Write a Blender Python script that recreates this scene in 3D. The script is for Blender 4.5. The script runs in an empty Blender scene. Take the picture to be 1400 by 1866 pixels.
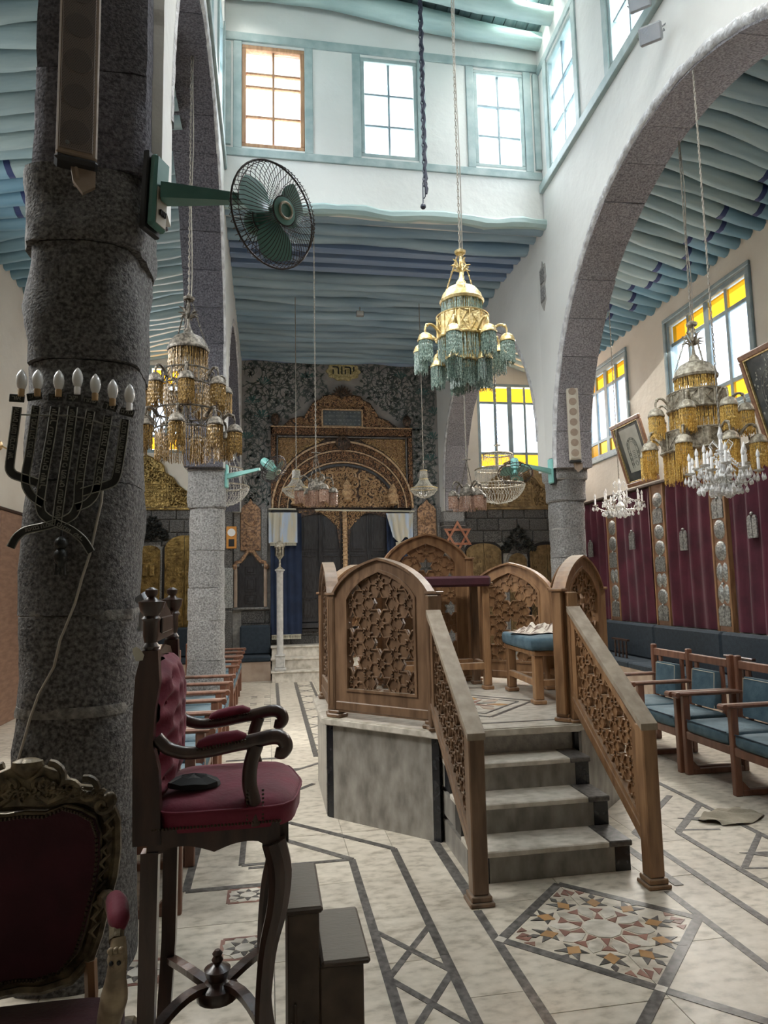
import bpy, math, random
from mathutils import Vector, Matrix, noise
from math import pi, sin, cos, tan, sqrt, atan2, radians, hypot
random.seed(7)
SC = bpy.context.scene
COL = SC.collection
# ------------------------------------------------------------------ camera
# world axes seen from the camera (x right, y up, z backward)
XC = Vector((0.98613904, -0.16469089, -0.02016701))
YC = Vector((0.00212331, -0.10900968, 0.99403842))
ZC = Vector((0.16590747, 0.98030291, 0.10714901))   # camera right / up / forward in world axes
EYE = Vector((0, 0, 1.6)); FPX = 1250.0
cam = bpy.data.cameras.new('camera'); camo = bpy.data.objects.new('camera', cam); COL.objects.link(camo)
camo.matrix_world = Matrix.Translation(EYE) @ Matrix((
    (XC.x, YC.x, -ZC.x, 0), (XC.y, YC.y, -ZC.y, 0), (XC.z, YC.z, -ZC.z, 0), (0, 0, 0, 1)))
cam.sensor_fit = 'VERTICAL'; cam.sensor_height = 36.0; cam.lens = 36.0 * FPX / 1866.0
cam.clip_start = 0.05; cam.clip_end = 200
SC.camera = camo
# ------------------------------------------------------------------ world, lights, exposure
SC.view_settings.view_transform = 'Standard'; SC.view_settings.look = 'None'
SC.view_settings.gamma = 1.0; SC.view_settings.use_curve_mapping = False
SC.view_settings.exposure = 1.08
w = bpy.data.worlds.new('sky'); SC.world = w; w.use_nodes = True
bg = w.node_tree.nodes['Background']; bg.inputs[0].default_value = (0.80, 0.90, 1.0, 1); bg.inputs[1].default_value = 2.2
def area_light(name, loc, target, sx, sy, power, col=(1, 1, 1), spread=180):
    l = bpy.data.lights.new(name, 'AREA'); l.shape = 'RECTANGLE'; l.size = sx; l.size_y = sy; l.energy = power; l.color = col; l.spread = radians(spread)
    o = bpy.data.objects.new(name, l); COL.objects.link(o); o.location = loc
    o.rotation_euler = (Vector(target) - Vector(loc)).to_track_quat('-Z', 'Y').to_euler(); return o
# daylight entering by the lantern windows (just outside the panes)
DAY = (1.0, 0.985, 0.94)
area_light('daylight_lantern_back', (1.5, 8.5, 8.3), (1.5, 5.0, 0.0), 3.9, 1.6, 270, DAY, 110)
area_light('daylight_lantern_right', (4.2, 5.4, 8.4), (1.2, 4.4, 0.0), 4.6, 1.4, 400, DAY, 95)
area_light('daylight_lantern_left', (-1.3, 5.4, 8.4), (2.2, 4.8, 0.0), 4.6, 1.4, 270, DAY, 95)
area_light('daylight_lantern_front', (1.5, 2.1, 8.3), (1.5, 6.0, 0.0), 3.6, 1.4, 170, DAY, 110)
# daylight by the aisle windows, and an added lamp on the left
area_light('daylight_aisle_right', (6.35, 8.0, 4.9), (3.4, 6.5, 0.0), 7.0, 1.6, 270, (1.0, 0.96, 0.88), 115)
area_light('fill_aisle_left', (-3.85, 7.0, 4.9), (-1.0, 7.5, 0.0), 8.0, 1.5, 170, DAY, 115)  # lamp added to light the left aisle, no window seen there
area_light('daylight_back_left', (-1.6, 13.6, 5.0), (-1.2, 9.0, 2.0), 1.4, 1.6, 90, DAY)
area_light('daylight_back_right', (4.8, 13.6, 4.9), (3.2, 9.0, 2.0), 1.6, 1.6, 150, (1.0, 0.97, 0.9))
# sun
sl = bpy.data.lights.new('sun', 'SUN'); sl.energy = 0.0; sl.angle = radians(0.6); sl.color = (1, 0.93, 0.8)
so = bpy.data.objects.new('sun', sl); COL.objects.link(so)
so.rotation_euler = Vector((0.62, -0.35, -0.70)).to_track_quat('-Z', 'Y').to_euler()

def ray(px, py):
    return XC_(px - 700, -(py - 933))
def XC_(a, b):
    return Vector((XC.x * a + YC.x * b + ZC.x * FPX, XC.y * a + YC.y * b + ZC.y * FPX, XC.z * a + YC.z * b + ZC.z * FPX))
def at(px, py, ax, v):
    """the point of the plane ax = v seen at that place of the photograph"""
    d = ray(px, py); i = 'xyz'.index(ax); return EYE + d * ((v - EYE[i]) / d[i])
# ------------------------------------------------------------------ materials
def mat(name, c1, c2=None, scale=4.0, detail=5.0, rough=0.6, metal=0.0, bump=0.0, bscale=None, stretch=(1, 1, 1),
        rnd=0.0, lo=0.35, hi=0.65, c3=None, spec=None, kind='noise', sheen=0.0, alpha=None, emit=None, coat=0.0, dist=0.01, dust=0.0):
    m = bpy.data.materials.new(name); m.use_nodes = True; nt = m.node_tree; N = nt.nodes; L = nt.links
    b = N['Principled BSDF']; b.inputs['Roughness'].default_value = rough; b.inputs['Metallic'].default_value = metal
    if spec is not None: b.inputs['Specular IOR Level'].default_value = spec
    if sheen: b.inputs['Sheen Weight'].default_value = sheen; b.inputs['Sheen Roughness'].default_value = 0.4
    if coat: b.inputs['Coat Weight'].default_value = coat; b.inputs['Coat Roughness'].default_value = 0.25
    tc = N.new('ShaderNodeTexCoord'); mp = N.new('ShaderNodeMapping'); mp.inputs['Scale'].default_value = stretch
    oi = N.new('ShaderNodeObjectInfo'); ad = N.new('ShaderNodeVectorMath'); ad.operation = 'ADD'
    ml = N.new('ShaderNodeMath'); ml.operation = 'MULTIPLY'; ml.inputs[1].default_value = 37.0
    L.new(oi.outputs['Random'], ml.inputs[0]); L.new(tc.outputs['Object'], ad.inputs[0]); L.new(ml.outputs[0], ad.inputs[1])
    L.new(ad.outputs[0], mp.inputs[0])
    def ntex(s, kd='noise', det=detail):
        if kd == 'noise':
            t = N.new('ShaderNodeTexNoise'); t.inputs['Scale'].default_value = s; t.inputs['Detail'].default_value = det
            o = t.outputs[0]
        elif kd == 'voronoi':
            t = N.new('ShaderNodeTexVoronoi'); t.inputs['Scale'].default_value = s; o = t.outputs[0]
        elif kd == 'wave':
            t = N.new('ShaderNodeTexWave'); t.inputs['Scale'].default_value = s; t.inputs['Distortion'].default_value = 6; t.inputs['Detail'].default_value = 3; o = t.outputs[0]
        elif kd == 'brick': pass
        L.new(mp.outputs[0], t.inputs['Vector']); return o
    col = None
    if c2 is not None:
        cr = N.new('ShaderNodeValToRGB'); cr.color_ramp.elements[0].position = lo; cr.color_ramp.elements[1].position = hi
        cr.color_ramp.elements[0].color = (*c1, 1); cr.color_ramp.elements[1].color = (*c2, 1)
        if c3 is not None:
            e = cr.color_ramp.elements.new((lo + hi) / 2); e.color = (*c3, 1)
        L.new(ntex(scale, kind), cr.inputs[0]); col = cr.outputs[0]
    else:
        rg = N.new('ShaderNodeRGB'); rg.outputs[0].default_value = (*c1, 1); col = rg.outputs[0]
    if rnd:
        hs = N.new('ShaderNodeHueSaturation'); mr = N.new('ShaderNodeMapRange'); mr.inputs[3].default_value = 1 - rnd; mr.inputs[4].default_value = 1 + rnd
        L.new(oi.outputs['Random'], mr.inputs[0]); L.new(mr.outputs[0], hs.inputs['Value']); L.new(col, hs.inputs['Color']); col = hs.outputs[0]
    if dust:   # dust lying on the faces that look up
        ge = N.new('ShaderNodeNewGeometry'); sx = N.new('ShaderNodeSeparateXYZ'); L.new(ge.outputs['Normal'], sx.inputs[0])
        m2 = N.new('ShaderNodeMapRange'); m2.inputs[1].default_value = 0.6; m2.inputs[2].default_value = 1.0; m2.inputs[4].default_value = dust
        L.new(sx.outputs[2], m2.inputs[0]); mx = N.new('ShaderNodeMixRGB'); mx.inputs[2].default_value = (0.42, 0.38, 0.32, 1)
        L.new(m2.outputs[0], mx.inputs[0]); L.new(col, mx.inputs[1]); col = mx.outputs[0]
    L.new(col, b.inputs['Base Color'])
    if bump:
        bp = N.new('ShaderNodeBump'); bp.inputs['Strength'].default_value = min(1, bump); bp.inputs['Distance'].default_value = dist
        L.new(ntex(bscale or scale * 3, 'noise', 6), bp.inputs['Height']); L.new(bp.outputs[0], b.inputs['Normal'])
    if alpha is not None or emit is not None:
        if emit is not None:
            b.inputs['Emission Color'].default_value = (*emit[0], 1); b.inputs['Emission Strength'].default_value = emit[1]
    if alpha is not None:
        tr = N.new('ShaderNodeBsdfTransparent'); tr.inputs[0].default_value = (*alpha[0], 1); mx = N.new('ShaderNodeMixShader')
        mx.inputs[0].default_value = alpha[1]; L.new(b.outputs[0], mx.inputs[1]); L.new(tr.outputs[0], mx.inputs[2])
        L.new(mx.outputs[0], N['Material Output'].inputs[0])
    return m
M = {}
M['plaster'] = mat('plaster', (0.66, 0.655, 0.62), (0.74, 0.735, 0.70), 1.2, rough=0.9, bump=0.35, bscale=9, lo=0.3, hi=0.7, dist=0.02)
M['plaster_warm'] = mat('plaster_warm', (0.60, 0.55, 0.47), (0.70, 0.66, 0.58), 1.0, rough=0.92, bump=0.3, bscale=10, dist=0.02)
M['plaster_edge'] = mat('plaster_edge', (0.45, 0.44, 0.44), (0.72, 0.72, 0.72), 12, rough=0.95, bump=0.8, bscale=30, dist=0.03)
M['basalt'] = mat('basalt', (0.035, 0.033, 0.032), (0.20, 0.195, 0.185), 62, detail=8, rough=0.85, bump=1.0, bscale=95, rnd=0.12, lo=0.36, hi=0.72, dist=0.012)
M['basalt_light'] = mat('basalt_light', (0.11, 0.108, 0.105), (0.38, 0.375, 0.365), 55, detail=8, rough=0.9, bump=1.0, bscale=85, rnd=0.1, lo=0.3, hi=0.72, dist=0.012)
M['basalt_violet'] = mat('basalt_violet', (0.17, 0.16, 0.17), (0.41, 0.39, 0.405), 60, detail=8, rough=0.88, bump=1.0, bscale=90, rnd=0.10, dist=0.010)
M['basalt_upper'] = mat('basalt_upper', (0.045, 0.043, 0.052), (0.15, 0.145, 0.165), 60, detail=8, rough=0.88, bump=1.0, bscale=90, rnd=0.10, dist=0.010)
M['mortar'] = mat('mortar', (0.30, 0.29, 0.27), (0.42, 0.40, 0.37), 20, rough=0.95, bump=0.5, bscale=60)
M['mortar_dark'] = mat('mortar_dark', (0.10, 0.095, 0.085), (0.26, 0.25, 0.225), 30, rough=0.95, bump=0.8, bscale=70)
M['blue_paint'] = mat('blue_paint', (0.21, 0.32, 0.41), (0.34, 0.455, 0.53), 3, rough=0.55, bump=0.4, bscale=14, stretch=(0.3, 2, 2), rnd=0.2, dist=0.015)
M['blue_deep'] = mat('blue_deep', (0.19, 0.27, 0.42), (0.26, 0.34, 0.47), 3, rough=0.55, bump=0.3, bscale=14, stretch=(0.3, 2, 2), dist=0.01)
M['turquoise'] = mat('turquoise', (0.29, 0.395, 0.39), (0.42, 0.53, 0.50), 3, rough=0.5, bump=0.4, bscale=14, stretch=(0.3, 2, 2), rnd=0.08, dist=0.015)
M['turq_board'] = mat('turq_board', (0.13, 0.20, 0.21), (0.22, 0.30, 0.30), 3, rough=0.7, bump=0.4, bscale=14, rnd=0.15, stretch=(4, 0.6, 1))
M['aisle_paint'] = mat('aisle_paint', (0.22, 0.315, 0.335), (0.32, 0.41, 0.41), 3, rough=0.6, bump=0.4, bscale=14, stretch=(0.3, 2, 2), rnd=0.12, dist=0.015)
M['aisle_end'] = mat('aisle_end', (0.12, 0.25, 0.34), (0.19, 0.33, 0.41), 3, rough=0.55, bump=0.3, bscale=14, stretch=(0.3, 2, 2), dist=0.01)
M['navy_band'] = mat('navy_band', (0.02, 0.035, 0.12), rough=0.6)
M['frame_paint'] = mat('frame_paint', (0.27, 0.355, 0.35), (0.40, 0.475, 0.46), 6, rough=0.6, bump=0.3, bscale=30, dist=0.005)
M['frame_grey'] = mat('frame_grey', (0.20, 0.27, 0.30), (0.30, 0.37, 0.39), 6, rough=0.6, bump=0.3, bscale=30, dist=0.005)
M['raw_wood'] = mat('raw_wood', (0.33, 0.17, 0.09), (0.48, 0.28, 0.15), 8, rough=0.7, stretch=(4, 4, 0.6))
M['glass'] = mat('glass', (0.8, 0.85, 0.9), rough=0.15, alpha=((0.93, 0.96, 1.0), 0.88))
M['glass_dusty'] = mat('glass_dusty', (0.75, 0.78, 0.82), (0.9, 0.9, 0.9), 5, rough=0.5, alpha=((0.9, 0.94, 1.0), 0.72))
M['glass_yellow'] = mat('glass_yellow', (0.9, 0.62, 0.1), rough=0.3, alpha=((0.90, 0.58, 0.13), 0.9))
M['marble'] = mat('marble', (0.37, 0.325, 0.255), (0.66, 0.60, 0.505), 13, detail=14, rough=0.36, bump=0.06, bscale=60, rnd=0.10, lo=0.30, hi=0.66, stretch=(1, 1.7, 1), c3=(0.57, 0.515, 0.425))
M['marble_grey'] = mat('marble_grey', (0.15, 0.137, 0.118), (0.33, 0.31, 0.275), 9, detail=13, rough=0.3, rnd=0.08, lo=0.3, hi=0.7, stretch=(1.5, 1.5, 0.7))
M['marble_white'] = mat('marble_white', (0.40, 0.365, 0.30), (0.66, 0.615, 0.54), 9, detail=13, rough=0.3, rnd=0.08, lo=0.32, hi=0.6, stretch=(1.3, 2, 1))
M['marble_black'] = mat('marble_black', (0.008, 0.009, 0.012), (0.05, 0.05, 0.055), 22, rough=0.22, lo=0.55, hi=0.8)
M['marble_beige'] = mat('marble_beige', (0.33, 0.24, 0.18), (0.47, 0.37, 0.29), 4, detail=8, rough=0.4, rnd=0.12)
M['inlay_grey'] = mat('inlay_grey', (0.055, 0.050, 0.046), (0.17, 0.16, 0.148), 32, rough=0.35, rnd=0.15)
M['inlay_red'] = mat('inlay_red', (0.22, 0.10, 0.075), (0.30, 0.16, 0.12), 12, rough=0.4, rnd=0.2)
M['inlay_orange'] = mat('inlay_orange', (0.36, 0.19, 0.07), (0.48, 0.28, 0.12), 12, rough=0.4, rnd=0.2)
M['grout'] = mat('grout', (0.20, 0.19, 0.16), (0.27, 0.25, 0.21), 18, rough=0.9)
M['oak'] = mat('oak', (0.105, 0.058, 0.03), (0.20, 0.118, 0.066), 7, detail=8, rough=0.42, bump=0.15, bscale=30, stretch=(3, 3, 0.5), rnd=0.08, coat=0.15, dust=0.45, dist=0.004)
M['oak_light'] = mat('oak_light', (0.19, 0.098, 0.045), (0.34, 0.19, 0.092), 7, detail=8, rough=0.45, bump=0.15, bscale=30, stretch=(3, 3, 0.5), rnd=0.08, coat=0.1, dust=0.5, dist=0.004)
M['dusty_rail'] = mat('dusty_rail', (0.25, 0.20, 0.15), (0.35, 0.29, 0.22), 9, rough=0.6, stretch=(2, 2, 1))
M['chair_wood'] = mat('chair_wood', (0.12, 0.045, 0.025), (0.20, 0.085, 0.05), 7, detail=7, rough=0.4, stretch=(3, 3, 0.6), rnd=0.08, coat=0.2, dust=0.35)
M['dark_wood'] = mat('dark_wood', (0.022, 0.010, 0.007), (0.055, 0.026, 0.018), 8, detail=7, rough=0.3, stretch=(3, 3, 0.6), coat=0.35, bump=0.1, bscale=30)
M['dark_oak'] = mat('dark_oak', (0.035, 0.022, 0.014), (0.085, 0.058, 0.04), 9, detail=9, rough=0.6, stretch=(1, 9, 1), bump=0.8, bscale=20, dust=0.55, dist=0.004)
M['black_wood'] = mat('black_wood', (0.014, 0.014, 0.016), (0.04, 0.04, 0.045), 10, rough=0.35, stretch=(4, 4, 0.8), bump=0.4, bscale=30, coat=0.2, dist=0.006)
M['carved'] = mat('carved', (0.022, 0.013, 0.009), (0.13, 0.075, 0.045), 34, detail=2, rough=0.45, bump=1.0, bscale=30, lo=0.42, hi=0.62, dist=0.02)
M['carved_gilt'] = mat('carved_gilt', (0.30, 0.17, 0.09), (0.60, 0.42, 0.24), 30, rough=0.38, metal=0.0, lo=0.35, hi=0.6)
M['gilt_panel'] = mat('gilt_panel', (0.16, 0.09, 0.035), (0.55, 0.37, 0.16), 34, rough=0.45, metal=0.0, bump=1.0, bscale=34, lo=0.42, hi=0.56, dist=0.02)
M['carved_orange'] = mat('carved_orange', (0.20, 0.115, 0.075), (0.52, 0.31, 0.17), 24, rough=0.5, bump=0.8, bscale=30, lo=0.42, hi=0.58)
M['wallpaper'] = mat('wallpaper', (0.25, 0.24, 0.235), (0.32, 0.305, 0.29), 6, rough=0.9, rnd=0.0)
M['vine'] = mat('vine', (0.085, 0.105, 0.105), (0.13, 0.155, 0.145), 14, rough=0.9)
M['vine_green'] = mat('vine_green', (0.05, 0.13, 0.13), (0.08, 0.18, 0.17), 14, rough=0.9)
M['brass'] = mat('brass', (0.34, 0.22, 0.08), (0.62, 0.45, 0.20), 18, rough=0.36, metal=0.85, bump=0.8, bscale=34, lo=0.35, hi=0.65, dist=0.01)
M['brass_bright'] = mat('brass_bright', (0.55, 0.42, 0.18), (0.85, 0.70, 0.38), 26, rough=0.4, metal=0.7, bump=0.7, bscale=60, lo=0.4, hi=0.6, dist=0.006)
M['brass_dusty'] = mat('brass_dusty', (0.23, 0.20, 0.15), (0.50, 0.455, 0.36), 30, rough=0.55, metal=0.45, bump=0.8, bscale=70, lo=0.4, hi=0.6, dist=0.006)
M['gold_relief'] = mat('gold_relief', (0.10, 0.065, 0.022), (0.38, 0.265, 0.095), 9, rough=0.33, metal=0.85, bump=0.9, bscale=26, lo=0.3, hi=0.7, dist=0.02)
M['gold_relief_dull'] = mat('gold_relief_dull', (0.13, 0.085, 0.04), (0.33, 0.23, 0.11), 9, rough=0.45, metal=0.6, bump=0.9, bscale=26, lo=0.3, hi=0.7, dist=0.02)
M['copper'] = mat('copper', (0.32, 0.13, 0.08), (0.50, 0.24, 0.15), 12, rough=0.4, metal=0.6)
M['silver'] = mat('silver', (0.17, 0.175, 0.17), (0.40, 0.41, 0.39), 40, rough=0.42, metal=0.6, bump=0.8, bscale=60, lo=0.4, hi=0.6, dist=0.008)
M['black_iron'] = mat('black_iron', (0.012, 0.013, 0.012), (0.035, 0.037, 0.034), 20, rough=0.45, metal=0.4, bump=0.2, bscale=50)
M['iron_edge'] = mat('iron_edge', (0.17, 0.17, 0.145), (0.27, 0.265, 0.23), 20, rough=0.5, metal=0.4)
M['chain'] = mat('chain', (0.22, 0.20, 0.17), (0.32, 0.29, 0.24), 20, rough=0.6, metal=0.3)
M['dark_chain'] = mat('dark_chain', (0.02, 0.022, 0.04), rough=0.5, metal=0.3)
M['amber_sunlit'] = mat('amber_sunlit', (0.42, 0.24, 0.055), (0.95, 0.66, 0.20), 90, rough=0.25, metal=0.15, lo=0.35, hi=0.65)  # sunlight on the right arch chandelier is put into this brighter bead colour
M['amber_dark'] = mat('amber_dark', (0.11, 0.065, 0.022), (0.45, 0.29, 0.10), 90, rough=0.3, metal=0.15, lo=0.4, hi=0.65)
M['green_bead'] = mat('green_bead', (0.10, 0.17, 0.15), (0.50, 0.62, 0.54), 90, rough=0.3, lo=0.4, hi=0.7)
M['red_bead'] = mat('red_bead', (0.17, 0.07, 0.045), (0.46, 0.33, 0.25), 90, rough=0.35, lo=0.35, hi=0.65)
M['crystal'] = mat('crystal', (0.70, 0.70, 0.68), (0.98, 0.98, 0.98), 60, rough=0.10, spec=1.0, alpha=((1, 1, 1), 0.10))
M['bronze'] = mat('bronze', (0.06, 0.052, 0.04), (0.20, 0.175, 0.14), 40, rough=0.5, metal=0.4, bump=0.8, bscale=80, lo=0.4, hi=0.6, dist=0.005)
M['crystal_dull'] = mat('crystal_dull', (0.42, 0.40, 0.35), (0.75, 0.73, 0.66), 60, rough=0.2, spec=0.8, alpha=((1, 1, 1), 0.25))
M['bulb'] = mat('bulb', (0.60, 0.60, 0.57), (0.70, 0.70, 0.68), 6, rough=0.12, coat=0.6)
M['bulb_base'] = mat('bulb_base', (0.40, 0.26, 0.12), rough=0.6)
M['candle'] = mat('candle', (0.85, 0.85, 0.84), rough=0.4)
M['fan_green'] = mat('fan_green', (0.045, 0.15, 0.125), (0.065, 0.185, 0.155), 8, rough=0.4, coat=0.2)
M['fan_mint'] = mat('fan_mint', (0.20, 0.48, 0.44), rough=0.4, coat=0.2)
M['fan_blade'] = mat('fan_blade', (0.12, 0.27, 0.235), (0.16, 0.33, 0.28), 5, rough=0.35)
M['fan_glassy'] = mat('fan_glassy', (0.35, 0.48, 0.44), rough=0.3, alpha=((0.9, 1, 0.95), 0.35))
M['wire'] = mat('wire', (0.05, 0.04, 0.04), rough=0.4, metal=0.6)
M['label_tan'] = mat('label_tan', (0.42, 0.38, 0.31), rough=0.6)
M['speaker_beige'] = mat('speaker_beige', (0.24, 0.18, 0.13), (0.28, 0.21, 0.155), 30, rough=0.6)
M['speaker_light'] = mat('speaker_light', (0.45, 0.40, 0.32), rough=0.6)
M['grille'] = mat('grille', (0.15, 0.115, 0.092), rough=0.7)
M['driver_dark'] = mat('driver_dark', (0.105, 0.082, 0.068), rough=0.7)
M['black'] = mat('black', (0.012, 0.012, 0.013), rough=0.6)
M['dark_hole'] = mat('dark_hole', (0.02, 0.018, 0.018), rough=0.9)
M['red_velvet'] = mat('red_velvet', (0.115, 0.005, 0.020), (0.175, 0.010, 0.033), 9, rough=0.75, sheen=0.15, bump=0.2, bscale=60)
M['dark_velvet'] = mat('dark_velvet', (0.035, 0.005, 0.010), (0.055, 0.008, 0.016), 9, rough=0.85, sheen=0.12, bump=0.2, bscale=60)
M['curtain'] = mat('curtain', (0.050, 0.006, 0.016), (0.095, 0.012, 0.030), 3, rough=0.85, sheen=0.08, bump=0.2, bscale=40, rnd=0.08)
M['navy_cloth'] = mat('navy_cloth', (0.015, 0.024, 0.034), (0.022, 0.034, 0.047), 20, rough=0.9, bump=0.3, bscale=80, rnd=0.08)
M['ark_blue'] = mat('ark_blue', (0.004, 0.012, 0.038), (0.008, 0.021, 0.058), 5, rough=0.85, sheen=0.2)
M['seat_blue'] = mat('seat_blue', (0.06, 0.112, 0.145), (0.095, 0.158, 0.195), 12, rough=0.9, bump=0.3, bscale=60, rnd=0.1, dust=0.12)
M['valance'] = mat('valance', (0.50, 0.47, 0.38), (0.42, 0.50, 0.62), 3, rough=0.85, stretch=(5, 5, 0.8), lo=0.45, hi=0.6)
M['fringe_white'] = mat('fringe_white', (0.55, 0.52, 0.42), rough=0.9)
M['piping'] = mat('piping', (0.012, 0.03, 0.05), rough=0.8)
M['shawl'] = mat('shawl', (0.14, 0.09, 0.07), (0.60, 0.54, 0.46), 9, rough=0.9, stretch=(1, 5, 1), lo=0.4, hi=0.55)
M['rag'] = mat('rag', (0.27, 0.235, 0.18), (0.35, 0.31, 0.24), 9, rough=0.95, bump=0.4, bscale=50)
M['black_cloth'] = mat('black_cloth', (0.006, 0.008, 0.008), rough=0.8, sheen=0.2)
M['paper'] = mat('paper', (0.58, 0.56, 0.47), rough=0.8)
M['cable'] = mat('cable', (0.34, 0.31, 0.26), rough=0.6)
M['brown_panel'] = mat('brown_panel', (0.20, 0.11, 0.07), (0.29, 0.17, 0.11), 5, rough=0.6, stretch=(1, 1, 4))
M['pic_dark'] = mat('pic_dark', (0.04, 0.05, 0.055), (0.11, 0.12, 0.12), 6, rough=0.3)
M['pic_paper'] = mat('pic_paper', (0.38, 0.40, 0.36), (0.47, 0.49, 0.44), 6, rough=0.3)
M['pic_line'] = mat('pic_line', (0.10, 0.11, 0.10), rough=0.5)
M['pic_light'] = mat('pic_light', (0.38, 0.39, 0.36), rough=0.5)
M['pic_wood'] = mat('pic_wood', (0.19, 0.09, 0.05), (0.30, 0.16, 0.09), 8, rough=0.4, stretch=(3, 3, 3))
M['clock_orange'] = mat('clock_orange', (0.55, 0.24, 0.05), rough=0.4)
M['white_paint'] = mat('white_paint', (0.7, 0.7, 0.68), rough=0.5)
M['grey_metal'] = mat('grey_metal', (0.30, 0.31, 0.32), rough=0.45, metal=0.4)
M['rococo'] = mat('rococo', (0.045, 0.035, 0.02), (0.24, 0.19, 0.11), 22, rough=0.45, metal=0.25, bump=0.8, bscale=40, lo=0.35, hi=0.7, dist=0.006)
M['gilt_skull'] = mat('gilt_skull', (0.20, 0.155, 0.10), (0.42, 0.34, 0.23), 18, rough=0.4, metal=0.3)
M['stud'] = mat('stud', (0.06, 0.045, 0.03), rough=0.35, metal=0.7)
M['column_white'] = mat('column_white', (0.42, 0.41, 0.39), (0.55, 0.54, 0.51), 20, rough=0.5)

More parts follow.
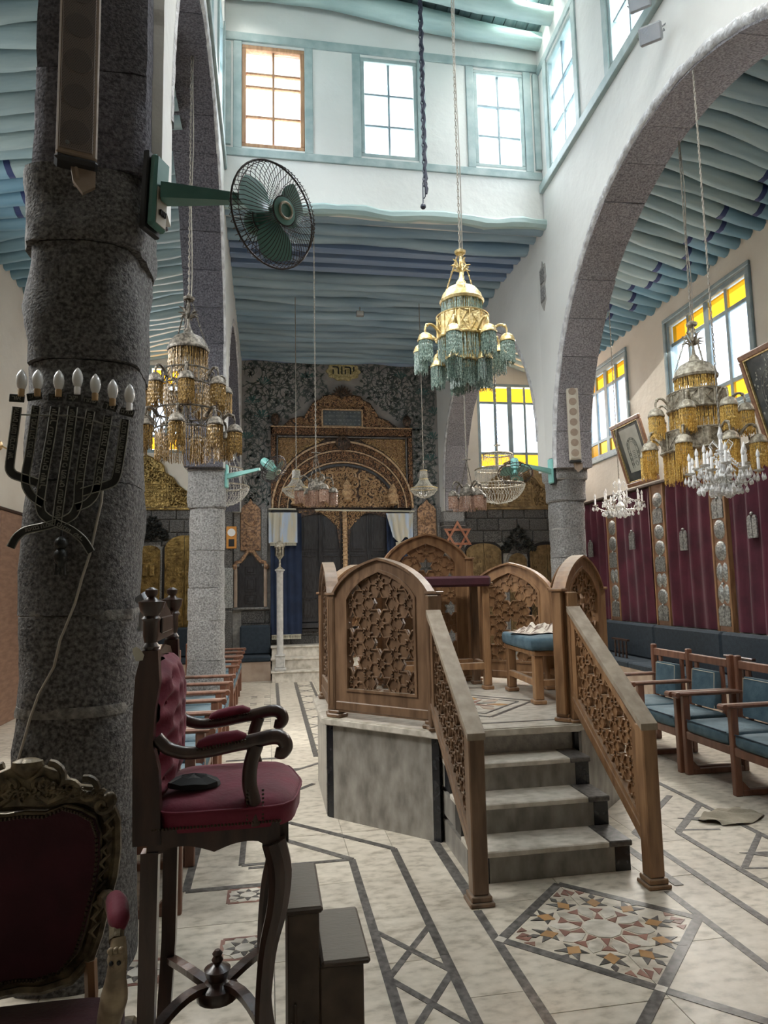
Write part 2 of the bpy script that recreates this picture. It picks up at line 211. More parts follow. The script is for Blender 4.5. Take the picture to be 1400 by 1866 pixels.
# ------------------------------------------------------------------ mesh helpers
class MB:
    def __init__(s): s.v = []; s.f = []; s.mi = []; s.cur = 0; s.M = Matrix()
    def add(s, vs, fs, T=None):
        T = s.M @ T if T is not None else s.M; b = len(s.v)
        s.v += [tuple(T @ Vector(p)) for p in vs]; s.f += [tuple(b + i for i in f) for f in fs]; s.mi += [s.cur] * len(fs)
        return s
    def box(s, x0, x1, y0, y1, z0, z1, T=None):
        if x0 > x1: x0, x1 = x1, x0
        if y0 > y1: y0, y1 = y1, y0
        if z0 > z1: z0, z1 = z1, z0
        return s.add([(x0, y0, z0), (x1, y0, z0), (x1, y1, z0), (x0, y1, z0), (x0, y0, z1), (x1, y0, z1), (x1, y1, z1), (x0, y1, z1)],
                     [(0, 3, 2, 1), (4, 5, 6, 7), (0, 1, 5, 4), (1, 2, 6, 5), (2, 3, 7, 6), (3, 0, 4, 7)], T)
    def bbox(s, x0, x1, y0, y1, z0, z1, c=0.01, T=None):
        """box with a chamfer on every edge"""
        if x0 > x1: x0, x1 = x1, x0
        if y0 > y1: y0, y1 = y1, y0
        if z0 > z1: z0, z1 = z1, z0
        c = min(c, (x1 - x0) * .45, (y1 - y0) * .45, (z1 - z0) * .45)
        vs = []; fs = []; idx = {}
        X = (x0, x1); Y = (y0, y1); Z = (z0, z1); sg = (1, -1)
        for i in (0, 1):
            for j in (0, 1):
                for k in (0, 1):
                    for a in range(3):
                        p = [X[i], Y[j], Z[k]]; d = [sg[i], sg[j], sg[k]]
                        for q in range(3):
                            if q != a: p[q] += c * d[q]
                        idx[(i, j, k, a)] = len(vs); vs.append(tuple(p))
        def fc(l): fs.append(tuple(l))
        for a in range(3):
            b_, c_ = (a + 1) % 3, (a + 2) % 3
            for e in (0, 1):
                q = []
                for (u, v) in ((0, 0), (1, 0), (1, 1), (0, 1)):
                    t = [0, 0, 0]; t[a] = e; t[b_] = u; t[c_] = v; q.append(idx[(*t, a)])
                fc(q if e else q[::-1])
            for u in (0, 1):
                for v in (0, 1):
                    t0 = [0, 0, 0]; t0[b_] = u; t0[c_] = v; t1 = list(t0); t1[a] = 1
                    q = [idx[(*t0, b_)], idx[(*t1, b_)], idx[(*t1, c_)], idx[(*t0, c_)]]
                    fc(q if (u == v) else q[::-1])
        for i in (0, 1):
            for j in (0, 1):
                for k in (0, 1):
                    q = [idx[(i, j, k, 0)], idx[(i, j, k, 1)], idx[(i, j, k, 2)]]
                    fc(q if (i + j + k) % 2 else q[::-1])
        return s.add(vs, fs, T)
    def prism(s, pts, h0, h1, T=None):
        """outline in the local xy plane, extruded along z"""
        n = len(pts); a = sum(pts[i][0] * pts[(i + 1) % n][1] - pts[(i + 1) % n][0] * pts[i][1] for i in range(n))
        if a < 0: pts = pts[::-1]
        vs = [(x, y, h0) for x, y in pts] + [(x, y, h1) for x, y in pts]
        fs = [tuple(range(n - 1, -1, -1)), tuple(range(n, 2 * n))] + [(i, (i + 1) % n, n + (i + 1) % n, n + i) for i in range(n)]
        return s.add(vs, fs, T)
    def lathe(s, prof, n=12, T=None, a0=0, a1=2 * pi):
        vs = []; fs = []; full = abs(a1 - a0 - 2 * pi) < 1e-6; m = n if full else n + 1
        for r, z in prof:
            for i in range(m):
                a = a0 + (a1 - a0) * i / n; vs.append((r * cos(a), r * sin(a), z))
        for j in range(len(prof) - 1):
            for i in range(n):
                k = (i + 1) % m; fs.append((j * m + i, j * m + k, (j + 1) * m + k, (j + 1) * m + i))
        if full:
            if prof[0][0] > 1e-5: fs.append(tuple(range(m - 1, -1, -1)))
            if prof[-1][0] > 1e-5: fs.append(tuple((len(prof) - 1) * m + i for i in range(m)))
        return s.add(vs, fs, T)
    def tube(s, path, r, n=6, T=None, closed=False, flat=1.0, up=None):
        P_ = [Vector(p) for p in path]; k = len(P_); vs = []; fs = []
        rr = r if isinstance(r, (list, tuple)) else [r] * k
        pn = None
        for i, p in enumerate(P_):
            if closed: t = P_[(i + 1) % k] - P_[i - 1]
            else: t = P_[min(i + 1, k - 1)] - P_[max(i - 1, 0)]
            if t.length < 1e-9: t = Vector((0, 0, 1))
            t.normalize()
            if up is not None: nn = Vector(up) - t * t.dot(Vector(up))
            elif pn is None:
                nn = t.orthogonal()
            else: nn = pn - t * t.dot(pn)
            if nn.length < 1e-6: nn = t.orthogonal()
            nn.normalize(); pn = nn; bb = t.cross(nn)
            for j in range(n):
                a = 2 * pi * (j + .5) / n; vs.append(tuple(p + nn * (cos(a) * rr[i] * flat) + bb * (sin(a) * rr[i])))
        q = k if closed else k - 1
        for i in range(q):
            for j in range(n):
                i2 = (i + 1) % k; fs.append((i * n + j, i * n + (j + 1) % n, i2 * n + (j + 1) % n, i2 * n + j))
        if not closed: fs.append(tuple(range(n - 1, -1, -1))); fs.append(tuple((k - 1) * n + j for j in range(n)))
        return s.add(vs, fs, T)
    def ball(s, c, r, n=8, m=6, sc=(1, 1, 1), T=None):
        prof = [(r * sin(pi * j / m), -r * cos(pi * j / m)) for j in range(m + 1)]; prof[0] = (0.0, -r); prof[-1] = (0.0, r)
        TT = Matrix.Translation(c) @ Matrix.Diagonal((*sc, 1))
        return s.lathe([(max(a, 1e-4), b) for a, b in prof], n, (T @ TT) if T is not None else TT)
    def grid(s, fn, nu, nv, T=None, thick=0.0):
        vs = [tuple(fn(i / nu, j / nv)) for j in range(nv + 1) for i in range(nu + 1)]; m = nu + 1
        fs = [(j * m + i, j * m + i + 1, (j + 1) * m + i + 1, (j + 1) * m + i) for j in range(nv) for i in range(nu)]
        return s.add(vs, fs, T)
    def mesh(s, name, mats, smooth=False, ang=40):
        me = bpy.data.meshes.new(name); me.from_pydata(s.v, [], s.f)
        ms = mats if isinstance(mats, (list, tuple)) else [mats]
        for m in ms: me.materials.append(M[m] if isinstance(m, str) else m)
        if len(ms) > 1: me.polygons.foreach_set('material_index', s.mi)
        me.validate(); me.update()
        if smooth:
            me.polygons.foreach_set('use_smooth', [True] * len(me.polygons))
            try: me.set_sharp_from_angle(angle=radians(ang))
            except Exception: pass
        return me
def new(name, data=None, parent=None, loc=(0, 0, 0), rot=(0, 0, 0), sc=(1, 1, 1), Mx=None):
    o = bpy.data.objects.new(name, data); COL.objects.link(o)
    if parent is not None: o.parent = parent
    if Mx is not None: o.matrix_local = Mx
    else: o.location = loc; o.rotation_euler = rot; o.scale = sc
    return o
def part(name, mb, mats, parent=None, smooth=False, ang=40, **k):
    return new(name, mb.mesh(name, mats, smooth, ang), parent, **k)
def tag(o, label=None, cat=None, group=None, kind=None):
    if label: o['label'] = label
    if cat: o['category'] = cat
    if group: o['group'] = group
    if kind: o['kind'] = kind
    return o
def thing(name, label, cat, loc=(0, 0, 0), rz=0, group=None, Mx=None):
    return tag(new(name, None, None, loc, (0, 0, rz), Mx=Mx), label, cat, group)
def struct(name, mb, mats, smooth=False, parent=None, label=None):
    o = part(name, mb, mats, parent, smooth)
    if parent is None: o['kind'] = 'structure'
    if label: o['label'] = label
    return o
def copy_tree(o, parent=None):
    c = o.copy(); COL.objects.link(c)
    if parent is not None: c.parent = parent
    for ch in list(o.children): copy_tree(ch, c)
    return c
def T3(x, y, z): return Matrix.Translation((x, y, z))
def RX(a): return Matrix.Rotation(a, 4, 'X')
def RY(a): return Matrix.Rotation(a, 4, 'Y')
def RZ(a): return Matrix.Rotation(a, 4, 'Z')
def S3(x, y, z): return Matrix.Diagonal((x, y, z, 1))
VERT = RX(pi / 2)            # local xy outline stood up: x stays, y becomes z, extrusion goes to -y
def lerp(a, b, t): return a + (b - a) * t
def smooth(pts, rad=None, k=5):
    """Catmull-Rom through the points, radii with them"""
    P_ = [Vector(p) for p in pts]; R_ = rad if isinstance(rad, (list, tuple)) else [rad or 0] * len(P_); q = []; r = []; n = len(P_)
    for i in range(n - 1):
        a, b, c, d = P_[max(0, i - 1)], P_[i], P_[i + 1], P_[min(n - 1, i + 2)]
        for j in range(k):
            t = j / k; q.append(.5 * ((2 * b) + (c - a) * t + (2 * a - 5 * b + 4 * c - d) * t * t + (3 * b - a - 3 * c + d) * t ** 3)); r.append(lerp(R_[i], R_[i + 1], t))
    q.append(P_[-1]); r.append(R_[-1]); return q, r
def text_mesh(s, size, matname, extrude=0.0, bold=0.0):
    """Hebrew runs right to left, so the string is reversed for the text curve"""
    c = bpy.data.curves.new('t', 'FONT'); c.body = s[::-1]; c.size = size; c.extrude = extrude; c.offset = bold
    c.align_x = 'CENTER'; c.align_y = 'CENTER'; c.resolution_u = 2
    o = bpy.data.objects.new('t', c); COL.objects.link(o)
    dg = bpy.context.evaluated_depsgraph_get(); me = bpy.data.meshes.new_from_object(o.evaluated_get(dg))
    bpy.data.objects.remove(o); me.materials.clear(); me.materials.append(M[matname]); return me
# ================================================================== FLOOR
mb = MB(); mb.box(-3.6, 6.4, -3.2, 13.3, -0.25, -0.014)
floor = struct('floor', mb, 'grout')
rf = random.Random(3)
bands = [-3.4, -2.7, -2.05, -1.4, -0.9, -0.45, 0.02, 0.47, 0.75, 1.02, 1.52, 2.02, 2.3, 2.57, 3.05, 3.55, 4.2, 4.85, 5.4, 6.1]
for i in range(len(bands) - 1):
    x0, x1 = bands[i] + .0015, bands[i + 1] - .0015; y = -0.6 - rf.random() * .7
    step = 0.85 if x1 - x0 < .6 else 0.62
    while y < 13.0:
        d = step * rf.uniform(.85, 1.15)
        if y + d > 0.2:
            cx, cy = (x0 + x1) / 2, y + d / 2; h = rf.uniform(-.0008, .0008)
            m_ = MB().box(x0 - cx, x1 - cx, -d / 2 + .0015, d / 2 - .0015, -.014, 0)
            part('marble_slab', m_, 'marble', floor, loc=(cx, cy, h))
        y += d
def strip(pts, wd=.042, m='inlay_grey', h=.0030):
    for a, b in zip(pts[:-1], pts[1:]):
        a, b = Vector(a), Vector(b); d = b - a; L = d.length; k = max(1, int(L / 1.1)); ang = atan2(d.y, d.x)
        for q in range(k):
            c = a + d * ((q + .5) / k)
            mm = MB().box(-L / k / 2 + .0006, L / k / 2 - .0006, -wd / 2, wd / 2, -.004, h - random.random() * .0008)
            part('inlay_strip', mm, m, floor, loc=(c.x, c.y, 0), rot=(0, 0, ang))
strip([(.48, .6), (.48, 4.22), (.10, 4.62)]); strip([(.75, .6), (.75, 4.33), (.13, 4.95)])
strip([(-.12, 4.22), (.46, 4.22)], .03)
strip([(1.01, .6), (1.01, 3.45)]); strip([(2.03, .6), (2.03, 3.45)]); strip([(1.02, 3.5), (1.02, 4.4)], .06); strip([(2.13, 3.5), (2.13, 4.4)], .05)
strip([(2.3, .6), (2.3, 4.25), (2.95, 4.9)]); strip([(2.57, .6), (2.57, 4.2), (3.05, 4.68)]); strip([(3.05, 2.5), (3.05, 8.5)]); strip([(2.85, 6.2), (2.85, 8.5)])
# crossing diamonds between the strips on either side
for xa, xb in ((.48, .75), (2.3, 2.57)):
    y = 3.36
    while y > .8 and xa < 2:
        strip([(xa, y), (xb, y - .40)], .03, h=.0026); strip([(xb, y), (xa, y - .40)], .03, h=.0022); y -= .40
for y in (4.72, 4.1, 3.5, 2.9):
    strip([(2.6, y - .48), (3.05, y - .03)], .035); strip([(2.6, y - .48), (2.86, y - .53)], .022)
    part('inlay_tile', MB().prism([(2.72, y - .28), (2.86, y - .38), (2.9, y - .3)], -.004, .003), 'inlay_grey', floor)
strip([(.13, 6.78), (.13, 12)], .05); strip([(.44, 6.75), (.44, 12)], .05); strip([(.70, 6.75), (.70, 12)], .04)
for q in range(9):
    y = 7.0 + q * .55
    strip([(.46, y), (.68, y + .25)], .018); strip([(.68, y), (.46, y + .25)], .018)
strip([(-.4, 6.78), (.13, 6.78)], .05); strip([(-.1, 6.0), (.5, 6.55)], .04); strip([(-.1, 5.35), (.36, 5.85)], .04); strip([(-.44, 6.35), (.3, 6.35)], .03)
strip([(-.44, 3.98), (.08, 3.98)], .045); strip([(-.44, 3.98), (-.44, 6.4)], .045); strip([(-.16, 4.27), (.06, 4.27)], .035); strip([(-.16, 4.27), (-.16, 4.9)], .035)
for q in range(6):
    for s_ in (-1, 1):
        strip([(-.12 + .05 * s_, 7.4 + q * .62), (-.12 + .14 * s_, 7.4 + q * .62)], .02); strip([(-.12 + .05 * s_, 7.52 + q * .62), (-.12 + .14 * s_, 7.52 + q * .62)], .02)
# dark edge laid round the platform
def inl(pts, m, h=.0032):
    c = (sum(p[0] for p in pts) / len(pts), sum(p[1] for p in pts) / len(pts))
    part('inlay_tile', MB().prism([(p[0] - c[0], p[1] - c[1]) for p in pts], -.003, h), m, floor, loc=(c[0], c[1], 0))
# star squares in red frames
def star_square(cx, cy, s, sy):
    def q(r, a): return (cx + s * r * cos(a), cy + sy * r * sin(a))
    strip([(cx - s, cy - sy), (cx + s, cy - sy), (cx + s, cy + sy), (cx - s, cy + sy), (cx - s, cy - sy)], .02, 'inlay_red', .002)
    inl([q(.42, radians(45 * k + 22.5)) for k in range(8)], 'marble_white', .0036)
    for k in range(8):
        a = radians(45 * k)
        inl([q(.45, a - .35), q(.45, a + .35), q(.9, a)], 'inlay_grey'); inl([q(.9, a), q(.52, a + radians(22.5)), q(.9, a + radians(45)), q(1.08, a + radians(22.5))], 'marble_white', .0028)
star_square(-.11, 3.87, .10, .08); star_square(-.11, 3.33, .10, .09); star_square(-.55, 3.22, .10, .09)
# the big star panel at the foot of the steps, and the lattice of strips it belongs to
SX, SY, SD = 1.52, 3.16, .49
dia = [(SX, SY + SD), (SX + SD, SY), (SX, SY - SD), (SX - SD, SY)]
for i in range(4): strip([dia[i], dia[(i + 1) % 4]], .045)
for sg in (-1, 1):
    strip([(SX, SY - SD), (SX + sg * SD, SY - 2 * SD), (SX, SY - 3 * SD)], .045)
inl([(SX - .03, SY - SD), (SX, SY - SD - .03), (SX + .03, SY - SD), (SX, SY - SD + .03)], 'marble_white', .0045)
inl([(SX - .03 - SD, SY), (SX - SD, SY - .03), (SX + .03 - SD, SY), (SX - SD, SY + .03)], 'marble_white', .0045)
def pq(r, a): return (SX + r * cos(a), SY + r * sin(a))
N_ = 10
inl([pq(.088, 2 * pi * (k + .5) / N_) for k in range(N_)], 'marble_white', .0040)
for k in range(N_):
    a = 2 * pi * k / N_; h_ = pi / N_
    inl([pq(.155, a), pq(.095, a - .22), pq(.095, a + .22)], 'inlay_red')                        # dart
    inl([pq(.155, a), pq(.20, a - .17), pq(.20, a + .17)], 'inlay_red')
    inl([pq(.10, a + h_ * 1.0), pq(.155, a + h_ * .35), pq(.205, a + h_ * .55), pq(.235, a + h_), pq(.205, a + h_ * 1.45), pq(.155, a + h_ * 1.65)], 'marble_white', .0028)
    inl([pq(.215, a), pq(.26, a + .135), pq(.305, a), pq(.26, a - .135)], 'inlay_orange', .0036)
    for s_ in (-1, 1):
        inl([pq(.262, a + s_ * .12), pq(.232, a + s_ * .03), pq(.245, a + s_ * .26)], 'inlay_grey')
        inl([pq(.262, a + s_ * .12), pq(.292, a + s_ * .03), pq(.325, a + s_ * .19)], 'inlay_grey')
    inl([pq(.30, a), pq(.33, a + .05), pq(.365, a), pq(.33, a - .05)], 'inlay_grey')
for k in range(4):
    a = pi / 2 * k
    for s_ in (-1, 1):
        inl([pq(.42, a), pq(.375, a + .10 * s_), pq(.345, a + .02 * s_)], 'inlay_red'); inl([pq(.40, a + .12 * s_), pq(.35, a + .14 * s_), pq(.37, a + .23 * s_)], 'inlay_red')

# ================================================================== WALL HELPERS
def frame_of(p0, p1):
    """matrix whose x runs along the wall face, z up, y into the wall (to the left of the run)"""
    a = Vector((p0[0], p0[1], 0)); b = Vector((p1[0], p1[1], 0)); u = (b - a).normalized(); n = Vector((-u.y, u.x, 0))
    return Matrix(((u.x, n.x, 0, a.x), (u.y, n.y, 0, a.y), (0, 0, 1, 0), (0, 0, 0, 1)))
def holed(mb, T, s0, s1, z0, z1, holes, t0, t1):
    xs = sorted({s0, s1, *[h[0] for h in holes], *[h[1] for h in holes]})
    for a, b in zip(xs[:-1], xs[1:]):
        hs = sorted([h for h in holes if h[0] < b - 1e-6 and h[1] > a + 1e-6], key=lambda h: h[2]); z = z0
        for h in hs:
            if h[2] > z: mb.box(a, b, t0, t1, z, h[2], T)
            z = h[3]
        if z < z1: mb.box(a, b, t0, t1, z, z1, T)
WN = [0]
def window(T, s0, s1, z0, z1, cols, rows, fm, glass, fw=.045, depth=.10, raw=None, label=None, bars=.022, yellow=()):
    """frame + sash bars + each pane an object; cols, rows are fractions of the opening"""
    WN[0] += 1; W_, H_ = s1 - s0, z1 - z0
    mb = MB(); g = 0.0
    mb.bbox(s0, s1, g, g + depth, z1 - fw, z1, .006, T); mb.bbox(s0, s1, g, g + depth, z0, z0 + fw, .006, T)
    mb.bbox(s0, s0 + fw, g, g + depth, z0 + fw, z1 - fw, .006, T); mb.bbox(s1 - fw, s1, g, g + depth, z0 + fw, z1 - fw, .006, T)
    win = struct('window_%d' % WN[0], mb, fm)
    b = MB(); cs = [s0 + fw + (W_ - 2 * fw) * c for c in cols]; rs = [z0 + fw + (H_ - 2 * fw) * r for r in rows]
    for i, c in enumerate(cs[1:-1]):
        q = bars * (2.0 if (len(cs) == 5 and i == 1) else 1.0); b.bbox(c - q / 2, c + q / 2, .03, .075, z0 + fw, z1 - fw, .004, T)
    for r in rs[1:-1]: b.bbox(s0 + fw, s1 - fw, .032, .073, r - bars / 2, r + bars / 2, .004, T)
    part('sash_bars', b, raw or fm, win)
    for i in range(len(cs) - 1):
        for j in range(len(rs) - 1):
            gm = 'glass_yellow' if j in yellow else (glass if random.random() < .7 else 'glass_dusty')
            part('pane', MB().box(cs[i] + bars / 2 * .6, cs[i + 1] - bars / 2 * .6, .050, .055, rs[j] + bars / 2 * .6, rs[j + 1] - bars / 2 * .6, T), gm, win)
    return win
def arch_outline(s0, s1, zb, zt, arches, n=90):
    """wall from zb (capital level) to zt with round arches cut from below: list of (centre, z centre, radius)"""
    pts = [(s0, zt), (s0, zb)]
    for (c, zc, r, *zz) in arches:
        zl, zr_ = zz if zz else (zb, zb); rj = random.Random(int(c * 100))
        pts.append((c - r - .035, zl))
        for k in range(n + 1):
            a = pi - pi * k / n; rr = r + .035 + rj.uniform(-.010, .014); pts.append((c + rr * cos(a), zc + rr * sin(a)))
        pts.append((c + r + .035, zr_))
    pts += [(s1, zb), (s1, zt)]
    out = []
    for p in pts:
        if not out or hypot(p[0] - out[-1][0], p[1] - out[-1][1]) > 1e-4: out.append(p)
    return out
VW = Matrix(((1, 0, 0, 0), (0, 0, 1, 0), (0, 1, 0, 0), (0, 0, 0, 1)))    # outline (s, z) -> s, up; extrusion into the wall
def arch_stones(parent, T, c, zc, r, t0, t1, zb, matn, w=.13, n=17, seed=1, cols=1, zbl=None):
    rr = random.Random(seed)
    da = pi / n; zb0 = zb
    for k in range(n):
        a0 = pi - k * da - .0012; a1 = pi - (k + 1) * da + .0012; j = rr.uniform(-.006, .006); mb = MB()
        pts = [(c + (r - .02 + j) * cos(lerp(a0, a1, q / 3)), zc + (r - .02 + j) * sin(lerp(a0, a1, q / 3))) for q in range(4)] + \
              [(c + (r + w) * cos(lerp(a1, a0, q / 3)), zc + (r + w) * sin(lerp(a1, a0, q / 3))) for q in range(4)]
        mb.prism(pts, t0 + rr.uniform(-.006, .006), t1 + rr.uniform(-.006, .006), T @ VW)
        part('arch_stone', mb, matn, parent)
    for s_ in (-1, 1):
        z = zb if (s_ > 0 or zbl is None) else zbl; x0, x1 = sorted((c + s_ * (r - .02), c + s_ * (r + w)))
        while z < zc - .05:
            h = min(.36, zc - z); part('arch_stone', MB().bbox(x0 + rr.uniform(-.004, .004), x1, t0, t1, z + .001, z + h - .001, .006, T), matn, parent); z += h
CAP = 3.0
# ---- right arcade (its face leans slightly away), near part and far part
RN = frame_of((3.43 - 7.85 * .044, 0), (3.43 + .2 * .044, 8.05)); RT = -0.45   # wall lies to the right: negative local y
ms = MB(); ms.prism(arch_outline(1.2, 8.05, CAP, 6.45, [(5.05, 2.98, 2.68)]), RT, 0, RN @ VW)
wall_r = struct('wall_right', ms, 'plaster')
arch_stones(wall_r, RN, 5.05, 2.98, 2.70, RT - .01, -.02, CAP, 'basalt_violet', n=19, seed=5)
RF = frame_of((3.438, 8.04), (3.30, 12.95)); Lf = hypot(.138, 4.91)
ms = MB(); ms.prism(arch_outline(0, Lf, CAP, 6.2, [(2.42, 3.42, 2.15)]), RT, 0, RF @ VW)
wall_r2 = part('far_bay', ms, 'plaster', wall_r)
arch_stones(wall_r, RF, 2.42, 3.42, 2.15, RT - .01, -.02, CAP, 'basalt_violet', n=16, seed=6)
# ---- left arcade
LN = frame_of((-.5, 0), (-.5, 13)); LT = .45
ms = MB(); ms.prism(arch_outline(-1.6, 12.95, CAP, 6.45, [(.95, 4.35, 2.22, CAP, 3.48), (5.80, 4.05, 2.24, 3.48, CAP), (10.62, 3.5, 2.06)]), 0, LT, LN @ VW)
wall_l = struct('wall_left', ms, 'plaster')
arch_stones(wall_l, LN, 5.80, 4.05, 2.24, .02, LT + .01, CAP, 'basalt_upper', n=17, seed=8, zbl=3.48)
arch_stones(wall_l, LN, 10.62, 3.5, 2.1, .02, LT + .01, CAP, 'basalt_upper', n=16, seed=9)
# broken plaster edge along the arches
def ragged(parent, T, c, zc, r, side, seed):
    rr = random.Random(seed); mb = MB()
    N = 150; L = []; 
    for k in range(N + 1):
        a = pi * k / N; w1 = .035 + .03 * noise.noise(Vector((k * .23, seed, 0))) + rr.uniform(-.006, .006); w0 = -.045 + rr.uniform(-.006, .006)
        L.append([(c + (r + q) * cos(a), d, zc + (r + q) * sin(a)) for q, d in ((w0, side * -3.5), (w0 + .012, side * .6), (w1 * .4, side * 1.9 + rr.uniform(-.003, .003)), (w1, side * .2))])
    vs = [p for l in L for p in l]; fs = [(i * 4 + j, i * 4 + j + 1, i * 4 + 5 + j, i * 4 + 4 + j) for i in range(N) for j in range(3)]
    mb.add(vs, fs, T); part('broken_plaster_edge', mb, 'plaster_edge', parent, True, 80)
ragged(wall_r, RN, 5.05, 2.98, 2.74, .006, 1); ragged(wall_r, RF, 2.42, 3.42, 2.19, .006, 2); ragged(wall_l, LN, 5.80, 4.05, 2.28, -.006, 3); ragged(wall_l, LN, 10.62, 3.5, 2.12, -.006, 4)
# ---- clerestory back wall
YB = 7.72
def on(px, py, ax='y', v=YB): return at(px, py, ax, v)
BK = frame_of((-.5, YB), (3.42, YB))
def bs(px, py): p = on(px, py); return p.x + .5, p.z
wins = []
for (a, b) in (((441, 80), (556, 276)), ((656, 110), (764, 296)), ((862, 142), (960, 322))):
    s0, zt = bs(*a); s1, z0 = bs(*b); wins.append((s0, s1, z0, zt))
zt_ = wins[0][3]; zb_ = wins[0][2]
wins = [(a, b, zb_, zt_) for a, b, _, _ in wins]
ms = MB(); holed(ms, BK, 0, 3.92, 6.02, 9.2, wins, 0, .22)
wall_cb = struct('wall_back_clerestory', ms, 'plaster')
trim = MB()
def bar(mb, T, s0, s1, z0, z1, d=.02, e=.0): mb.bbox(s0, s1, -d - e, .01, z0, z1, .006, T)
bar(trim, BK, 0, 3.92, zb_ - .13, zb_ - .03); bar(trim, BK, 0, 3.92, zt_ + .03, zt_ + .14, .022)
for (a, b, _, _) in wins:
    bar(trim, BK, a - .10, a, zb_ - .03, zt_ + .03, .016); bar(trim, BK, b, b + .10, zb_ - .03, zt_ + .03, .016)
bar(trim, BK, 0, .07, zb_, zt_, .03); bar(trim, BK, 3.84, 3.92, zb_, zt_, .04)
part('painted_frame_bands', trim, 'frame_paint', wall_cb)
for i, (a, b, z0, z1) in enumerate(wins):
    window(BK, a, b, z0, z1, [0, .5, 1], [0, .30, .62, .76 if i == 0 else .62, 1] if i == 0 else [0, .32, .66, 1], 'raw_wood' if i == 0 else 'frame_paint', 'glass', .05, .10, raw='raw_wood' if i == 0 else 'frame_grey', bars=.028)
# ---- clerestory right and left walls
zs = 6.52
def rs(px, py):
    d = ray(px, py); p0 = RN @ Vector((0, 0, 0)); n = RN.to_3x3() @ Vector((0, 1, 0)); k = (p0 - EYE).dot(n) / d.dot(n); p = EYE + d * k
    return (RN.inverted() @ p)
rw = [(6.62, 7.42, 6.62, 8.02), (5.06, 5.80, 6.62, 8.02), (3.5, 4.3, 6.62, 8.02), (2.2, 2.9, 6.62, 8.02)]
ms = MB(); holed(ms, RN, 1.2, YB + .05, 6.45, 9.2, rw, -.22, 0); wall_cr = struct('wall_right_clerestory', ms, 'plaster')
trim = MB()
def barR(s0, s1, z0, z1, d=.02): trim.bbox(s0, s1, -.01, d, z0, z1, .006, RN)
barR(1.2, YB, 6.47, 6.58, .05); barR(1.2, YB, 8.06, 8.16)
for a, b, _, _ in rw: barR(a - .10, a, 6.58, 8.06); barR(b, b + .10, 6.58, 8.06)
part('painted_frame_bands', trim, 'frame_paint', wall_cr)
RNf = RN @ S3(1, -1, 1)
for a, b, z0, z1 in rw: window(RNf, a, b, z0, z1, [0, .5, 1], [0, .33, .66, 1], 'frame_paint', 'glass', .05, .10, raw='frame_grey', bars=.028)
ms = MB(); holed(ms, LN, 1.2, YB + .05, 6.45, 9.2, rw, 0, .22); wall_cl = struct('wall_left_clerestory', ms, 'plaster')
trim = MB(); trim.bbox(1.2, YB, -.03, .01, 6.47, 6.58, .006, LN)
for a, b, _, _ in rw: trim.bbox(a - .08, a, -.02, .01, 6.58, 8.1, .006, LN); trim.bbox(b, b + .08, -.02, .01, 6.58, 8.1, .006, LN)
part('painted_frame_bands', trim, 'frame_paint', wall_cl)
for a, b, z0, z1 in rw: window(LN, a, b, z0, z1, [0, .5, 1], [0, .33, .66, 1], 'frame_paint', 'glass', .05, .10, raw='frame_grey', bars=.028)
FR = frame_of((-.5, 2.6), (3.4, 2.6)); fw_ = [(.4, 1.2, 6.62, 8.02), (1.6, 2.4, 6.62, 8.02), (2.8, 3.6, 6.62, 8.02)]
ms = MB(); holed(ms, FR, -.3, 4.0, 6.1, 9.2, fw_, -.2, 0); struct('wall_front_clerestory', ms, 'plaster')
# broken plaster patch high on the right wall
nic = [(-.085, .24), (-.02, .26), (.0, .31), (.02, .25), (.085, .22), (.075, .0), (.085, -.2), (.03, -.30), (-.0, -.34), (-.07, -.22), (-.06, -.02), (-.1, .06)]
pq_ = at(996, 516, 'x', 3.44); pc = RF.inverted() @ Vector((3.43, 8.16, pq_.z)) if False else None
nm = MB(); Tn = RN @ T3(7.86, 0.004, 5.34)
nm.prism([(x * 1.15, z * 1.0) for x, z in nic], -.02, .004, Tn @ VW)
nch = tag(part('exposed_stone_patch', nm, 'mortar', wall_r), label='patch where the plaster has fallen and stones show')
for zz, hh in ((.12, .2), (-.12, .2)):
    part('stone', MB().bbox(-.07, .07, -.01, .016, zz - hh / 2, zz + hh / 2 - .01, .015, Tn), 'basalt_light', nch)
# ================================================================== BACK WALL
YW = 12.95
BW = frame_of((0, YW), (1, YW))
def bw(px, py): p = at(px, py, 'y', YW); return p.x, p.z
wr = (4.13, 5.52, 3.86, 5.62); wl = (-2.20, -1.02, 4.12, 5.78)
ms = MB(); holed(ms, BW, -3.5, -.5, 0, 6.6, [wl], 0, .25); holed(ms, BW, 3.3, 6.3, 0, 6.6, [wr], 0, .25)
ms.cur = 1; ms.box(-.5, 3.3, 0, .25, 0, 6.6, BW)
wall_b = struct('wall_back', ms, ['plaster_warm', 'wallpaper'])
window(BW, *wr, [0, .25, .5, .75, 1], [0, .17, .80, 1], 'frame_grey', 'glass', .06, .10, bars=.05, yellow=(0, 2))
window(BW, *wl, [0, .25, .5, .75, 1], [0, .17, .80, 1], 'frame_grey', 'glass', .06, .10, bars=.05, yellow=(0, 2))
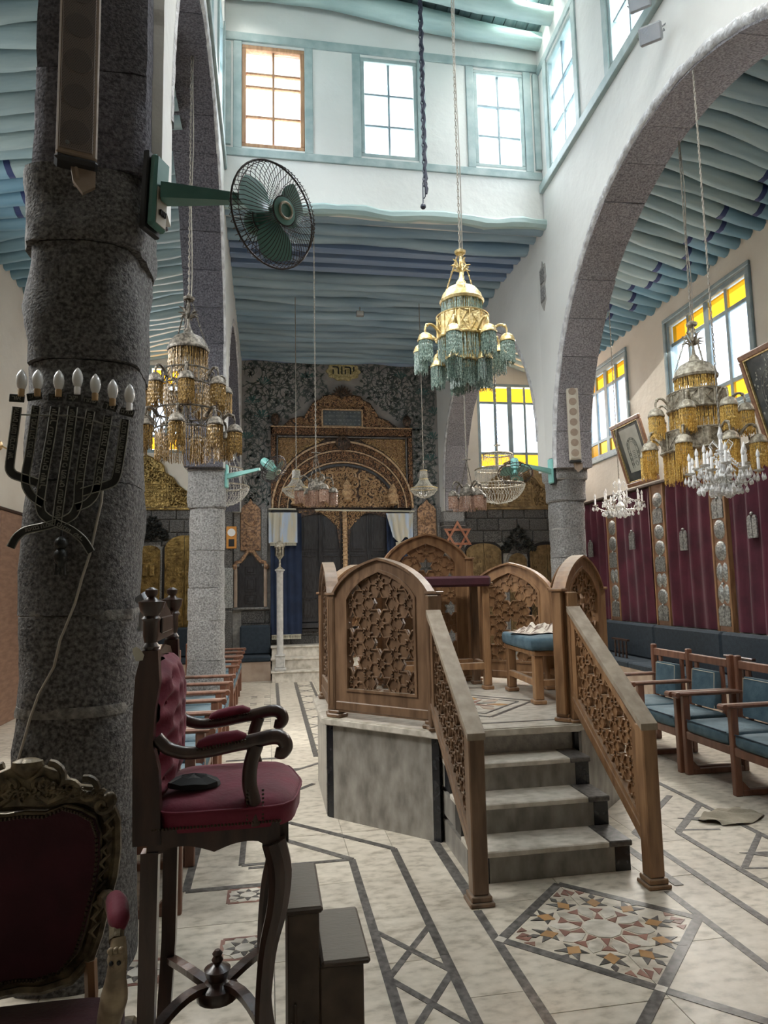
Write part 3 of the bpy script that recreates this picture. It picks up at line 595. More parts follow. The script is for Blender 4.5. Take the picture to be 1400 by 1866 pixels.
# dark stone blocks of the lower wall
rb = random.Random(12)
def clear(x0, x1, z0, z1, holes):
    return not any(x0 < h[1] and x1 > h[0] and z0 < h[3] and z1 > h[2] for h in holes)
stone_holes = [(.02, 2.74, .95, 6), (3.72, 4.56, 0, 2.2), (4.62, 5.02, 0, 2.0), (5.06, 5.9, 0, 2.2), (-2.35, -1.9, 0, 2.2), (-1.86, -1.4, 0, 2.35), (-.66, -.02, 1.2, 3.3), (2.80, 3.24, 2.26, 3.3)]
meshes = {}
for seg in ((-3.25, -.96), (-.5, .02), (.02, 2.74), (2.74, 3.3), (3.32, 5.94)):
    z = 0.0
    while z < 3.0:
        h = .24; x = seg[0] - rb.random() * .2
        while x < seg[1]:
            wd = rb.choice((.26, .32, .38, .44)); a, b = max(x, seg[0]), min(x + wd, seg[1]); x += wd
            if b - a > .05 and clear(a + .01, b - .01, z + .01, min(z + h, 3.0) - .01, stone_holes):
                part('stone_block', MB().bbox(a - (a + b) / 2 + .005, b - (a + b) / 2 - .005, -.045 - rb.random() * .012, 0, .004, h - .004, .012), 'basalt', wall_b, loc=((a + b) / 2, YW, z))
        z += h
mb = MB(); mb.box(-3.25, 5.95, YW - .012, YW - .001, 0, 3.0)
part('mortar_bed', mb, 'mortar', wall_b)
# painted vines of the wallpaper
def scroll_ribbons(mb, x0, x1, z0, z1, y, seed, sc=1.0, wd=.013, leaf=None, keep=None, dens=1.0, th=.004):
    rr = random.Random(seed)
    def rib(pts, w0, w1):
        pts = [p for p in pts]
        if keep and any(not keep(p[0], p[1]) for p in pts):
            q = []; runs = [q]
            for p in pts:
                if keep(*p): q.append(p)
                elif q: q = []; runs.append(q)
            for q in runs:
                if len(q) > 2: rib_(q, w0, w1)
            return
        rib_(pts, w0, w1)
    def rib_(pts, w0, w1):
        if len(pts) < 3: return
        L = []; R = []; n = len(pts)
        for i, p in enumerate(pts):
            a = pts[max(0, i - 1)]; b = pts[min(n - 1, i + 1)]; dx, dz = b[0] - a[0], b[1] - a[1]; l = hypot(dx, dz) or 1; wv = lerp(w0, w1, i / (n - 1)) / 2
            L.append((p[0] - dz / l * wv, y, p[1] + dx / l * wv)); R.append((p[0] + dz / l * wv, y, p[1] - dx / l * wv))
        if th < .006:
            mb.add(L + R, [(i, i + 1, n + i + 1, n + i) for i in range(n - 1)])
        else:
            vs = L + R + [(p[0], y - th, p[2]) for p in ((pts[i][0], 0, pts[i][1]) for i in range(n))]
            mb.add(vs, [(i, i + 1, 2 * n + i + 1, 2 * n + i) for i in range(n - 1)] + [(2 * n + i, 2 * n + i + 1, n + i + 1, n + i) for i in range(n - 1)])
    def lf(x, z, a, s):
        if keep and not keep(x, z): return
        for d in (-.7, 0, .7):
            aa = a + d; rib_([(x, z), (x + s * .5 * cos(aa) + s * .12 * sin(aa), z + s * .5 * sin(aa)), (x + s * cos(aa), z + s * sin(aa))], s * .42, .002)
    nx = int((x1 - x0) / (.62 * sc)) + 1; nz = int((z1 - z0) / (.46 * sc)) + 1
    for i in range(nx):
        for j in range(nz):
            if rr.random() > dens: continue
            cx = x0 + (i + .5 + .25 * (j % 2)) * .62 * sc; cz = z0 + (j + .5) * .46 * sc; dr = 1 if (i + j) % 2 else -1; a0 = rr.uniform(0, 2 * pi); R0 = .27 * sc
            pts = []
            for k in range(22):
                t = k / 21; a = a0 + dr * t * 3.1 * pi * .9; r = R0 * (1 - t) ** .85 + .02 * sc; pts.append((cx + r * cos(a), cz + r * sin(a)))
            rib(pts, wd * sc * .9, wd * sc * 1.2)
            for k in (2, 6, 9, 12, 15):
                p = pts[k]; a = atan2(p[1] - cz, p[0] - cx); lf(p[0], p[1], a + rr.uniform(-.5, .5), .105 * sc)
            lf(cx, cz, rr.uniform(0, 6), .10 * sc); lf(cx, cz, rr.uniform(0, 6), .10 * sc)
            e = pts[0]; q2 = [(e[0] + k * .05 * sc * cos(a0 - dr * 1.3 - k * .12), e[1] + k * .05 * sc * sin(a0 - dr * 1.3 - k * .12)) for k in range(7)]; rib(q2, wd * sc, .004)
def above_ark(x, z):
    dx = abs(x - 1.4)
    top = 5.5 if dx < .25 else (5.25 if dx < .5 else (5.2 - (dx - .5) * .75 if dx < 1.36 else 0))
    return (z > top + .05 and -.46 < x < 3.26 and z < 5.98 and not (abs(x - 1.44) < .36 and z > 5.5)) or (dx > 1.42 and z > 3.2 and -.46 < x < 3.26 and z < 5.98)
mb = MB(); scroll_ribbons(mb, -.6, 3.4, 3.1, 6.1, YW - .003, 4, .86, .024, keep=above_ark); scroll_ribbons(mb, -.5, 3.4, 3.2, 6.1, YW - .002, 9, .55, .030, keep=above_ark, dens=.95); scroll_ribbons(mb, -.55, 3.4, 3.15, 6.1, YW - .0025, 17, .38, .030, keep=above_ark, dens=.8)
tag(part('painted_vine', mb, 'vine', wall_b), kind='stuff')
mb = MB()
for (px, py) in ((460, 735), (478, 760), (620, 690), (770, 720), (792, 755), (790, 800), (785, 840), (450, 800), (730, 690), (480, 700), (560, 690)):
    x, z = bw(px, py)
    for k in range(-4, 5):
        a = pi / 2 + k * .3 + random.uniform(-.2, .2); mb.add([(x, YW - .004, z), (x + .13 * cos(a - .08), YW - .004, z + .13 * sin(a - .08)), (x + .16 * cos(a), YW - .004, z + .16 * sin(a)), (x + .13 * cos(a + .08), YW - .004, z + .13 * sin(a + .08))], [(0, 1, 2, 3)])
tag(part('painted_flower', mb, 'vine_green', wall_b), kind='stuff')
# ================================================================== OUTER WALLS
OR = frame_of((5.75 - 7 * .032, 0), (5.75 + 6 * .032, 13)); ORf = OR @ S3(1, -1, 1)
wo = [(7.14, 8.98, 3.78, 5.38), (10.24, 11.92, 3.80, 5.40), (3.6, 5.4, 3.78, 5.38)]
ms = MB(); holed(ms, OR, -3, 13.3, 0, 6.5, wo, -.3, 0); struct('wall_right_outer', ms, 'plaster_warm')
for a, b, z0, z1 in wo:
    wdw = window(ORf, a, b, z0, z1, [0, .25, .5, .75, 1], [0, .17, .80, 1], 'frame_grey', 'glass', .07, .12, bars=.055, yellow=(0, 2))
    t_ = MB()
    for (p, q, r, s_) in ((a - .06, b + .06, z1, z1 + .06), (a - .06, b + .06, z0 - .06, z0), (a - .06, a, z0, z1), (b, b + .06, z0, z1)): t_.bbox(p, q, -.005, .035, r, s_, .01, OR)
    part('casing', t_, 'frame_grey', wdw)
OL = frame_of((-3.25, 0), (-3.25, 13)); wo2 = [(3.6, 5.2, 3.8, 5.2), (5.9, 7.4, 3.8, 5.2), (10.0, 11.6, 3.8, 5.2)]  # unseen openings added to let the left aisle lamp in
ms = MB(); holed(ms, OL, -3, 13.3, 0, 6.5, wo2, 0, .3); wlo = struct('wall_left_outer', ms, 'plaster_warm')
for k in range(12):
    part('dado_board', MB().bbox(k * 1.0 + 1.0, k * 1.0 + 1.996, -.03, 0, .0, 2.62, .005, OL), 'brown_panel', wlo)
part('dado_rail', MB().bbox(1, 13, -.045, 0, 2.62, 2.66, .006, OL), 'dark_wood', wlo)
ms = MB(); ms.box(-3.6, 6.4, -3.3, -3.0, 0, 6.6); struct('wall_front', ms, 'plaster_warm')
# ================================================================== CEILINGS
def beam_mesh(L, r, seed, matn, band=None, endm=None):
    """hand-hewn round pole along x"""
    rr = random.Random(seed); n = 16; path = []; rad = []; ph = rr.uniform(0, 6)
    for i in range(n + 1):
        t = i / n; path.append((t * L, .016 * sin(t * 5 + ph), .026 * sin(t * 7 + ph * 2) + rr.uniform(-.006, .006))); rad.append(r * (1 + .10 * sin(t * 9 + ph) + rr.uniform(-.03, .03)) * (1.06 - .12 * t))
    mb = MB()
    if band is None: mb.tube(path, rad, 8)
    else:
        b0, b1 = band; k0 = int(n * b0 + .5)
        mb.tube(path[:k0 + 1], rad[:k0 + 1], 8); mb.cur = 1
        p = Vector(path[k0]); q = p + Vector((.06, 0, 0)); mb.tube([p, q], [rad[k0] * 1.02] * 2, 8); mb.cur = 2
        mb.tube([q] + path[k0 + 1:], [rad[k0]] + rad[k0 + 1:], 8)
    return mb.mesh('beam', [matn] if band is None else [matn, 'navy_band', endm], True, 50)
# nave beyond the lantern
mb = MB(); mb.box(-.5, 3.45, YB + .1, 13.2, 6.16, 6.45); ceil_n = struct('ceiling', mb, 'blue_paint')
bmv = [beam_mesh(3.98, .098, 20 + i, 'blue_paint') for i in range(5)]
y = YB + .12; k = 0
while y < 12.95:
    z = 6.085 - (y - YB) * .018
    if 3 <= k <= 5:
        part('squared_beam', MB().bbox(-.5, 3.45, y - .07, y + .07, z - .06, z + .10, .01), 'blue_deep', ceil_n)
    else: new('beam', bmv[k % 5], ceil_n, (-.52, y, z), (random.uniform(-.6, .6), 0, 0))
    y += .262; k += 1
mb = MB()
pth = [(-.5 + 3.95 * i / 24, YB - .03 + .012 * sin(i * 1.7), 6.04 + .02 * sin(i * .9)) for i in range(25)]
mb.tube(pth, [.068 + .008 * sin(i * 2.1) for i in range(25)], 8); tag(part('beam', mb, 'turquoise', ceil_n, True), label='turquoise edge beam under the lantern wall')
mb = MB(); pth = [(-.5 + 3.85 * i / 24, YW - .05, 5.97 + .02 * sin(i * .9)) for i in range(25)]; mb.tube(pth, .06, 8); part('beam', mb, 'blue_deep', ceil_n, True)
# lantern roof: slopes down to the right
def lz(x): return 8.62 - (x + .5) * .065
mb = MB(); mb.add([(-.7, 2.4, lz(-.7) + .28), (3.7, 2.4, lz(3.7) + .28), (3.7, YB + .3, lz(3.7) + .28), (-.7, YB + .3, lz(-.7) + .28), (-.7, 2.4, 9.3), (3.7, 2.4, 9.3), (3.7, YB + .3, 9.3), (-.7, YB + .3, 9.3)],
       [(0, 3, 2, 1), (4, 5, 6, 7), (0, 1, 5, 4), (1, 2, 6, 5), (2, 3, 7, 6), (3, 0, 4, 7)])
ceil_l = struct('ceiling_lantern', mb, 'turq_board')
x = -.5
while x < 3.4:      # roof boards
    part('board', MB().box(x + .003, x + .147, 5.0, YB, lz(x) + .24, lz(x) + .262 + random.random() * .008), 'turq_board', ceil_l); x += .15
bml = [beam_mesh(4.0, .125, 40 + i, 'turquoise') for i in range(4)]
y = YB - .14; k = 0
while y > 2.7:
    o = new('beam', bml[k % 4], ceil_l, (-.5, y, lz(-.5) + .10), (0, .065, 0)); y -= .40; k += 1
# aisles: lean-to roofs falling outwards
zr0, zr1 = 6.22, 5.74
mb = MB(); mb.add([(3.75, -3.2, zr0 + .10), (6.3, -3.2, zr1 - .02), (6.3, 13.3, zr1 - .02), (3.75, 13.3, zr0 + .10), (3.75, -3.2, 6.7), (6.3, -3.2, 6.7), (6.3, 13.3, 6.7), (3.75, 13.3, 6.7)],
       [(0, 3, 2, 1), (4, 5, 6, 7), (0, 1, 5, 4), (1, 2, 6, 5), (2, 3, 7, 6), (3, 0, 4, 7)])
ceil_r = struct('ceiling_right', mb, 'aisle_paint')
bmr = [beam_mesh(2.35, .098, 60 + i, 'aisle_paint', ((.68, .74, .80, .71, .77, .74)[i], .78), 'aisle_end') for i in range(6)]
y = 3.4; k = 0; sl_ = atan2(zr0 - zr1, 2.2)
while y < 12.9:
    X0 = 3.62; new('beam', bmr[k % 6], ceil_r, (X0, y, zr0 + .0 + (3.75 - X0) * .218), (0, sl_, 0), (1, 1, 1)); y += .228; k += 1
mb = MB(); mb.add([(-.9, -3.2, zr0 + .10), (-3.6, -3.2, zr1 - .04), (-3.6, 13.3, zr1 - .04), (-.9, 13.3, zr0 + .10), (-.9, -3.2, 6.7), (-3.6, -3.2, 6.7), (-3.6, 13.3, 6.7), (-.9, 13.3, 6.7)],
       [(0, 1, 2, 3), (4, 7, 6, 5), (0, 4, 5, 1), (1, 5, 6, 2), (2, 6, 7, 3), (3, 7, 4, 0)])
ceil_le = struct('ceiling_left', mb, 'aisle_paint')
bmr2 = [beam_mesh(2.5, .098, 80 + i, 'aisle_paint', ((.64, .70, .76, .67, .73, .70)[i], .75), 'aisle_end') for i in range(6)]
y = 3.0; k = 0
while y < 12.9:
    new('beam', bmr2[k % 6], ceil_le, (-.85, y, zr0 + .0), (0, sl_, pi), (1, 1, 1)); y += .235; k += 1
mb = MB(); mb.box(-3.6, 6.4, -3.3, 2.5, 6.45, 6.75); struct('ceiling_front', mb, 'plaster')
mb = MB(); mb.box(-3.6, 6.4, 13.2, 13.5, 5, 9.2) if False else mb.box(-.9, 3.8, YB + .2, 13.3, 6.45, 6.8); struct('ceiling_top', mb, 'plaster')
# ================================================================== PILLARS
def drum(mb, cx, cy, hx, hy, z0, z1, ex, seed, amp=.012, n=40, m=6):
    vs = []; fs = []
    for j in range(m + 1):
        z = lerp(z0, z1, j / m); sh = 1 - (.008 if j in (0, m) else 0)
        for i in range(n):
            a = 2 * pi * i / n; c, s_ = cos(a), sin(a); r = (abs(c) ** ex + abs(s_) ** ex) ** (-1 / ex)
            x, y = hx * r * c, hy * r * s_
            d = noise.noise(Vector((x * 5 + seed, y * 5, z * 5))) * amp + noise.noise(Vector((x * 18, y * 18 + seed, z * 18))) * amp * .35
            q = sh + d / max(hx, .1); vs.append((cx + x * q, cy + y * q, z))
    for j in range(m):
        for i in range(n): fs.append((j * n + i, j * n + (i + 1) % n, (j + 1) * n + (i + 1) % n, (j + 1) * n + i))
    fs.append(tuple(range(n - 1, -1, -1))); fs.append(tuple(m * n + i for i in range(n)))
    mb.add(vs, fs)
def pillar(label, cx, cy, secs, matn, group=None):
    """secs: (z0, z1, half x, half y, exponent, material)"""
    t = thing('stone_pillar', label, 'pillar', (cx, cy, 0), group=group)
    for i, s_ in enumerate(secs):
        mb = MB(); drum(mb, (.032 if cy == 3.36 and s_[0] > 3.4 else 0), 0, s_[2], s_[3], s_[0] + (.003 if i else 0), s_[1] - .003, s_[4], i * 7.3 + cx, s_[6] if len(s_) > 6 else .014)
        part('stone_drum', mb, s_[5] if len(s_) > 5 else matn, t, True, 60)
        if i and cy != 3.36:
            mb = MB(); drum(mb, 0, 0, s_[2] * .965, s_[3] * .965, s_[0] - .010, s_[0] + .010, s_[4], 3.3, .004, m=2); part('mortar_joint', mb, 'mortar' if i % 2 else 'basalt_light', t, True)
    if cy == 3.36:
        for zz in (1.50, 1.10):
            mb = MB(); drum(mb, 0, 0, .2455, .262, zz - .022, zz + .022, 3.0, 4.1, .022, m=3); part('mortar_joint', mb, 'mortar_dark', t, True)
    return t
near = pillar('massive dark basalt pillar in the left foreground carrying the seven-branched lamp', -.838, 3.36,
       [(0, .62, .248, .262, 3.0, 'basalt', .02), (.62, 1.10, .246, .262, 3.0, 'basalt', .02), (1.10, 1.50, .246, .262, 3.0, 'basalt', .02), (1.50, 2.08, .244, .26, 3.0, 'basalt', .02), (2.08, 2.62, .242, .255, 3.0, 'basalt', .02), (2.62, 3.16, .252, .258, 3.6, 'basalt', .03),
        (3.16, 3.52, .275, .272, 5, 'basalt', .035), (3.52, 4.0, .258, .252, 12, 'basalt_upper', .010), (4.0, 4.55, .256, .252, 12, 'basalt_upper', .010), (4.55, 5.2, .256, .252, 12, 'basalt_upper', .010)], 'basalt')
lcol = pillar('slender grey stone column of the left arcade beyond the rows of chairs', -.715, 8.29,
       [(0, .42, .225, .215, 5), (.42, .80, .215, .21, 4), (.80, 1.25, .205, .20, 3.6), (1.25, 1.62, .205, .20, 3.4), (1.62, 2.05, .20, .20, 3.4), (2.05, 2.55, .20, .20, 3.4), (2.55, 2.98, .215, .21, 5), (2.98, 3.42, .218, .215, 10, 'basalt_upper', .006)], 'basalt_light')
rcol = pillar('round grey stone column with a bulging capital on the right, behind the platform', 3.655, 8.0,
       [(0, .5, .21, .205, 4), (.5, 1.0, .205, .20, 3.2), (1.0, 1.45, .20, .20, 3), (1.45, 1.9, .20, .20, 3), (1.9, 2.25, .20, .20, 3), (2.25, 2.60, .20, .20, 3), (2.60, 2.86, .225, .22, 3.4), (2.86, 2.99, .235, .23, 6, 'basalt_light', .006), (2.99, 3.45, .205, .20, 12, 'basalt_light', .006)], 'basalt_light')
pillar('dark half pier against the back wall, right of the carved ark', 3.50, 12.80,
       [(0, 1.2, .20, .15, 12, 'basalt', .003), (1.2, 2.4, .20, .15, 12, 'basalt', .003), (2.4, 2.72, .21, .16, 12, 'basalt', .003), (2.72, 2.80, .235, .18, 12, 'basalt', .002), (2.80, 3.0, .21, .16, 12, 'basalt_light', .003)], 'basalt')
pillar('dark half pier against the back wall, left of the small black door', -.80, 12.80,
       [(0, 1.2, .15, .15, 12, 'basalt', .003), (1.2, 2.4, .15, .15, 12, 'basalt', .003), (2.4, 3.0, .15, .16, 12, 'basalt', .003)], 'basalt')
# cable running down the near pillar
def surf_y(x): return 3.36 - .262 * (1 - min(.98, abs((x + .838) / .246)) ** 3.0) ** (1 / 3.0)
pts = []
for (px, py) in ((188, 890), (186, 915), (176, 960), (165, 1010), (152, 1050), (138, 1100), (120, 1145), (111, 1166), (100, 1215), (72, 1265), (56, 1310), (45, 1350), (30, 1400), (20, 1430)):
    p = at(px, py, 'y', 3.09); p = at(px, py, 'y', surf_y(p.x)); pts.append((p.x, p.y - .012, p.z))
tag(part('cable', MB().tube(pts, .0055, 6), 'cable', None, True), 'pale cable hanging loosely down the face of the dark foreground pillar', 'cable')

# ================================================================== PRAYER PLATFORM
OC = (1.53, 5.48); OS = .93; OAP = OS / 2 / tan(pi / 8); OR_ = OS / 2 / sin(pi / 8); PZ = .68
def octv(c, s): 
    r = s / 2 / sin(pi / 8); return [(c[0] + r * cos(radians(22.5 + 45 * k)), c[1] + r * sin(radians(22.5 + 45 * k))) for k in range(8)]
V8 = octv(OC, OS)
plat = thing('prayer_platform', 'octagonal raised marble platform with grey slabs, black corners and four steps', 'platform', (OC[0], OC[1], 0))
def lo(p): return (p[0] - OC[0], p[1] - OC[1])
part('core', MB().prism([lo(p) for p in octv(OC, OS - .04)], .0, PZ - .05), 'mortar', plat)
for k in range(8):
    a, b = V8[k], V8[(k + 1) % 8]
    if k == 5: continue
    T = frame_of(lo(b), lo(a))      # y points outwards here
    w_ = OS
    T2 = T @ S3(1, -1, 1)
    c_ = part('side_slab', MB().box(.06, w_ - .06, -.0, .03, .0, PZ - .05, T @ T3(0, -.0, 0)) if False else MB().box(.058, w_ - .058, -.022, .005, 0, PZ - .05, T), 'marble_grey', plat)
    for s0, s1 in ((.006, .055), (w_ - .055, w_ - .006)):
        part('corner_strip', MB().box(s0, s1, -.024, .004, 0, PZ - .05, T), 'marble_black', plat)
mb = MB(); mb.prism([lo(p) for p in octv(OC, OS + .012)], PZ - .052, PZ - .040); mb.prism([lo(p) for p in octv(OC, OS + .035)], PZ - .040, PZ - .006); mb.prism([lo(p) for p in octv(OC, OS + .02)], PZ - .006, PZ)
part('top_slab', mb, 'marble_white', plat)
# inlaid star of the platform floor
def pin(pts, m, h): 
    part('inlay_tile', MB().prism([lo(p) for p in pts], PZ - .004, PZ + h), m, plat)
def pst(a, b, wd=.03, m='inlay_grey'):
    a, b = Vector(a), Vector(b); d = (b - a); n = Vector((-d.y, d.x)).normalized() * wd / 2
    pin([tuple(a + n), tuple(b + n), tuple(b - n), tuple(a - n)], m, .002)
PC = (1.52, 5.25)
dd = [(PC[0], PC[1] + .55), (PC[0] + .52, PC[1]), (PC[0], PC[1] - .55), (PC[0] - .52, PC[1])]
for i in range(4): pst(dd[i], dd[(i + 1) % 4])
dd = [(PC[0], PC[1] + .42), (PC[0] + .40, PC[1]), (PC[0], PC[1] - .42), (PC[0] - .40, PC[1])]
for i in range(4): pst(dd[i], dd[(i + 1) % 4], .02)
pst((1.0, 4.50), (2.05, 4.50), .02)
for k in range(8):
    a = k * pi / 4; 
    pin([(PC[0] + .07 * cos(a - .4), PC[1] + .07 * sin(a - .4)), (PC[0] + .22 * cos(a), PC[1] + .22 * sin(a)), (PC[0] + .07 * cos(a + .4), PC[1] + .07 * sin(a + .4))], 'inlay_red' if k % 2 else 'inlay_grey', .0025)
    pin([(PC[0] + .14 * cos(a + .39), PC[1] + .14 * sin(a + .39)), (PC[0] + .24 * cos(a + .2), PC[1] + .24 * sin(a + .2)), (PC[0] + .31 * cos(a + .39), PC[1] + .31 * sin(a + .39)), (PC[0] + .24 * cos(a + .58), PC[1] + .24 * sin(a + .58))], 'inlay_orange' if k % 2 else 'marble_beige', .0025)
# steps
sx0, sx1 = 1.08, 1.985
ys = [3.72, 3.955, 4.185, 4.415]
for k in range(4):
    z0, z1 = .17 * k, .17 * (k + 1); y0 = ys[k]; y1 = ys[k + 1] if k < 3 else 4.46
    part('riser', MB().box(sx0 + .09 - OC[0], sx1 - .09 - OC[0], y0 + .014 - OC[1], 4.46 - OC[1], z0, z1 - .032), 'marble_grey', plat)
    for a, b in ((sx0, sx0 + .088), (sx1 - .088, sx1)):
        part('riser_block', MB().box(a - OC[0], b - OC[0], y0 + .012 - OC[1], y0 + .13 - OC[1], z0, z1 - .032), 'marble_black', plat)
        part('side_block', MB().box(a + .004 - OC[0], b - .004 - OC[0], y0 + .131 - OC[1], 4.46 - OC[1], z0, z1 - .032), 'marble_beige' if False else 'marble_grey', plat)
    if k < 3:
        part('tread', MB().bbox(sx0 - OC[0], sx1 - .13 - OC[0], y0 - .012 - OC[1], y1 + .02 - OC[1], z1 - .032, z1, .006), 'marble_white', plat)
        part('tread_end', MB().bbox(sx1 - .129 - OC[0], sx1 + .006 - OC[0], y0 - .012 - OC[1], y1 + .02 - OC[1], z1 - .032, z1, .006), 'inlay_grey', plat)
# ------------------------------------------------------------------ star lattice
def clip(poly, region):
    """Sutherland-Hodgman; region convex, counter-clockwise"""
    out = poly
    n = len(region)
    for i in range(n):
        a, b = region[i], region[(i + 1) % n]; inp = out; out = []
        if not inp: return []
        def side(p): return (b[0] - a[0]) * (p[1] - a[1]) - (b[1] - a[1]) * (p[0] - a[0])
        for j in range(len(inp)):
            p, q = inp[j - 1], inp[j]; sp, sq = side(p), side(q)
            if sq >= 0:
                if sp < 0: t = sp / (sp - sq); out.append((p[0] + (q[0] - p[0]) * t, p[1] + (q[1] - p[1]) * t))
                out.append(q)
            elif sp >= 0: t = sp / (sp - sq); out.append((p[0] + (q[0] - p[0]) * t, p[1] + (q[1] - p[1]) * t))
    ded = []
    for p in out:
        if not ded or hypot(p[0] - ded[-1][0], p[1] - ded[-1][1]) > 1e-5: ded.append(p)
    if len(ded) > 2 and hypot(ded[0][0] - ded[-1][0], ded[0][1] - ded[-1][1]) < 1e-5: ded.pop()
    return ded if len(ded) > 2 else []
def ccw(pts):
    a = sum(pts[i][0] * pts[(i + 1) % len(pts)][1] - pts[(i + 1) % len(pts)][0] * pts[i][1] for i in range(len(pts)))
    return pts if a > 0 else pts[::-1]
def star_pts(cx, cy, R, r, n, a0): return [(cx + (R if k % 2 == 0 else r) * cos(a0 + pi * k / n), cy + (R if k % 2 == 0 else r) * sin(a0 + pi * k / n)) for k in range(2 * n)]
def ring_polys(outer, inner): 
    n = len(outer); return [[outer[i], outer[(i + 1) % n], inner[(i + 1) % n], inner[i]] for i in range(n)]
def lattice(parent, region, T, d, u0, v0, back=.006, matb='oak', mats_='oak', wood_name='lattice'):
    """kagome of hexagrams and small eight-pointed stars cut to a convex region of the panel plane; T takes (u, v, depth) to the world"""
    region = ccw(region); us = [p[0] for p in region]; vs_ = [p[1] for p in region]
    bk = MB(); stars = []
    def add(mb, polys, h0, h1):
        n = 0
        for p in polys:
            q = clip(ccw(p), region)
            if q:
                a = abs(sum(q[i][0] * q[(i + 1) % len(q)][1] - q[(i + 1) % len(q)][0] * q[i][1] for i in range(len(q)))) / 2
                if a > 1e-6: mb.prism(q, h0, h1, T); n += 1
        return n
    i0 = int((min(us) - u0) / (d * .866)) - 2; i1 = int((max(us) - u0) / (d * .866)) + 2; j0 = int((min(vs_) - v0) / d) - 2; j1 = int((max(vs_) - v0) / d) + 2
    sm = set()
    for i in range(i0, i1 + 1):
        for j in range(j0, j1 + 1):
            cx = u0 + i * d * .866; cy = v0 + (j + (.5 if i % 2 else 0)) * d
            # hexagram hole in the ground board
            hole = star_pts(cx, cy, d * .27, d * .156, 6, pi / 6)
            cell = [(cx + d / sqrt(3) * (1 if k % 2 else .866) * cos(pi / 6 + pi / 6 * k), cy + d / sqrt(3) * (1 if k % 2 else .866) * sin(pi / 6 + pi / 6 * k)) for k in range(12)]
            add(bk, ring_polys(cell, hole), -back, back)
            # raised hexagram ring with long overlapping bars
            mb = MB(); o_ = star_pts(cx, cy, d * .345, d * .199, 6, pi / 6); i_ = star_pts(cx, cy, d * .29, d * .168, 6, pi / 6)
            if add(mb, ring_polys(o_, i_), -.019, .019): stars.append((mb, 'hexagram'))
            for k in range(6):
                a = pi / 6 + k * pi / 3; mx, my = cx + d / 2 * cos(a), cy + d / 2 * sin(a); sm.add((round(mx, 4), round(my, 4)))
            # three-armed pieces between the stars
            for k in (0, 1):
                a = k * pi / 3; qx, qy = cx + d * .577 * cos(a), cy + d * .577 * sin(a); mb = MB(); n = 0
                for r_ in range(3):
                    b = a + pi + r_ * 2 * pi / 3 + pi / 3; e = (qx + d * .17 * cos(b), qy + d * .17 * sin(b)); n_ = (-sin(b) * .006, cos(b) * .006)
                    n += add(mb, [[(qx + n_[0], qy + n_[1]), (qx - n_[0], qy - n_[1]), (e[0] - n_[0], e[1] - n_[1]), (e[0] + n_[0], e[1] + n_[1])]], -.015, .015)
                if n: stars.append((mb, 'lattice_arm'))
    for (mx, my) in sm:
        mb = MB(); n = add(mb, ring_polys(star_pts(mx, my, d * .175, d * .105, 8, 0), star_pts(mx, my, d * .135, d * .078, 8, 0)), -.018, .018)
        if n: stars.append((mb, 'small_star'))
    l = part(wood_name, bk, matb, parent)
    for mb, nm_ in stars: part(nm_, mb, mats_, l)
    return l
def arch_half(a, h, n=8):
    pts = []
    for i in range(n + 1):
        t = i / n; x = (1 - t) ** 2 * a + 2 * t * (1 - t) * a * .72; y = 2 * t * (1 - t) * h * .76 + t * t * h; pts.append((x, y))
    return pts
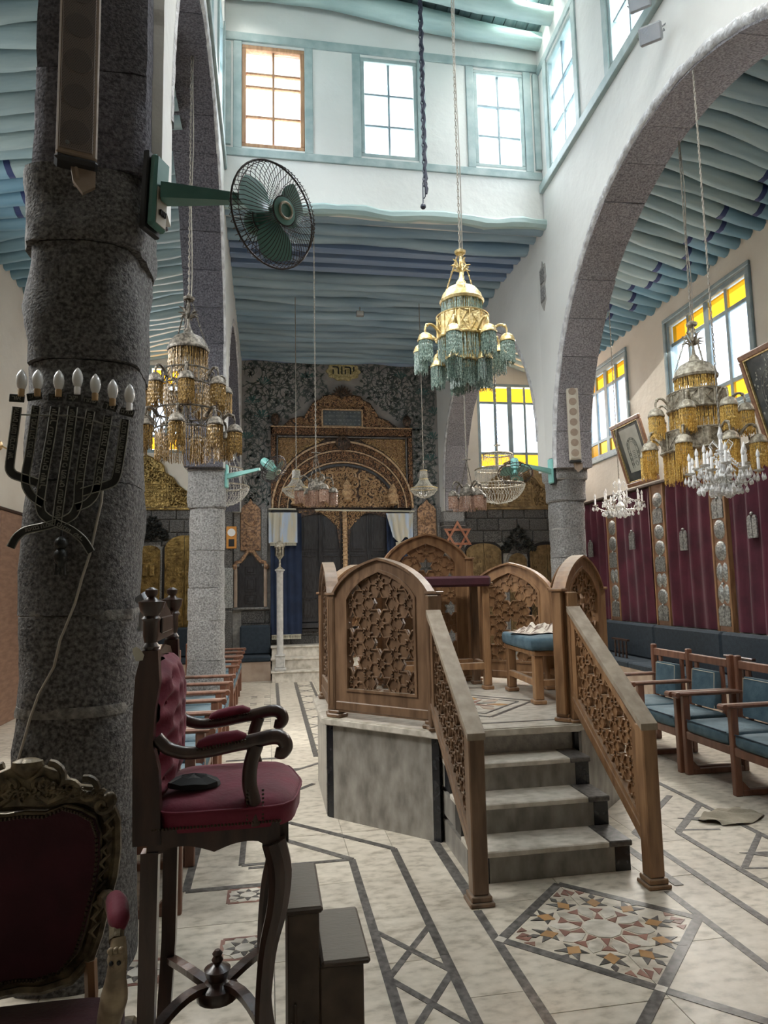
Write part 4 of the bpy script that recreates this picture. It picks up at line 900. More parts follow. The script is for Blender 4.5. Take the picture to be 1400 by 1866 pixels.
def screen(T, L, hs, ha, label, matn='oak', feet=(1, 1), posts=(1, 1), face=1):
    """carved screen; T: x along, y depth, z up from the platform; hs shoulder height, ha apex height"""
    t = thing('carved_screen', label, 'screen', group='star lattice screens round the platform', Mx=T)
    c = L / 2; a = c - .035; h = ha - hs; f = .075
    ou = arch_half(a, h); inn = arch_half(a - f - .02, h - .045)
    hs2 = hs - .02
    outer = [(c - a, .045)] + [(c - x, hs + y) for x, y in ou] + [(c + x, hs + y) for x, y in ou[::-1][1:]] + [(c + a, .045)]
    inner = [(c - a + f + .02, .19)] + [(c - x, hs2 + y) for x, y in inn] + [(c + x, hs2 + y) for x, y in inn[::-1][1:]] + [(c + a - f - .02, .19)]
    VT = VERT
    mb = MB()
    n = len(outer)
    for i in range(n - 1): mb.prism([outer[i], outer[i + 1], inner[i + 1], inner[i]], -.026, .026, VT)
    mb.prism([outer[0], outer[-1], inner[-1], inner[0]], -.026, .026, VT)
    # moulding line round the opening
    i2 = [(p[0] + (.018 if p[0] < c - 1e-6 else (-.018 if p[0] > c + 1e-6 else 0)), p[1] + (.018 if k in (0, n - 1) else -.018)) for k, p in enumerate(inner)]
    for i in range(n - 1): mb.prism([inner[i], inner[i + 1], i2[i + 1], i2[i]], -.034, .034, VT)
    mb.prism([inner[0], inner[-1], i2[-1], i2[0]], -.034, .034, VT)
    part('arched_frame', mb, matn, t)
    part('bottom_rail', MB().bbox(c - a, c + a, -.032, .032, .05, .12, .01), matn, t)
    cp = MB(); cap_o = [(c - x * 1.03, hs + y + .016) for x, y in ou] + [(c + x * 1.03, hs + y + .016) for x, y in ou[::-1][1:]]
    cap_i = [(c - x, hs + y) for x, y in ou] + [(c + x, hs + y) for x, y in ou[::-1][1:]]
    for i in range(len(cap_o) - 1): cp.prism([cap_i[i], cap_i[i + 1], cap_o[i + 1], cap_o[i]], -.046, .046, VT)
    part('cap_moulding', cp, matn, t)
    lattice(t, [p for p in i2], VT, .272, c, ha - .30, matb=matn, mats_=matn)
    for s_ in (0, 1):
        if posts[s_]:
            x = L * s_; q = MB()
            q.bbox(x - .035, x + .035, -.035, .035, .05, hs - .005, .006); q.bbox(x - .048, x + .048, -.048, .048, hs - .005, hs + .014, .004)
            for dx in (-.018, .018): q.box(x + dx - .004, x + dx + .004, -.038, .038, .08, hs - .03)
            part('post', q, matn, t)
        if feet[s_]:
            x = L * s_ + (.03 if s_ == 0 else -.03); part('foot', MB().bbox(x - .055, x + .055, -.055, .055, .001, .028, .006).bbox(x - .042, x + .042, -.042, .042, .028, .05, .005), matn, t)
    return t
V6 = octv((1.50, 5.46), .86)
names = {4: 'carved oak screen with pointed top at the front left, beside the left stair rail',
         3: 'narrow edge-on screen forming the left side of the platform', 2: 'screen at the rear left corner, mostly hidden behind the front left one',
         1: 'tallest orange-brown screen at the back, its pointed top rising behind the velvet table', 0: 'screen at the rear right corner behind the blue-cushioned bench',
         7: 'screen on the right side of the platform, hidden behind the front right one', 6: 'screen at the front right, seen obliquely beside the right stair rail'}
for k, lb in names.items():
    a, b = V6[k], V6[(k + 1) % 8]     # ccw; outside lies to the right of a->b
    if k == 4: a, b = V6[4], V6[5]
    T = T3(0, 0, PZ) @ frame_of(a, b); L = .86
    hi_ = .30 if k == 1 else 0
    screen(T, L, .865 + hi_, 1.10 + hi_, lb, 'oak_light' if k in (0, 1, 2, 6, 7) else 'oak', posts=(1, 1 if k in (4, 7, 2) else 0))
# ------------------------------------------------------------------ stair rails
def stair_rail(x, label, matn, flip=1):
    t = thing('stair_railing', label, 'railing', (x, 3.53, 0), group='sloping star lattice rails beside the steps')
    y1 = .88; zt0, zt1 = .80, 1.40; w_ = .042
    part('newel_post', MB().bbox(-w_, w_, -w_, w_, .05, .83, .006), matn, t)
    part('newel_foot', MB().bbox(-.065, .065, -.065, .065, 0, .022, .005).bbox(-.054, .054, -.054, .054, .022, .05, .005), matn, t)
    part('upper_post', MB().bbox(-.036, .036, y1 - .055, y1 + .015, .70, 1.535, .006), matn, t)
    part('upper_foot', MB().bbox(-.05, .05, y1 - .07, y1 + .03, .682, .70, .004), matn, t)
    VY = Matrix(((0, 0, 1, 0), (1, 0, 0, 0), (0, 1, 0, 0), (0, 0, 0, 1)))   # (u, v) -> (y, z); extrusion along x
    part('handrail', MB().prism([(-.045, zt0 + .005), (y1 - .055, zt1 + .005), (y1 - .055, zt1 + .040), (-.045, zt0 + .040)], -.048, .048, VY), 'dusty_rail', t)
    dz = .515
    part('upper_rail', MB().prism([(.04, zt0 + .035 - .02), (y1 - .055, zt1 + .0), (y1 - .055, zt1 - .055), (.04, zt0 - .03)], -.028, .028, VY), matn, t)
    part('lower_rail', MB().prism([(.04, .20), (y1 - .055, .77), (y1 - .055, .885), (.04, .315)], -.028, .028, VY).prism([(.04, .255), (y1 - .055, .825), (y1 - .055, .85), (.04, .28)], -.036, .036, VY), matn, t)
    part('stile', MB().prism([(.04, .2), (.04, zt0), (.10, zt0 + .03), (.10, .24)], -.026, .026, VY), matn, t); part('stile', MB().prism([(y1 - .115, .72), (y1 - .115, zt1 - .05), (y1 - .055, zt1), (y1 - .055, .77)], -.026, .026, VY), matn, t)
    reg = [(.10, .352), (y1 - .115, .848), (y1 - .115, zt1 - .095), (.10, zt0 + .013 - .05 + .04)]
    lattice(t, reg, VY @ S3(1, 1, 1), .20, .4, .75, matb=matn, mats_=matn)
    return t
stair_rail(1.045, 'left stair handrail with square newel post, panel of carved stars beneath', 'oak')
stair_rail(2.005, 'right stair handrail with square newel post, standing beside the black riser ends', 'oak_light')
# ------------------------------------------------------------------ reading table with velvet, bench, shawl
t = thing('reading_table', 'tall oak reading table with dark maroon velvet cover at the back of the platform', 'table', (1.48, 6.10, PZ + .003))
for x in (-.42, .42):
    for y in (-.17, .17):
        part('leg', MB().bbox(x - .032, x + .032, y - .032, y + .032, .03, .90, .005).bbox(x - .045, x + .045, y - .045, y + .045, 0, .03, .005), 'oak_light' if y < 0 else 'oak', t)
part('rail', MB().bbox(-.39, .39, -.19, -.15, .17, .23, .005).bbox(-.39, .39, .15, .19, .17, .23, .005).bbox(-.44, -.40, -.15, .15, .17, .23, .005).bbox(.40, .44, -.15, .15, .17, .23, .005), 'oak_light', t)
part('top_board', MB().bbox(-.48, .48, -.23, .23, .90, .93, .006), 'oak_light', t)
part('velvet_cover', MB().bbox(-.50, .46, -.25, .25, .895, .99, .02), 'dark_velvet', t, True)
t = thing('bench', 'short oak bench with a thick blue cushion on the right of the platform', 'bench', (2.22, 5.43, PZ + .003), rz=-.05)
for x in (-.17, .17):
    for y in (-.34, .34):
        part('leg', MB().bbox(x - .035, x + .035, y - .035, y + .035, .03, .36, .006).bbox(x - .05, x + .05, y - .05, y + .05, 0, .03, .006), 'oak_light', t)
part('seat_frame', MB().bbox(-.21, .21, -.385, .385, .36, .40, .006).bbox(-.20, -.16, -.31, .31, .13, .18, .005).bbox(.16, .20, -.31, .31, .13, .18, .005).bbox(-.14, .14, -.365, -.33, .13, .18, .005), 'oak_light', t)
def cushion(mb, x0, x1, y0, y1, z0, z1, puff=.02, n=10, T=None):
    cx, cy, cz = (x0 + x1) / 2, (y0 + y1) / 2, (z0 + z1) / 2; hx, hy, hz = (x1 - x0) / 2, (y1 - y0) / 2, (z1 - z0) / 2
    vs = []; fs = []; prof = [(.0, -1), (.93, -1), (.985, -.8), (1, -.4), (1, .4), (.985, .8), (.93, 1), (.0, 1)]; m = 32
    for (r, z) in prof:
        for i in range(m):
            a = 2 * pi * i / m; c, s_ = cos(a), sin(a); q = (abs(c) ** 14 + abs(s_) ** 14) ** (-1 / 14)
            x, y = r * q * c, r * q * s_; pf = puff * (1 - x * x) * (1 - y * y) * (1 if z > 0 else 0) * (1 if abs(z) == 1 else 0)
            vs.append((cx + x * hx, cy + y * hy, cz + z * hz + pf))
        
    for j in range(len(prof) - 1):
        for i in range(m): fs.append((j * m + i, j * m + (i + 1) % m, (j + 1) * m + (i + 1) % m, (j + 1) * m + i))
    return mb.add(vs, fs, T)
mb = MB(); cushion(mb, -.24, .22, -.41, .41, .40, .50, .015); part('cushion', mb, 'seat_blue', t, True, 60)
mb = MB()
def sh(u, v):
    x = lerp(-.30, .22, u); y = lerp(-.17, .17, v) + .03 * sin(u * 7); e = max(0, 1 - ((u - .55) / .5) ** 4) * max(0, 1 - ((v - .5) / .52) ** 2)
    z = .004 + .042 * e + e * (.020 * sin(u * 23 + v * 9) + .020 * sin(v * 27 - u * 11) + .012 * sin(u * 41))
    return (x, y, max(.003, z))
mb.grid(sh, 36, 26)
tag(part('prayer_shawl', mb, 'shawl', None, True, 70, loc=(2.28, 5.42, PZ + .515), rot=(0, 0, .2)), 'crumpled cream and brown striped shawl lying on the blue bench cushion', 'shawl')
# ================================================================== CARVED ARK
AX = 1.40
ark = thing('carved_ark', 'huge carved and gilt wooden ark front with arched top and black double doors', 'ark', (AX, YW - .014, 0))
YF = -.06                                  # face of the woodwork, local y (towards the room is negative)
def pbox(nm, x0, x1, z0, z1, d0, d1, m, c=.008, par=None): return part(nm, MB().bbox(x0 - AX, x1 - AX, -d1, -d0, z0, z1, c), m, par or ark)
pbox('back_board', .04, 2.76, .95, 3.08, .0, .02, 'black_wood')
pbox('sill', .0, 2.8, .86, .95, .0, .16, 'black_wood'); pbox('sill_lip', .0, 2.8, .80, .85, .0, .10, 'black_wood')
# crown board with stepped outline
cr = [(-1.36, 3.08), (-1.36, 4.62), (-1.16, 4.64), (-.98, 4.80), (-.86, 4.84), (-.72, 4.86), (-.64, 5.0), (-.55, 5.14), (-.42, 5.20), (-.36, 5.27), (-.18, 5.30), (0, 5.32), (.18, 5.30), (.36, 5.27), (.42, 5.20), (.55, 5.14), (.64, 5.0), (.72, 4.86), (.90, 4.80), (1.0, 4.72), (1.16, 4.62), (1.36, 4.60), (1.36, 3.08)]
cb = part('crown_board', MB().prism(cr, 0, .05, VERT), 'carved', ark)
n_ = 28
def ell(rx, rz, k, n=n_, z0=3.08): a = pi - pi * k / n; return (rx * cos(a), z0 + rz * sin(a))
def band(nm, rx0, rz0, rx1, rz1, d0, d1, m, par=ark):
    mb = MB()
    for k in range(n_): mb.prism([ell(rx0, rz0, k), ell(rx0, rz0, k + 1), ell(rx1, rz1, k + 1), ell(rx1, rz1, k)], d0, d1, VERT)
    return part(nm, mb, m, par)
band('arch_band', 1.06, .885, 1.33, 1.27, .05, .10, 'carved'); band('arch_moulding', 1.315, 1.255, 1.35, 1.29, .05, .13, 'carved_gilt')
band('arch_moulding', 1.20, 1.09, 1.225, 1.115, .09, .12, 'carved_gilt'); band('arch_moulding', 1.04, .865, 1.065, .89, .05, .125, 'carved_gilt'); band('arch_shadow_groove', .985, .81, 1.03, .855, .05, .08, 'black_wood')
mb = MB(); mb.prism([ell(1.0, .82, k) for k in range(n_ + 1)], .05, .062, VERT); part('tympanum', mb, 'carved', ark)
# frame of the rectangle
for (x0, x1, z0, z1) in ((-1.36, -1.26, 3.08, 4.62), (1.26, 1.36, 3.08, 4.60), (-1.36, 1.36, 4.47, 4.62)):
    part('border', MB().bbox(x0, x1, -.105, -.05, z0, z1, .01), 'carved', ark)
for (x0, x1, z0, z1) in ((-1.25, -1.225, 3.5, 4.45), (1.225, 1.25, 3.5, 4.45), (-1.25, 1.25, 4.43, 4.455), (-1.36, 1.36, 4.62, 4.645)):
    part('fillet', MB().bbox(x0, x1, -.12, -.05, z0, z1, .005), 'carved_gilt' if z0 > 4.6 else 'inlay_grey', ark)
for s_ in (-1, 1):      # gilt spandrels
    pts = [(s_ * 1.22, 4.42), (s_ * .34, 4.42)] + [(s_ * abs(ell(1.37, 1.33, k)[0]), ell(1.37, 1.33, k)[1]) for k in range(11, 3, -1)] + [(s_ * 1.22, 3.7)]
    pts = [p for p in pts if abs(p[0]) <= 1.221 and p[1] <= 4.421]
    sp = part('gilt_spandrel', MB().prism(pts, .05, .065, VERT), 'gilt_panel', ark)
# relief scrolls
def rel(nm, keep, x0, x1, z0, z1, y, seed, sc, wd, m, dens=1, th=.014):
    mb = MB(); scroll_ribbons(mb, x0, x1, z0, z1, y, seed, sc, wd, keep=keep, dens=dens, th=th)
    return tag(part(nm, mb, m, ark), kind='stuff')
def in_t(x, z): return z > 3.1 and (x / .97) ** 2 + ((z - 3.08) / .79) ** 2 < 1
rel('gilt_scrollwork', in_t, -1, 1, 3.0, 4.05, -.066, 3, .34, .12, 'carved_gilt'); rel('gilt_scrollwork', in_t, -1, 1, 3.0, 4.05, -.07, 13, .21, .09, 'carved_gilt', .7)
def in_b(x, z): q = (x / 1.19) ** 2 + ((z - 3.08) / 1.08) ** 2; p = (x / 1.07) ** 2 + ((z - 3.08) / .90) ** 2; return z > 3.1 and q < 1 and p > 1
def in_b2(x, z): q = (x / 1.31) ** 2 + ((z - 3.08) / 1.245) ** 2; p = (x / 1.23) ** 2 + ((z - 3.08) / 1.13) ** 2; return z > 3.1 and q < 1 and p > 1
rel('gilt_scrollwork', in_b, -1.3, 1.3, 3.0, 4.5, -.103, 5, .17, .12, 'carved_orange'); rel('gilt_scrollwork', in_b2, -1.4, 1.4, 3.0, 4.6, -.103, 6, .13, .12, 'carved_orange')
def in_c(x, z):
    if abs(x) < .39 and 4.62 < z < 5.01: return False
    for i in range(1, len(cr) - 2):
        (xa, za), (xb, zb) = cr[i], cr[i + 1]
        if xa <= x <= xb and xb > xa: return 4.65 < z < lerp(za, zb, (x - xa) / (xb - xa)) - .02
    return False
rel('gilt_scrollwork', in_c, -1.4, 1.4, 4.5, 5.4, -.053, 8, .24, .12, 'carved_orange'); rel('gilt_scrollwork', in_c, -1.4, 1.4, 4.5, 5.4, -.056, 18, .15, .11, 'carved_gilt', .55)
def in_v(x, z): return (1.27 < abs(x) < 1.35 and 3.1 < z < 4.45) or (4.48 < z < 4.61 and abs(x) < 1.34)
rel('gilt_scrollwork', in_v, -1.4, 1.4, 3.0, 4.95, -.108, 9, .12, .12, 'carved_orange')
def in_s(x, z): return abs(x) < 1.2 and z < 4.41 and z > 3.6 and (x / 1.40) ** 2 + ((z - 3.08) / 1.36) ** 2 > 1
rel('gilt_scrollwork', in_s, -1.3, 1.3, 3.5, 4.5, -.067, 10, .14, .12, 'carved_gilt')
# shell, finials, medallion, inscription
mb = MB()
for k in range(-4, 5):
    a = pi / 2 + k * .32; mb.tube([(0.0, -.06, 5.25), (.14 * cos(a), -.075, 5.25 + .14 * sin(a)), (.20 * cos(a), -.06, 5.25 + .22 * sin(a))], [.012, .026, .012], 6)
mb.ball((0, -.08, 5.25), .05); part('shell_crest', mb, 'carved', ark, True)
for s_ in (-1, 1):
    part('finial', MB().lathe([(.02, 4.62), (.07, 4.64), (.05, 4.68), (.08, 4.75), (.09, 4.81), (.06, 4.87), (.02, 4.90)], 10, T3(s_ * 1.27, -.06, 0)), 'carved', ark, True)
part('medallion', MB().lathe([(.001, 0), (.13, 0), (.145, .02), (.13, .04), (.10, .03), (.07, .06), (.001, .07)], 18, T3(.0, -.12, 4.32) @ RX(pi / 2)), 'carved', ark, True)
ins = part('inscription_panel', MB().bbox(-.37, .37, -.085, -.05, 4.67, 4.97, .006), 'pic_dark', ark)
mb = MB()
for (x0, x1, z0, z1) in ((-.40, .40, 4.97, 5.0), (-.40, .40, 4.64, 4.67), (-.40, -.37, 4.64, 5.0), (.37, .40, 4.64, 5.0)): mb.bbox(x0, x1, -.10, -.05, z0, z1, .004)
part('panel_frame', mb, 'carved_gilt', ins)
mb = MB()
for i in range(9):
    for j in range(4):
        x = -.32 + i * .08; z = 4.705 + j * .075
        if 0 < i < 8 and j in (1, 2): continue
        for a in (.6, -.6): mb.box(-.018, .018, -.0875, -.0855, -.005, .005, T3(x, 0, z) @ RY(a + (i % 2) * .4))
tag(part('silver_leaf_work', mb, 'silver', ins), kind='stuff')
for zz, tx in ((4.855, 'שויתי יהוה לנגדי תמיד'), (4.775, 'דע לפני מי אתה עומד')):
    new('lettering', text_mesh(tx, .062, 'silver', .002, .0012), ins, (0, -.0885, zz), (pi / 2, 0, 0))
# door leaves
cols_x = [(-.86, -.46), (-.46, -.06), (.06, .46), (.46, .86)]
for i, (x0, x1) in enumerate(cols_x):
    d = part('door_leaf', MB().bbox(x0 + .006, x1 - .006, -.05, -.02, .96, 3.05, .006), 'black_wood', ark)
    for (z0, z1) in ((1.05, 1.40), (1.52, 2.18), (2.26, 2.90)):
        m_ = MB(); T = Matrix.Identity(4); cx = (x0 + x1) / 2; h = .13
        m_.prism([(cx - h, z0), (cx + h, z0), (cx + h, z1 - .02), (cx, z1 + (.08 if z1 > 2.8 else 0)), (cx - h, z1 - .02)] if z1 > 2.8 else [(cx - h, z0), (cx + h, z0), (cx + h, z1), (cx - h, z1)], .05, .066, VERT)
        m_.prism([(cx - h + .04, z0 + .05), (cx + h - .04, z0 + .05), (cx + h - .04, z1 - .06), (cx - h + .04, z1 - .06)], .066, .08, VERT)
        m_.bbox(cx - h - .01, cx + h + .01, -.085, -.05, z1 - .015, z1 + .012, .004) if z1 < 2.8 else None
        part('raised_panel', m_, 'black_wood', d)
part('mid_moulding', MB().tube([(-.46, -.06, .98), (-.46, -.06, 2.95)], .02, 8).tube([(.46, -.06, .98), (.46, -.06, 2.95)], .02, 8), 'black_wood', ark, True)
mb = MB(); mb.tube([(0.02, -.09, .98), (.02, -.09, 3.05)], .045, 10)
for k in range(26): mb.lathe([(.03, 0), (.062, .02), (.03, .05)], 8, T3(.02, -.09, 1.0 + k * .078))
part('gilt_centre_column', mb, 'carved_gilt', ark, True)
for x, zz in ((-.93, 3.12), (.93, 3.12), (.05, 3.2)):
    part('gilt_urn', MB().lathe([(.04, 0), (.09, .03), (.06, .08), (.10, .14), (.11, .20), (.07, .24), (.09, .30), (.05, .36), (.02, .42)], 12, T3(x + .02, -.13, zz)), 'carved_gilt', ark, True)
# carved spandrels over the doors
for s_ in (-1, 1):
    pts = [(s_ * .04 + (.02), 3.06), (s_ * .86, 3.06), (s_ * .86, 2.92)]
    for k in range(9):
        t = k / 8; pts.append((s_ * lerp(.80, .14, t) + .0, 2.90 + .10 * sin(pi * t * .7) - .55 * max(0, t - .45) ** 1.5))
    pts.append((s_ * .08, 2.3)); 
    part('carved_apron', MB().prism(pts, .05, .085, VERT), 'carved', ark)
    def kp(x, z, s_=s_): u = (abs(x) - .14) / .66; return .08 < abs(x) < .84 and x * s_ > 0 and z < 3.03 and z > 2.95 + .08 * sin(max(0, min(1, u)) * 2.2) - (.6 * max(0, .5 - u) ** 1.5) - .02
    rel('gilt_scrollwork', kp, min(0, s_ * .9), max(0, s_ * .9), 2.3, 3.05, -.088, 20 + s_, .17, .12, 'carved_gilt')
# curtains of the ark
def drape(nm, label, cat, x0, x1, z0, z1, y, folds, amp, m, group=None, taper=0.0, T=None, hem=None, seed=0, nz=10, rnd_hem=0.0, side=0):
    mb = MB(); W_ = x1 - x0; n = folds * 6
    def f(u, v, back=0):
        w = 1 - taper * (1 - v); cx = lerp(x0, x1, .5); x = cx + (u - .5) * W_ * w + side * (1 - v) * .05
        a = amp * (.35 + .65 * (1 - v) ** .5 if v > .98 else 1) * (.7 + .3 * sin(seed + 5 * u))
        yy = y - .01 - amp - a * sin(u * folds * 2 * pi + .6 * sin(v * 3 + seed) + seed) + back
        z = lerp(z0, z1, v) + (rnd_hem * sin(u * 9 + seed) if v < .01 else 0)
        return (x, yy, z)
    mb.grid(lambda u, v: f(u, v), n, nz); b = len(mb.v); mb.grid(lambda u, v: f(1 - u, v, .012), n, nz)
    m1 = n + 1
    fr = lambda i: i; bk = lambda i: b + (n - i)
    for i in range(n): mb.f.append((fr(i + 1), fr(i), bk(i), bk(i + 1))); mb.mi.append(0); t = nz * m1; mb.f.append((t + i, t + i + 1, t + bk(i + 1), t + bk(i))); mb.mi.append(0)
    for j in range(nz):
        mb.f.append((j * m1, (j + 1) * m1, b + (j + 1) * m1 + n, b + j * m1 + n)); mb.mi.append(0)
        mb.f.append((j * m1 + n, b + j * m1, b + (j + 1) * m1, (j + 1) * m1 + n)); mb.mi.append(0)
    if T is not None: mb.v = [tuple(T @ Vector(p)) for p in mb.v]
    o = part(nm, mb, m, None, True, 80); return tag(o, label, cat, group)
def tassels(par, x0, x1, z, y, m='fringe_white', L=.05, n=26, slope=0.0):
    mb = MB()
    for k in range(n):
        x = lerp(x0, x1, (k + .5) / n); zz = z + slope * (x - x0); mb.lathe([(.004, 0), (.009, -.012), (.006, -.02), (.011, -L)], 5, T3(x, y + .012 * sin(k * 1.3), zz))
    mb.box(x0, x1, y - .012, y + .012, z, z + .012) if not slope else None
    tag(part('tassel_fringe', mb, m, par), kind='stuff')
c1 = drape('ark_curtain', 'dark blue curtain drawn to the left side of the ark doors', 'curtain', .03, .60, .76, 2.97, 12.78, 5, .022, 'ark_blue', 'ark curtains')
tassels(c1, .05, .58, .745, 12.75, L=.07)
c2 = drape('ark_curtain', 'dark blue curtain drawn to the right side of the ark doors', 'curtain', 2.20, 2.72, .76, 2.97, 12.78, 5, .022, 'ark_blue', 'ark curtains')
v1 = drape('valance', 'cream and pale blue silk valance on the left over the blue curtain', 'valance', .0, .52, 2.42, 2.98, 12.70, 4, .025, 'valance', 'pale silk valances', seed=1)
tassels(v1, .02, .5, 2.42, 12.67)
v2 = drape('valance', 'cream and pale blue silk valance on the right hanging askew', 'valance', 2.18, 2.70, 2.46, 2.96, 12.70, 4, .025, 'valance', 'pale silk valances', seed=2, side=1.2, rnd_hem=.05, taper=.3)
tassels(v2, 2.36, 2.72, 2.40, 12.67)
tag(part('curtain_rod', MB().tube([(.85, 12.72, 3.03), (2.74, 12.72, 3.00)], .016, 8).tube([(.0, 12.72, 3.05), (.50, 12.72, 3.045)], .016, 8).box(.03, .05, 12.72, 12.94, 3.03, 3.06).box(2.68, 2.70, 12.72, 12.94, 2.99, 3.02), 'fringe_white', None, True), 'pale horizontal curtain rod across the ark front', 'curtain rod')
# name plaque above
t = thing('name_plaque', 'scalloped gold oval plaque with black Hebrew letters above the ark', 'plaque', (1.44, YW, 5.765))
pts = [((.325 + .018 * cos(10 * a)) * cos(a), (.18 + .012 * cos(10 * a)) * sin(a)) for a in [2 * pi * k / 60 for k in range(60)]]
part('oval_plate', MB().prism(pts, .002, .035, VERT), 'brass_bright', t)
new('lettering', text_mesh('יהוה', .26, 'black', .004, .0), t, (0, -.04, .02), (pi / 2, 0, 0))
# ------------------------------------------------------------------ ark steps, white post
t = thing('marble_steps', 'three grey-white marble steps in front of the ark', 'steps', (1.4, 12.0, 0))
for k, yy in enumerate((0.02, .27, .52)):
    part('riser', MB().box(-1.35 + .0, 1.4, yy + .012, .88, .19 * k + (.002 if k else 0), .19 * (k + 1) - .032), 'marble_grey' if False else 'marble_white', t)
    part('tread', MB().bbox(-1.37, 1.42, yy - .01, .88, .19 * (k + 1) - .03, .19 * (k + 1), .006), 'marble_white', t)
t = thing('lantern_post', 'white marble post on the ark steps topped with a small dark lantern', 'post', (.19, 12.13, .192))
part('pedestal', MB().bbox(-.10, .10, -.09, .09, 0, .05, .01).bbox(-.08, .08, -.075, .075, .05, .24, .012).bbox(-.09, .09, -.085, .085, .24, .27, .01), 'column_white', t)
part('shaft', MB().lathe([(.062, .27), (.056, .30), (.056, 1.66), (.07, 1.70), (.085, 1.71), (.085, 1.73)], 18), 'column_white', t, True)
l = part('lantern', MB().lathe([(.075, 1.73), (.02, 1.78), (.015, 1.90), (.05, 1.94), (.07, 1.97), (.085, 2.10), (.095, 2.12), (.085, 2.15), (.05, 2.20), (.012, 2.24)], 8), 'brass_dusty', t)
for k in range(8): part('lantern_bar', MB().box(-.004, .004, -.092, -.078, 1.97, 2.12, RZ(pi / 4 * k + pi / 8)), 'black_iron', l)
# small niches with carved doors on either side
def side_niche(cx, label, door=True):
    t = thing('carved_niche', label, 'niche', (cx, YW - .014, 0))
    part('carved_panel', MB().bbox(-.185, .185, -.05, .0, 2.30, 3.05, .008), 'carved_orange', t)
    mb = MB()
    for k in range(-3, 4): a = pi / 2 + k * .36; mb.tube([(0, -.06, 2.75), (.10 * cos(a), -.066, 2.75 + .13 * sin(a)), (.14 * cos(a + .1), -.055, 2.75 + .21 * sin(a))], [.012, .014, .004], 5)
    mb.lathe([(.06, 0), (.075, .012), (.06, .02)], 14, T3(0, -.05, 2.66) @ RX(pi / 2))
    for z in (2.36, 2.48, 2.58): 
        for s_ in (-1, 1): mb.tube([(0, -.055, z), (s_ * .08, -.062, z + .05), (s_ * .13, -.055, z - .01)], [.012, .012, .004], 5)
    part('leaf_relief', mb, 'carved_orange', t, True)
    part('crest', MB().prism([(-.185, 3.05), (.185, 3.05), (.12, 3.14), (.05, 3.18), (0, 3.26), (-.05, 3.18), (-.12, 3.14)], .0, .05, VERT), 'carved_orange', t)
    part('pilaster', MB().bbox(-.31, -.20, -.07, 0, 2.0, 3.1, .01).bbox(.20, .31, -.07, 0, 2.0, 3.1, .01), 'basalt_light', t)
    if door:
        op = [(-.225, 1.26), (.225, 1.26), (.225, 1.98), (.17, 2.05), (.10, 2.10), (.05, 2.20), (0, 2.22), (-.05, 2.20), (-.10, 2.10), (-.17, 2.05), (-.225, 1.98)]
        d = part('small_door', MB().prism(op, .005, .05, VERT), 'black_wood', t)
        for z0, z1 in ((1.32, 1.48), (1.54, 1.80), (1.85, 2.0)): part('raised_panel', MB().bbox(-.10, .10, -.065, -.05, z0, z1, .008).bbox(-.06, .06, -.078, -.065, z0 + .04, z1 - .04, .006), 'black_wood', d)
        mb = MB()
        for s_ in (-1, 1):
            mb.tube([(s_ * .30, -.07, 1.98), (s_ * .26, -.08, 2.08), (s_ * .18, -.08, 2.10), (s_ * .12, -.08, 2.18), (s_ * .05, -.08, 2.28), (0, -.08, 2.28)], .035, 7)
            mb.ball((s_ * .29, -.08, 2.0), .05)
        part('scrolled_pediment', mb, 'carved_orange', t, True)
        part('side_column', MB().bbox(-.30, -.24, -.07, -.0, 1.26, 1.97, .01).bbox(.24, .30, -.07, -.0, 1.26, 1.97, .01), 'marble_beige', t)
        part('ledge', MB().bbox(-.34, .34, -.10, -.0, 1.22, 1.26, .01), 'basalt_light', t)
side_niche(-.33, 'small black panelled door in a carved orange surround, left of the ark')
side_niche(3.02, 'carved orange and grey wall panel to the right of the ark', False)
# wall light tubes, clock
t = thing('wall_clock', 'small orange wooden wall clock partly behind the slender column', 'clock', (-.66, 12.58, 2.52))
part('case', MB().bbox(-.09, .09, 0, .06, -.2, .2, .01), 'clock_orange', t); part('dial', MB().lathe([(.001, 0), (.07, 0), (.07, .01)], 20, T3(0, 0, .09) @ RX(pi / 2)), 'white_paint', t); part('pendulum_window', MB().box(-.05, .05, -.006, 0, -.16, -.03), 'black', t)
# star of David
t = thing('hexagram_ornament', 'copper six-pointed star hanging on the dark stone wall behind the platform', 'star', (3.54, YW - .36, 2.50))
for s_ in (1, -1):
    R_ = .31; o3 = [(R_ * cos(pi / 2 + 2 * pi * k / 3), s_ * R_ * sin(pi / 2 + 2 * pi * k / 3)) for k in range(3)]; i3 = [(x * .72, z * .72) for x, z in o3]
    part('triangle', MB().prism([o3[0], o3[1], i3[1], i3[0]], -.012 + .006 * s_, .012 + .006 * s_, VERT).prism([o3[1], o3[2], i3[2], i3[1]], -.012 + .006 * s_, .012 + .006 * s_, VERT).prism([o3[2], o3[0], i3[0], i3[2]], -.012 + .006 * s_, .012 + .006 * s_, VERT), 'copper', t)
